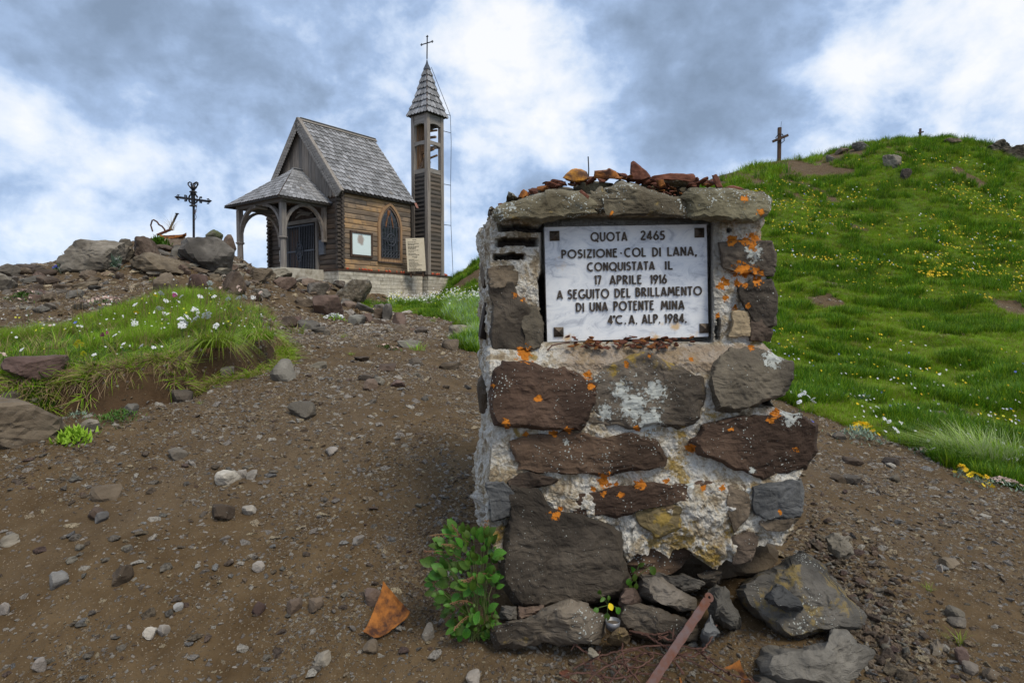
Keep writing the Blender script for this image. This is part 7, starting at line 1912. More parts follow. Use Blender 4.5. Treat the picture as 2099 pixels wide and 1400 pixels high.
# ------------------------------------------------------------------ countable loose stones
STM = {mt: [hull_mesh('stone', M[mt], 700 + 10 * i + k, 13, random.uniform(.3, .55), random.uniform(.55, .85)) for k in range(5)] for i, mt in enumerate(('rock_pale', 'pebble_pale', 'rock_red', 'pebble_grey', 'rock_brown', 'rock_grey'))}
ZN = [ # (count, px range, py range, half size in m as range, label, group)
 (46, (0, 900), (1180, 1400), (.013, .026), 'loose stone lying on the bare gravel of the near foreground', 'loose stones of the near foreground'),
 (62, (0, 560), (920, 1180), (.014, .032), 'loose stone in the stony band of gravel below the turf bank', 'loose stones below the turf bank'),
 (44, (560, 980), (830, 1180), (.011, .024), 'loose stone on the fine gravel beside the memorial', 'loose stones beside the memorial'),
 (48, (560, 990), (640, 830), (.02, .045), 'loose stone on the path climbing to the chapel', 'loose stones on the climbing path'),
 (40, (1660, 2099), (900, 1120), (.011, .024), 'loose stone on the gravel slope next to the meadow', 'loose stones next to the meadow'),
 (34, (1690, 2080), (1060, 1400), (.013, .026), 'loose stone in the rubble spilling from the memorial foot', 'loose stones in the rubble'),
 (22, (0, 500), (560, 640), (.05, .11), 'loose stone on the bare slope under the mound', 'loose stones under the mound'),
]
rg = np.random.default_rng(21)
for n, xr, yr_, sr, lab, grp in ZN:
    px = rg.uniform(*xr, n * 2); py = rg.uniform(*yr_, n * 2); d = hit(px, py); k = 0
    for a, b, c in zip(px, py, d):
        if np.isnan(c) or k >= n: continue
        p = P(a, b, c); z, gg, bk, bd = H([(p.x, p.y)], full=True)
        if gg[0] > .3 or (abs(p.x - .33) < .48 and 1.7 < p.y < 2.5): continue
        mt = random.choices(list(STM), (5, 2.6, 1.6, 1.6, 3, 2))[0]
        s = random.uniform(*sr) * random.uniform(.75, 1.1)
        o = link('loose_stone', random.choice(STM[mt])); o.location = (p.x, p.y, float(z[0]) + s * .12); o.scale = (s, s, s)
        o.rotation_euler = (random.uniform(-.25, .25), random.uniform(-.25, .25), random.uniform(0, 6.3)); tag(o, lab, 'stone', grp); k += 1
# rubble blocks that can be told apart
px = []; 
for k in range(95):
    t = random.random(); px.append((1665 + 190 * t + random.gauss(0, 48), 1065 + 320 * t + random.gauss(0, 30)))
for (a, b), c in zip(px, hit([p[0] for p in px], [p[1] for p in px])):
    if np.isnan(c): continue
    p = P(a, b, c)
    if p.x < .80 and p.y > 1.9: p.x = .80 + random.uniform(0, .1)
    mt = random.choices(('rock_brown', 'rock_red', 'rock_grey', 'rock_pale'), (5, 2.5, 1, 1))[0]; s = random.uniform(.012, .030)
    o = link('rubble_stone', random.choice(STM[mt])); o.location = (p.x, p.y, ground(p.x, p.y) + s * .45); o.scale = (s, s, s)
    o.rotation_euler = (random.uniform(-.6, .6), random.uniform(-.6, .6), random.uniform(0, 6.3)); tag(o, 'brownish block in the heap of rubble between memorial and gravel slope', 'stone', 'blocks in the rubble heap')

# ------------------------------------------------------------------ plants
def leaf_mesh(name, L, W, mat, fold=.25, bend=.3, heart=0.0, n=6):
    V = []; Fc = []; tip = []
    for i in range(n + 1):
        t = i / n; w = W * (math.sin(PI * min(1, t * .93 + .05)) ** (.75)) * (1 + heart * (1 - t) * .5) if 0 < i < n else (W * .35 * heart if i == 0 else 0)
        z = -bend * L * t * t; y = L * t
        V += [(-w, y - (heart * L * .12 if i == 0 else 0), z + w * fold), (0, y, z), (w, y - (heart * L * .12 if i == 0 else 0), z + w * fold)]; tip += [t * .3] * 3
    for i in range(n):
        k = i * 3; Fc += [(k, k + 1, k + 4, k + 3), (k + 1, k + 2, k + 5, k + 4)]
    return mesh(name, V, Fc, mat, True, {'tip': tip})
LF = [leaf_mesh('leaf', 1, .27 + .05 * k, M['leaf'], .3, .2 + .1 * k, .3) for k in range(3)]
LFD = leaf_mesh('leaf', 1, .36, M['yellow_petal'], .2, .2, .2)
# leafy dock-like plant beside the corner boulder
pl_b = P(985, 1290, 1.74); pl_b.z = ground(pl_b.x, pl_b.y)
plant = empty('leafy_plant', pl_b); tag(plant, 'bushy green leafy plant with reddish seed stalks against the corner of the memorial', 'plant')
rg = random.Random(4)
def put_leaf(parent, base, pos, size, face, me, name='leaf', roll=None):
    o = link(name, me, parent)
    y = (Vector((pos.x - base.x, 0, (pos.z - base.z) * .5)) + Vector((rg.uniform(-.3, .3), -.2, rg.uniform(-.9, .15)) ) * .12).normalized()
    z = Vector(face).normalized(); x = y.cross(z).normalized(); z = x.cross(y)
    R = Matrix((x, y, z)).transposed().to_4x4()
    o.matrix_local = Matrix.Translation(pos - Vector(parent.location)) @ R @ Matrix.Diagonal((size, size, size, 1)); return o
stm = MB(); k = 0
while k < 290:
    t = rg.random(); px_ = 955 + rg.gauss(0, 34) + 20 * (t - .5); py_ = 1085 + 215 * t
    w_ = 58 if 1090 < py_ < 1230 else 38
    cxp = np.interp(py_, [1070, 1130, 1200, 1260, 1310], [966, 952, 950, 968, 990])
    px_ = cxp + rg.uniform(-1, 1) * np.interp(py_, [1070, 1110, 1180, 1250, 1300], [26, 56, 74, 62, 40])
    if px_ > np.interp(py_, [1070, 1140, 1180, 1230, 1310], [1000, 1020, 1028, 1018, 1020]): continue
    d_ = 1.76 + rg.uniform(-.07, .07) - (py_ - 1070) / 240 * .04
    p = P(px_, py_, d_); g_ = ground(p.x, p.y)
    if p.z < g_ + .01: p.z = g_ + .01
    put_leaf(plant, pl_b, p, rg.choice((.012, .018, .023, .028, .036)) * rg.uniform(.85, 1.15), (rg.uniform(-.9, .8), -1.0, rg.uniform(-.1, 1.8)), rg.choice(LF))
    if k % 6 == 0: stm.tube([pl_b - plant.location + Vector((rg.uniform(-.03, .03), rg.uniform(-.02, .02), 0)), (pl_b + p) * .5 - plant.location + Vector((0, 0, .02)), p - plant.location], [.0016, .0013, .0009], 4, False)
    k += 1
stm.build('stems', M['stem'], plant)
for (x0, y0, x1, y1) in ((960, 1110, 880, 1098), (955, 1150, 868, 1130), (950, 1120, 925, 1075), (985, 1205, 945, 1190), (1012, 1180, 958, 1188), (975, 1240, 922, 1238), (972, 1262, 930, 1290), (965, 1140, 905, 1115), (990, 1100, 1000, 1065)):
    mb = MB(); a = P(x0, y0, 1.72); b = P(x1, y1, 1.66); pts = [a.lerp(b, t) + Vector((0, 0, .012 * math.sin(PI * t))) - Vector(plant.location) for t in np.linspace(0, 1, 7)]
    mb.tube(pts, .0010, 4, False)
    for q in range(34):
        c = pts[2].lerp(pts[-1], rg.random()) + Vector((rg.gauss(0, .002), rg.gauss(0, .002), rg.gauss(0, .002))); r_ = .0018
        mb.add([c + Vector((r_, 0, 0)), c + Vector((-r_, 0, 0)), c + Vector((0, r_, 0)), c + Vector((0, -r_, 0)), c + Vector((0, 0, r_)), c + Vector((0, 0, -r_))], [(0, 2, 4), (2, 1, 4), (1, 3, 4), (3, 0, 4), (2, 0, 5), (1, 2, 5), (3, 1, 5), (0, 3, 5)])
    mb.build('seed_stalk', M['seed'], plant)
def seedling(cx, cy, d, leaves, label, yellow=None):
    b = P(cx, cy, d); o = empty('seedling', b); tag(o, label, 'plant'); mb = MB()
    for x, y, s, fx, fz in leaves:
        p = P(x, y, d - .02); l = put_leaf(o, b, b + (p - b) * .72, s, (fx, -1, fz), rg.choice(LF)); mb.tube([Vector(), (p - b) * .5 + Vector((0, -.006, .004)), (p - b) * .72], .0009, 4, False)
    if yellow: p = P(yellow[0], yellow[1], d - .025); put_leaf(o, b, p, .020, (0, -1, .6), LFD, 'yellow_leaf')
    mb.build('leaf_stalks', M['stem'], o)
seedling(1246, 1240, 1.70, [(1222, 1208, .016, -.2, .5), (1248, 1212, .014, .2, .7), (1218, 1248, .021, -.3, .3), (1270, 1246, .021, .3, .3), (1244, 1262, .022, 0, .2), (1236, 1218, .018, 0, .5)], 'young seedling with round leaves and one yellow leaf growing over the lichen slab', (1249, 1236))
seedling(1300, 1185, 1.80, [(1292, 1160, .020, -.2, .4), (1312, 1150, .022, .2, .5), (1284, 1186, .022, -.3, .3), (1290, 1202, .020, 0, .3), (1345, 1152, .028, .3, .3), (1302, 1172, .022, .1, .3), (1306, 1198, .022, .2, .2)], 'heart leaved seedling in the dark gap right of the big corner boulder')

# flower heads
def flat_head(n, R, r, mat, seed, dome=.25):
    rg_ = random.Random(seed); V = []; Fc = []
    for k in range(n):
        a = rg_.uniform(0, 6.3); q = R * math.sqrt(rg_.random()); x, y, z = q * math.cos(a), q * math.sin(a), dome * R * (1 - (q / R) ** 2) + rg_.uniform(-.1, .1) * R
        b = len(V); m = 5; tl = rg_.uniform(-.4, .4)
        for j in range(m): t = 2 * PI * j / m + a; V.append((x + r * math.cos(t), y + r * math.sin(t), z + r * tl * math.cos(t)))
        V.append((x, y, z + r * .5)); Fc += [(b + j, b + (j + 1) % m, b + m) for j in range(m)]
    return mesh('flower_head', V, Fc, mat, False)
YAR = [flat_head(34, .026, .0072, M['white_petal'], k) for k in range(4)]
PNK = [flat_head(22, .020, .006, M['pink_petal'], k + 9) for k in range(2)]
def daisy(mat, r, n=8, seed=0, cup=.2):
    V = [(0, 0, 0)]; Fc = []
    for k in range(n):
        a = 2 * PI * k / n; b = len(V); w = PI / n * .8
        V += [(r * math.cos(a - w) * .7, r * math.sin(a - w) * .7, cup * r * .6), (r * math.cos(a), r * math.sin(a), cup * r), (r * math.cos(a + w) * .7, r * math.sin(a + w) * .7, cup * r * .6)]
        Fc += [(0, b, b + 1), (0, b + 1, b + 2)]
    return mesh('blossom', V, Fc, mat, False)
YEL = daisy(M['yellow_petal'], .016); LEM = flat_head(14, .014, .006, M['lemon_petal'], 31, 1.2); BLU = daisy(M['blue_petal'], .013, 5, 0, .9); MAG = flat_head(14, .012, .006, M['magenta_petal'], 33, 1.6)
STEMS = [blades(1, .1, .001, .003, .4, 300 + k, 3, .3, mats=[M['stem']]) for k in range(3)]
def flower(px_, py_, d, head, label, cat='flower', group=None, size=1.0, hgt=None, tilt=.5, nl=5, name='flower', stem_mat='stem'):
    """one flower: head at the photo point, stem down to the ground, a few small leaves"""
    h = P(px_, py_, d); gx, gy = h.x + random.uniform(-.02, .02), h.y + random.uniform(-.01, .04); gz = ground(gx, gy)
    if hgt: gz = h.z - hgt
    gz = min(gz, h.z - .02)
    o = empty(name, (gx, gy, gz)); tag(o, label, cat, group)
    top = h - Vector((gx, gy, gz))
    m_ = MB(); m_.tube([Vector(), top * .5 + Vector((random.uniform(-.01, .01), 0, .01)), top], [.0018, .0014, .0011], 4, False); m_.build('stem', M[stem_mat], o)
    f = link('flower_head', head, o); f.location = top; f.scale = (size,) * 3; f.rotation_euler = (tilt + .25 + random.uniform(-.15, .15), random.uniform(-.25, .25), random.uniform(0, 6.3))
    for k in range(nl):
        t = random.uniform(.1, .7); l = link('leaf', LF[k % 3], o); l.location = top * t; s = random.uniform(.015, .03); l.scale = (s * .6, s, s); l.rotation_euler = (random.uniform(.2, .8), 0, random.uniform(0, 6.3))
    return o
BFL = [ # bank flowers: px, py, head, size, label
 (277,625,0,1.0,1,'small white umbel standing apart at the far edge of the turf bank'),(235,688,0,.9,1,'small white umbel alone over the smooth bright grass'),(395,636,0,1.0,1,'white umbel above the dry grass between two others'),
 (405,648,0,.9,1,'low white umbel in the tall group at the bank end'),(410,608,0,1.0,1,'white flat umbel standing highest in the middle of the flowering group'),(430,580,0,1.0,1,'topmost white umbel of the tall flowering group'),
 (432,592,0,.8,1,'small white umbel right under the topmost one'),(452,590,0,.9,2,'cream pink umbel next to the topmost white ones'),(470,598,0,1.0,2,'pinkish umbel against the dark soil'),(488,588,0,.9,2,'pale pink umbel highest toward the chapel'),(492,595,0,.9,2,'second pale pink umbel toward the chapel'),
 (489,611,0,1.0,1,'white umbel left one of the dense pair'),(502,609,0,1.0,1,'white umbel right one of the dense pair'),(468,613,0,.9,1,'white umbel before the purple brown soil'),(519,610,0,.9,1,'white umbel near the end of the group'),(534,600,0,1.0,2,'last pinkish umbel at the end of the group'),(535,624,0,.5,1,'tiny white umbel at the end of the turf'),
 (439,608,0,.9,1,'white umbel left of the slender ones'),(330,601,0,1.0,1,'white umbel beside the yellow bloom'),(358,602,0,.9,1,'white umbel over the magenta bloom'),(372,608,0,.9,1,'white umbel right of the magenta bloom'),(340,617,0,.9,1,'white umbel half hidden behind the grass'),(365,619,0,.9,1,'white umbel behind the green tuft'),
 (276,663,0,1.2,1,'broad white umbel over the fine green grass'),(327,632,0,1.1,1,'white umbel over the tawny grass'),(337,643,0,1.0,1,'white umbel below the one over the tawny grass'),(341,656,0,.9,2,'faded umbel low in the tawny grass'),
 (400,637,0,1.6,1,'large white umbel centred over the dark green tussock'),(424,646,0,1.7,1,'largest bright white umbel on the tussock'),(384,651,0,1.5,1,'bright white umbel at the head of the cluster'),(377,662,0,1.5,1,'bright white umbel in the middle of the cluster'),(373,667,0,1.5,1,'bright white umbel lowest in the cluster'),(400,655,0,1.5,1,'bright white umbel leaning out of the cluster'),(371,655,0,1.2,1,'white umbel at the outer side of the cluster'),
 (443,667,0,1.0,1,'white umbel hanging over the tussock'),(440,672,0,.8,1,'small white umbel at the tussock'),(445,697,0,1.0,1,'lone white umbel low on the tussock flank'),
 (290,710,0,1.0,1,'small white umbel in the clover like greens'),(315,712,0,.8,1,'small white umbel right of the greens'),(253,705,0,.8,1,'small white umbel over the low greens'),(193,727,0,.8,1,'small white umbel above the purple slab'),(118,738,0,1.1,1,'white umbel at the edge of the purple slab'),(56,757,0,1.1,1,'white umbel over the silvery leaves by the slab'),(45,717,0,.9,1,'white umbel between slab and picture edge'),(57,632,0,.8,1,'small white umbel far over the bright grass'),(103,667,0,.7,2,'faded small umbel in the middle of the bright grass'),
]
d_bank = hit([f[0] for f in BFL], [f[1] + 38 for f in BFL])
for (px_, py_, _k, s_, kd, lab), dh in zip(BFL, d_bank):
    d_ = 4.0 if np.isnan(dh) else float(np.clip(dh, 3.2, 5.3))
    flower(px_, py_, d_, random.choice(YAR) if kd == 1 else random.choice(PNK), lab, 'flower', 'umbel flowers on the turf bank', .72 * s_ * d_ / 4.4, name='umbel_flower')
for px_, py_, hd, s_, lab in ((318, 606, YEL, 1.3, 'yellow blossom seen from the side among the white umbels'), (279, 641, YEL, 1.2, 'yellow blossom under the broad white umbel'), (188, 650, YEL, 1.2, 'orange yellow blossom in the middle of the bright grass'), (490, 634, YEL, 1.5, 'yellow poppy like bloom on the green tuft'),
                            (204, 619 + 7, YEL, .8, 'tiny yellow blossom in front of the pink cushion'), (447, 597, YEL, .7, 'tiny yellow blossom between the white umbels'), (163, 706, LEM, 1.9, 'lemon yellow spike of blossoms over the low greens'), (171, 726, LEM, 1.2, 'small lemon yellow spike below the larger one'),
                            (43, 743, LEM, 2.2, 'lemon yellow blossom cluster beside the purple slab'), (30, 748, LEM, 1.4, 'small lemon yellow blossom left of the cluster'), (357, 607, MAG, 1.2, 'magenta bloom among the white umbels'), (222, 684, MAG, 1.0, 'dark red spike in the green clump'), (212, 688, MAG, 1.2, 'shorter dark red spike beside the other'),
                            (156, 663, BLU, 1.1, 'single blue blossom in the bright grass'), (8, 726, PNK[0], 1.0, 'pink globe flower by the picture edge')):
    dh = hit([px_], [py_ + 34])[0]; d_ = 4.0 if np.isnan(dh) else float(np.clip(dh, 3.15, 5.3))
    flower(px_, py_, d_, hd, lab, 'flower', None, s_ * d_ / 4.2, name='meadow_flower')
# right hand edge of the path
for px_, py_, s_, lab in ((1640, 810, 1.2, 'white umbel nearest to the memorial on the meadow edge'), (1648, 806, 1.3, 'tall white umbel behind the memorial shoulder'), (1657, 813, 1.0, 'white umbel in the group behind the memorial shoulder'), (1667, 818, 1.1, 'lower white umbel in the group behind the memorial shoulder'), (1669, 824, 1.0, 'lowest white umbel in the group behind the memorial shoulder'), (1638, 824, 1.2, 'broad white umbel against the memorial side'),
                         (1813, 858, .9, 'white umbel above the yellow cushion'), (1822, 864, 1.0, 'white umbel slightly below its neighbour over the yellow cushion'), (1834, 878, 1.0, 'white umbel between cushion and pale grass'), (1840, 884, .9, 'lower white umbel between cushion and pale grass'),
                         (1815, 884, .7, 'tiny white umbel behind the cushion'), (1914, 919, .8, 'cream umbel before the pale grass tuft'), (1958, 923, .8, 'white globe flower before the pale grass tuft'), (2062, 940, 1.3, 'large white umbel in the cluster at the picture edge'), (2070, 942, 1.2, 'flat white umbel in the cluster at the picture edge'),
                         (2084, 930, 1.4, 'highest white umbel of the cluster at the picture edge'), (2092, 934, 1.3, 'outermost white umbel of the cluster at the picture edge'), (2086, 942, 1.1, 'middle white umbel of the cluster at the picture edge'), (2087, 958, .9, 'lowest white umbel of the cluster at the picture edge'), (2042, 915, .9, 'white umbel leaning over the pale grass'), (2056, 908, .8, 'upper white umbel leaning over the pale grass')):
    dh = hit([px_], [py_ + 26])[0]; d_ = 4.4 if np.isnan(dh) else float(np.clip(dh, 3.1, 6))
    flower(px_, py_, d_, random.choice(YAR), lab, 'flower', 'umbel flowers on the meadow edge', .62 * s_ * d_ / 4.6, name='umbel_flower')
def cushion(cx, cy, wpx, hpx, heads, head, leafmat_, label, nleaf=160, hs=1.0, name='flower_cushion', pos=None, lh=.05, dfix=None):
    """a low cushion plant: many small leaves and its blossoms"""
    dh = dfix if dfix else hit([cx], [cy + hpx * .35])[0]
    if np.isnan(dh): return
    d_ = float(dh); c = P(cx, cy + hpx * .35, d_); o = empty(name, c); tag(o, label, 'plant')
    w_ = wpx / F_PX * d_ / 2; hh = hpx / F_PX * d_ * .7
    V = []; Fc = []; tip = []
    for k in range(nleaf):
        x = random.gauss(0, .5) * w_; y = random.gauss(0, .4) * w_; r = math.hypot(x, y) / (w_ + 1e-6); gz = (ground(c.x + x, c.y + y) - c.z) if not dfix else 0
        z = gz + hh * max(0, 1 - r * r) * random.uniform(.3, 1); a = random.uniform(0, 6.3); L = lh * random.uniform(.3, .8) * d_ / 5; W_ = L * .16
        dx_, dy_ = math.cos(a), math.sin(a); b = len(V); V += [(x - dy_ * W_, y + dx_ * W_, z), (x + dy_ * W_, y - dx_ * W_, z), (x + dx_ * L * .6, y + dy_ * L * .6, z + L * .7)]; Fc.append((b, b + 1, b + 2)); tip += [0, 0, 1]
    link('foliage', mesh('foliage', V, Fc, M[leafmat_], False, {'tip': tip}), o)
    for k in range(heads if pos is None else len(pos)):
        if pos is not None: p = P(pos[k][0], pos[k][1], d_ - .02) - c
        else:
            x = random.gauss(0, .45) * w_; y = random.gauss(0, .35) * w_; r = math.hypot(x, y) / (w_ + 1e-6)
            gz = (ground(c.x + x, c.y + y) - c.z) if not dfix else 0
            p = Vector((x, y, gz + hh * max(.2, 1 - r * r) + .008 * d_ / 4))
        f = link('blossom', random.choice(head) if isinstance(head, list) else head, o); f.location = p; s_ = hs * random.uniform(.7, 1.1) * d_ / 4.4; f.scale = (s_,) * 3; f.rotation_euler = (random.uniform(.2, .9), random.uniform(-.4, .4), random.uniform(0, 6))
    return o
cushion(1762, 888, 84, 40, 0, YAR, 'leaf_silver', 'silver leaved cushion carrying bright yellow blossoms on the path edge', 420, pos=None)
cushion(1768, 880, 60, 30, 34, YEL, 'leaf_silver', 'dense bright yellow blossoms over the silver leaved cushion', 60, 1.5)
cushion(1970, 968, 24, 34, 9, YEL, 'leaf_silver', 'first yellow blossom clump before the pale grass tuft', 60, 1.7)
cushion(1998, 980, 32, 26, 7, YEL, 'leaf_silver', 'narrow yellow blossom clump in the middle of the row', 60, 1.6)
cushion(2022, 990, 22, 34, 9, YEL, 'leaf_silver', 'last yellow blossom clump of the row', 50, 1.7)
cushion(1900, 928, 50, 16, 14, PNK, 'leaf_silver', 'pinkish white cushion before the pale grass tuft', 90, .6)
cushion(2062, 990, 90, 22, 60, PNK, 'leaf_silver', 'long pale pink cushion along the gravel at the picture edge', 160, .6)
cushion(1950, 925, 40, 16, 3, YAR, 'leaf_silver', 'small silvery herb cushion between the yellow clumps', 160, .5)
cushion(213, 620, 78, 20, 46, PNK, 'leaf', 'wide pale pink flower cushion behind the bright grass', 120, .75)
cushion(48, 605, 60, 18, 20, PNK, 'leaf', 'small green and cream cushion on the bare soil', 150, .6)
cushion(240, 852, 76, 26, 0, YAR, 'leaf', 'patch of bright green feathery herb below the turf bank', 420)
cushion(150, 893, 60, 30, 0, YAR, 'grass_bank', 'green herb clump at the foot of the big brown boulder', 240, lh=.12)
cushion(160, 850, 46, 20, 0, YAR, 'leaf_silver', 'little bluish rosette plant under the turf bank', 70)
cushion(78, 800, 70, 44, 0, YAR, 'leaf', 'dark green leafy herb hanging over the big brown boulder', 300, lh=.13)
cushion(688, 652, 46, 14, 26, YAR, 'grass_bank', 'low white flowered cushion in front of the purple rock', 130, .5)
cushion(770, 640, 42, 12, 12, PNK, 'grass_bank', 'cream cushion among the path rocks', 90, .4)
cushion(730, 640, 22, 12, 0, PNK, 'grass_dry', 'tawny dead cushion beside the cream one', 90)
cushion(795, 712, 42, 10, 16, PNK, 'leaf', 'pale mossy cushion beside the long flat stone', 80, .4)
cushion(985, 648, 26, 30, 9, YEL, 'grass_bank', 'yellow flower clump against the memorial side', 90, 1.3, lh=.12)
cushion(318, 575, 24, 8, 0, YAR, 'grass', 'thin green sprig on the mound slope', 40)
cushion(633, 517 + 5, 14, 18, 0, YAR, 'leaf_silver', 'pale herb', 1) if False else None
cushion(233, 545, 24, 26, 5, YAR, 'leaf_silver', 'edelweiss like silvery herb on the slope below the pale slab', 60, 1.0, lh=.14)
cushion(140, 552, 26, 16, 0, YAR, 'leaf_silver', 'grey green herb on the slope under the blue flowers', 60, lh=.12)
cushion(290, 482, 66, 12, 52, YEL, 'leaf', 'mat of golden yellow flowers along the crest of the mound', 160, 1.0, lh=.09)
cushion(322, 474, 16, 12, 14, YEL, 'leaf', 'orange yellow clump at the foot of the iron hook', 40, 1.0, lh=.09)
cushion(325, 500, 40, 26, 0, YEL, 'grass_dark', 'grey green cushion spilling down between the mound rocks', 200, lh=.1)
cushion(352, 474, 34, 22, 0, YAR, 'grass', 'tuft of green herbs around the leaning iron stake', 160, lh=.28)
for x, y, n_, lab in ((188, 533, 14, 'cluster of violet blue bellflowers low on the pale slab'), (190, 521, 9, 'violet bellflowers in the crack of the pale slab'), (214, 515, 6, 'violet bellflowers high on the pale slab'), (205, 508, 4, 'scattered violet bellflowers near the slab top'), (138, 532, 12, 'violet bellflowers climbing the slab edge'), (127, 545, 14, 'violet bellflowers at the foot of the slab edge'), (141, 522, 7, 'topmost violet bellflowers on the slab edge'), (115, 553, 7, 'outermost low violet bellflowers on the skyline slope')):
    d_ = hit([x], [y + 3])[0]; d_ = 8.6 if np.isnan(d_) else min(float(d_), 9.0); d_ = min(d_, 8.35)
    o = cushion(x, y, 16, 10, n_, BLU, 'leaf', lab, 26, .95, 'bellflower_clump', dfix=d_, lh=.06)
cushion(984, 695, 12, 12, 5, BLU, 'leaf', 'little violet bellflower clump at the memorial side', 20, .8)
cushion(1665, 868, 8, 8, 2, BLU, 'leaf', 'violet bellflower peeping out beside the memorial shoulder', 12, .9)
cushion(1768, 822, 26, 26, 7, BLU, 'leaf_silver', 'pale blue forget me nots in the meadow edge', 60, .5, lh=.1)
# separate grass sprigs on the path
for k, (x, y, s_, lab) in enumerate(((608, 684, 1.3, 'green grass tuft at the end of the turf bank'), (855, 718, 1.2, 'green grass tuft beside the long flat stone'), (705, 692, .6, 'small grass tuft on the climbing path'), (720, 728, .5, 'tiny reddish grass tuft on the climbing path'), (610, 738, .6, 'small grass tuft above the angular block'), (888, 660, .5, 'thin grass tuft high on the path'),
                                  (1968, 1318, .62, 'bright green grass sprig in the rubble'), (1905, 1208, .42, 'small green grass sprig higher in the rubble'), (136, 905, .8, 'grass sprig near the big brown boulder'), (410, 828, .5, 'tiny herb sprig by the flat stones'), (440, 785, .7, 'white tipped sprig under the tussock'), (520, 765, .8, 'trailing green sprig under the tussock end'), (280, 795, .9, 'dark green tuft growing from the bank face'))):
    dh = hit([x], [y])[0]
    if np.isnan(dh): continue
    p = P(x, y, float(dh)); me = blades(34, .07, .04, .0035, 1.0, 400 + k, 4, .5, mats=[M['grass_bank'], M['grass_dry']], frac=.1)
    o = link('grass_tuft', me); o.location = (p.x, p.y, p.z - .004); o.scale = (s_ * dh / 4 if y < 1000 else s_,) * 3; tag(o, lab, 'grass tuft')
# two drooping tussocks at the bank end, and the pale feather grass tuft
for x, y, h_, sp_, n_, lab, mt, wd in ((442, 705, .26, .11, 420, 'thick drooping tussock hanging over the turf bank', 'grass_bank', (.1, -.75)), (528, 690, .22, .10, 300, 'smaller tussock at the very end of the turf bank', 'grass_bank', (.2, -.6)),
                                    (2005, 950, .34, .22, 900, 'pale feathery grass tuft bending toward the memorial', 'grass_bank', (-.6, .1)), (352, 470, .36, .05, 40, 'thin upright grasses around the leaning iron stake', 'grass_dry', (0, 0))):
    dh = hit([x], [y])[0]; d_ = float(dh) if not np.isnan(dh) else 9.8
    if x in (442, 528): d_ = {442: 3.72, 528: 4.15}[x]
    p = P(x, y, d_); me = blades(n_, h_, sp_, .0042, .85, 500 + n_, 5, {442: 2.7, 528: 2.4}.get(x, .9), mats=[M[mt] if x != 2005 else M['grass_pale'], M['grass_dry'] if x != 2005 else M['grass_bank']], frac=.18 if x != 2005 else .3, wind=wd)
    o = link('tussock', me); o.location = (p.x, p.y, max(p.z - .02, ground(p.x, p.y) - .01)); tag(o, lab, 'grass tussock')
# seed-head stalks rising over the bank
mb = MB()
for k in range(90):
    x = random.uniform(10, 560); y = 690 if k % 2 else 650; dh = hit([x], [y])[0]
    if np.isnan(dh): continue
    p = P(x, y, float(dh)); h_ = random.uniform(.14, .34); l = random.uniform(-.06, .08)
    pts = [p + Vector((l * t * t, 0, h_ * t)) for t in np.linspace(0, 1, 5)]; mb.tube(pts, [.0012, .001, .0009, .0018, .0008], 3, False)
tag(mb.build('dry_stalks', M['grass_dry']), kind='stuff')
# blossoms dotted over the hill
rg = np.random.default_rng(31)
DOT = [daisy(M['yellow_petal'], .5, 6, 0, .3), daisy(M['lemon_petal'], .5, 6, 0, .3), daisy(M['white_petal'], .5, 6, 0, .3), daisy(M['blue_petal'], .5, 5, 0, .3)]
xy = polar(26000, 5.0, 34, 4, 50, rg); z, gg, bk, bd = H(xy, full=True); rd = np.hypot(xy[:, 0], xy[:, 1]); n = len(xy)
fz = fbm(xy, .28, 3, 150); fy = fbm(xy, .8, 3, 151)
up = sst(9, 20, rd)
m = (gg > .5) & (rg.uniform(0, 1, n) < (.10 + .75 * up) * np.clip(.35 + 1.5 * fy + 1.1 * fz, 0, 1.4))
xy, z, rd, fy = xy[m], z[m], rd[m], fy[m]; n = len(xy); u = rg.uniform(0, 1, n)
idx = np.where(u < .68 * sst(4, 11, rd), 0, np.where(u < .86 * sst(4, 11, rd), 1, np.where(u > .96, 3, 2)))
scatter('meadow_blossoms', np.column_stack([xy, z + (.05 + .0065 * rd) * rg.uniform(.7, 1.15, n)]), np.column_stack([rg.uniform(.3, 1.2, n), rg.normal(0, .4, n), rg.uniform(0, .6, n)]), (.014 + .0018 * rd) * rg.uniform(.55, 1.15, n), DOT, idx)
def ptc(n): return np.column_stack([rg.normal(1925, 26, n), rg.normal(568, 9, n)])
pts, px, d = pixel_cloud(70, ptc, rg); n = len(pts)
scatter('yellow_patch', pts + [0, 0, .14], np.column_stack([rg.uniform(.3, 1.2, n), rg.normal(0, .4, n), rg.uniform(0, .6, n)]), rg.uniform(.05, .085, n), DOT[:1], np.zeros(n))
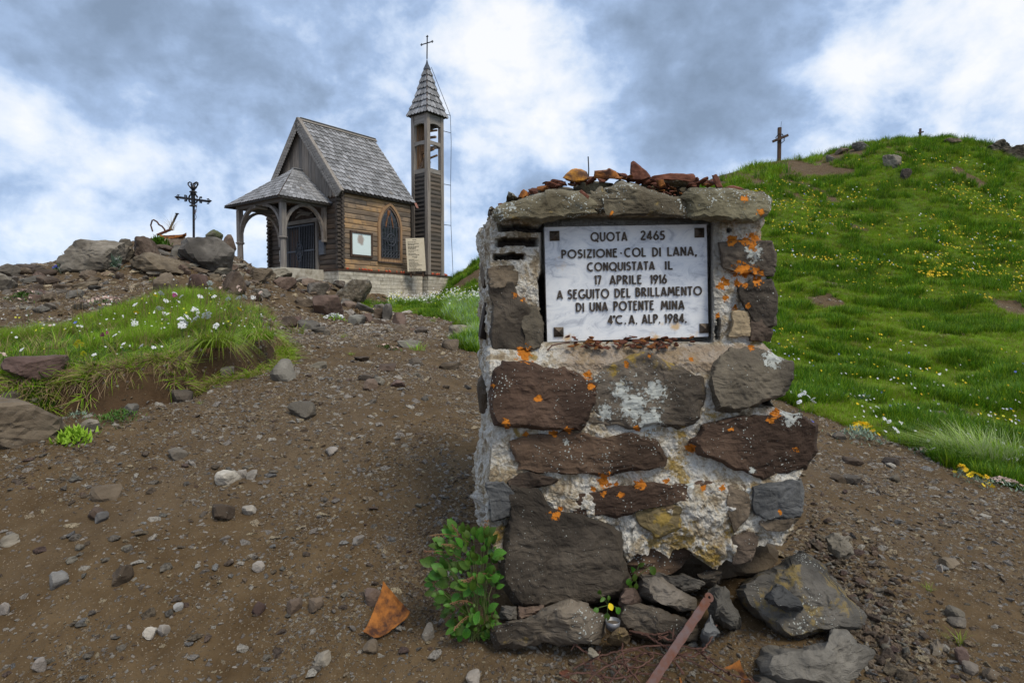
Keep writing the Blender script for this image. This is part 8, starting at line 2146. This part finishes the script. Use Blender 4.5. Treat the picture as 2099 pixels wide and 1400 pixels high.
# white flower bed at the plinth foot and yellow ones beside it
def bed(n): return np.column_stack([rg.uniform(795, 985, n), 616 + rg.normal(0, 6, n) + 8 * sst(930, 985, rg.uniform(795, 985, n))])
pts, px, d = pixel_cloud(620, bed, rg); ok = d < 26; pts, d = pts[ok], d[ok]; n = len(pts)
scatter('white_flower_bed', pts + np.column_stack([np.zeros(n), np.zeros(n), rg.uniform(.10, .32, n)]), np.column_stack([rg.uniform(.3, 1.2, n), rg.normal(0, .4, n), rg.uniform(0, .6, n)]), rg.uniform(.03, .07, n), [DOT[2], DOT[2], DOT[1]], rg.choice([0, 1, 1, 1, 1, 2], n))
m3 = rg.choice(n, min(n, 520), replace=False); BED = [blades(30, .30, .10, .012, .6, 520 + k, 3, .4, mats=[M['grass_bank'], M['leaf_silver']], frac=.35) for k in range(3)]
k = len(m3); scatter('flower_bed_greens', pts[m3], np.column_stack([rg.normal(0, .1, k), rg.normal(0, .1, k), rg.uniform(0, 6.3, k)]), rg.uniform(.35, .8, k), BED, rg.integers(0, 3, k))
def strip(n): return np.column_stack([rg.uniform(915, 1010, n), rg.uniform(615, 735, n)])
pts, px, d = pixel_cloud(2600, strip, rg); z, gg, bk, bd = H(pts[:, :2], full=True); ok = (gg > .4); pts, d, px = pts[ok], d[ok], px[ok]; k = len(pts)
scatter('path_side_grass', pts, np.column_stack([rg.normal(0, .1, k), rg.normal(0, .1, k), rg.uniform(0, 6.3, k)]), rg.uniform(.5, 1.0, k) * (.3 + .05 * d), BED + LONG[:2], rg.integers(0, 5, k))
# tufts on the skyline of the hill
def sky_t(n):
    x = rg.uniform(1480, 2099, n); y = np.interp(x, [1480, 1600, 1700, 1760, 1880, 1970, 2050, 2099], [366, 332, 306, 300, 296, 292, 306, 318]) + rg.normal(2, 3, n); return np.column_stack([x, y])
pts, px, d = pixel_cloud(500, sky_t, rg); cl = fbm(pts[:, :2], .5, 2, 160); ok = (cl > .05) & (pts[:, 0] > 17.5) | (cl > .55); pts = pts[ok]; k = len(pts)
scatter('skyline_tufts', pts, np.column_stack([rg.normal(0, .1, k), rg.normal(0, .1, k), rg.uniform(0, 6.3, k)]), rg.uniform(1.0, 2.4, k), TUFTS[:2] + TUFTS[5:7], rg.integers(0, 4, k))

def sh_t(n):
    c = np.array([(1512, 374), (1528, 352), (1560, 340), (1612, 324), (1636, 314), (1652, 322), (1590, 352), (1500, 392), (1668, 330), (1575, 366)]); k = rg.integers(0, len(c), n)
    return c[k] + np.column_stack([rg.normal(0, 11, n), rg.normal(0, 5, n)])
pts, px, d = pixel_cloud(420, sh_t, rg); k = len(pts)
scatter('shoulder_tufts', pts, np.column_stack([rg.normal(0, .1, k), rg.normal(0, .1, k), rg.uniform(0, 6.3, k)]), rg.uniform(1.2, 2.8, k), TUFTS, rg.integers(0, 11, k))
# small white and cream blossoms of the turf bank that are too many to count
xy = np.column_stack([rg.uniform(-4.5, -1.2, 9000), rg.uniform(2.8, 5.2, 9000)]); z, gg, bk, bd = H(xy, full=True)
fy = fbm(xy, 2.2, 3, 171); m = (bk > .6) & (rg.uniform(0, 1, len(xy)) < .025 + .05 * (fy > .15)); xy, z, bd = xy[m], z[m], bd[m]; n = len(xy)
hgt = np.where(bd < .35, rg.uniform(.03, .07, n), rg.uniform(.08, .17, n))
scatter('bank_small_blossoms', np.column_stack([xy, z + hgt]), np.column_stack([rg.uniform(.3, 1.3, n), rg.normal(0, .4, n), rg.uniform(0, .6, n)]), rg.uniform(.009, .017, n), [DOT[2], DOT[1], PNK[0]], rg.choice([0, 0, 0, 1], n))
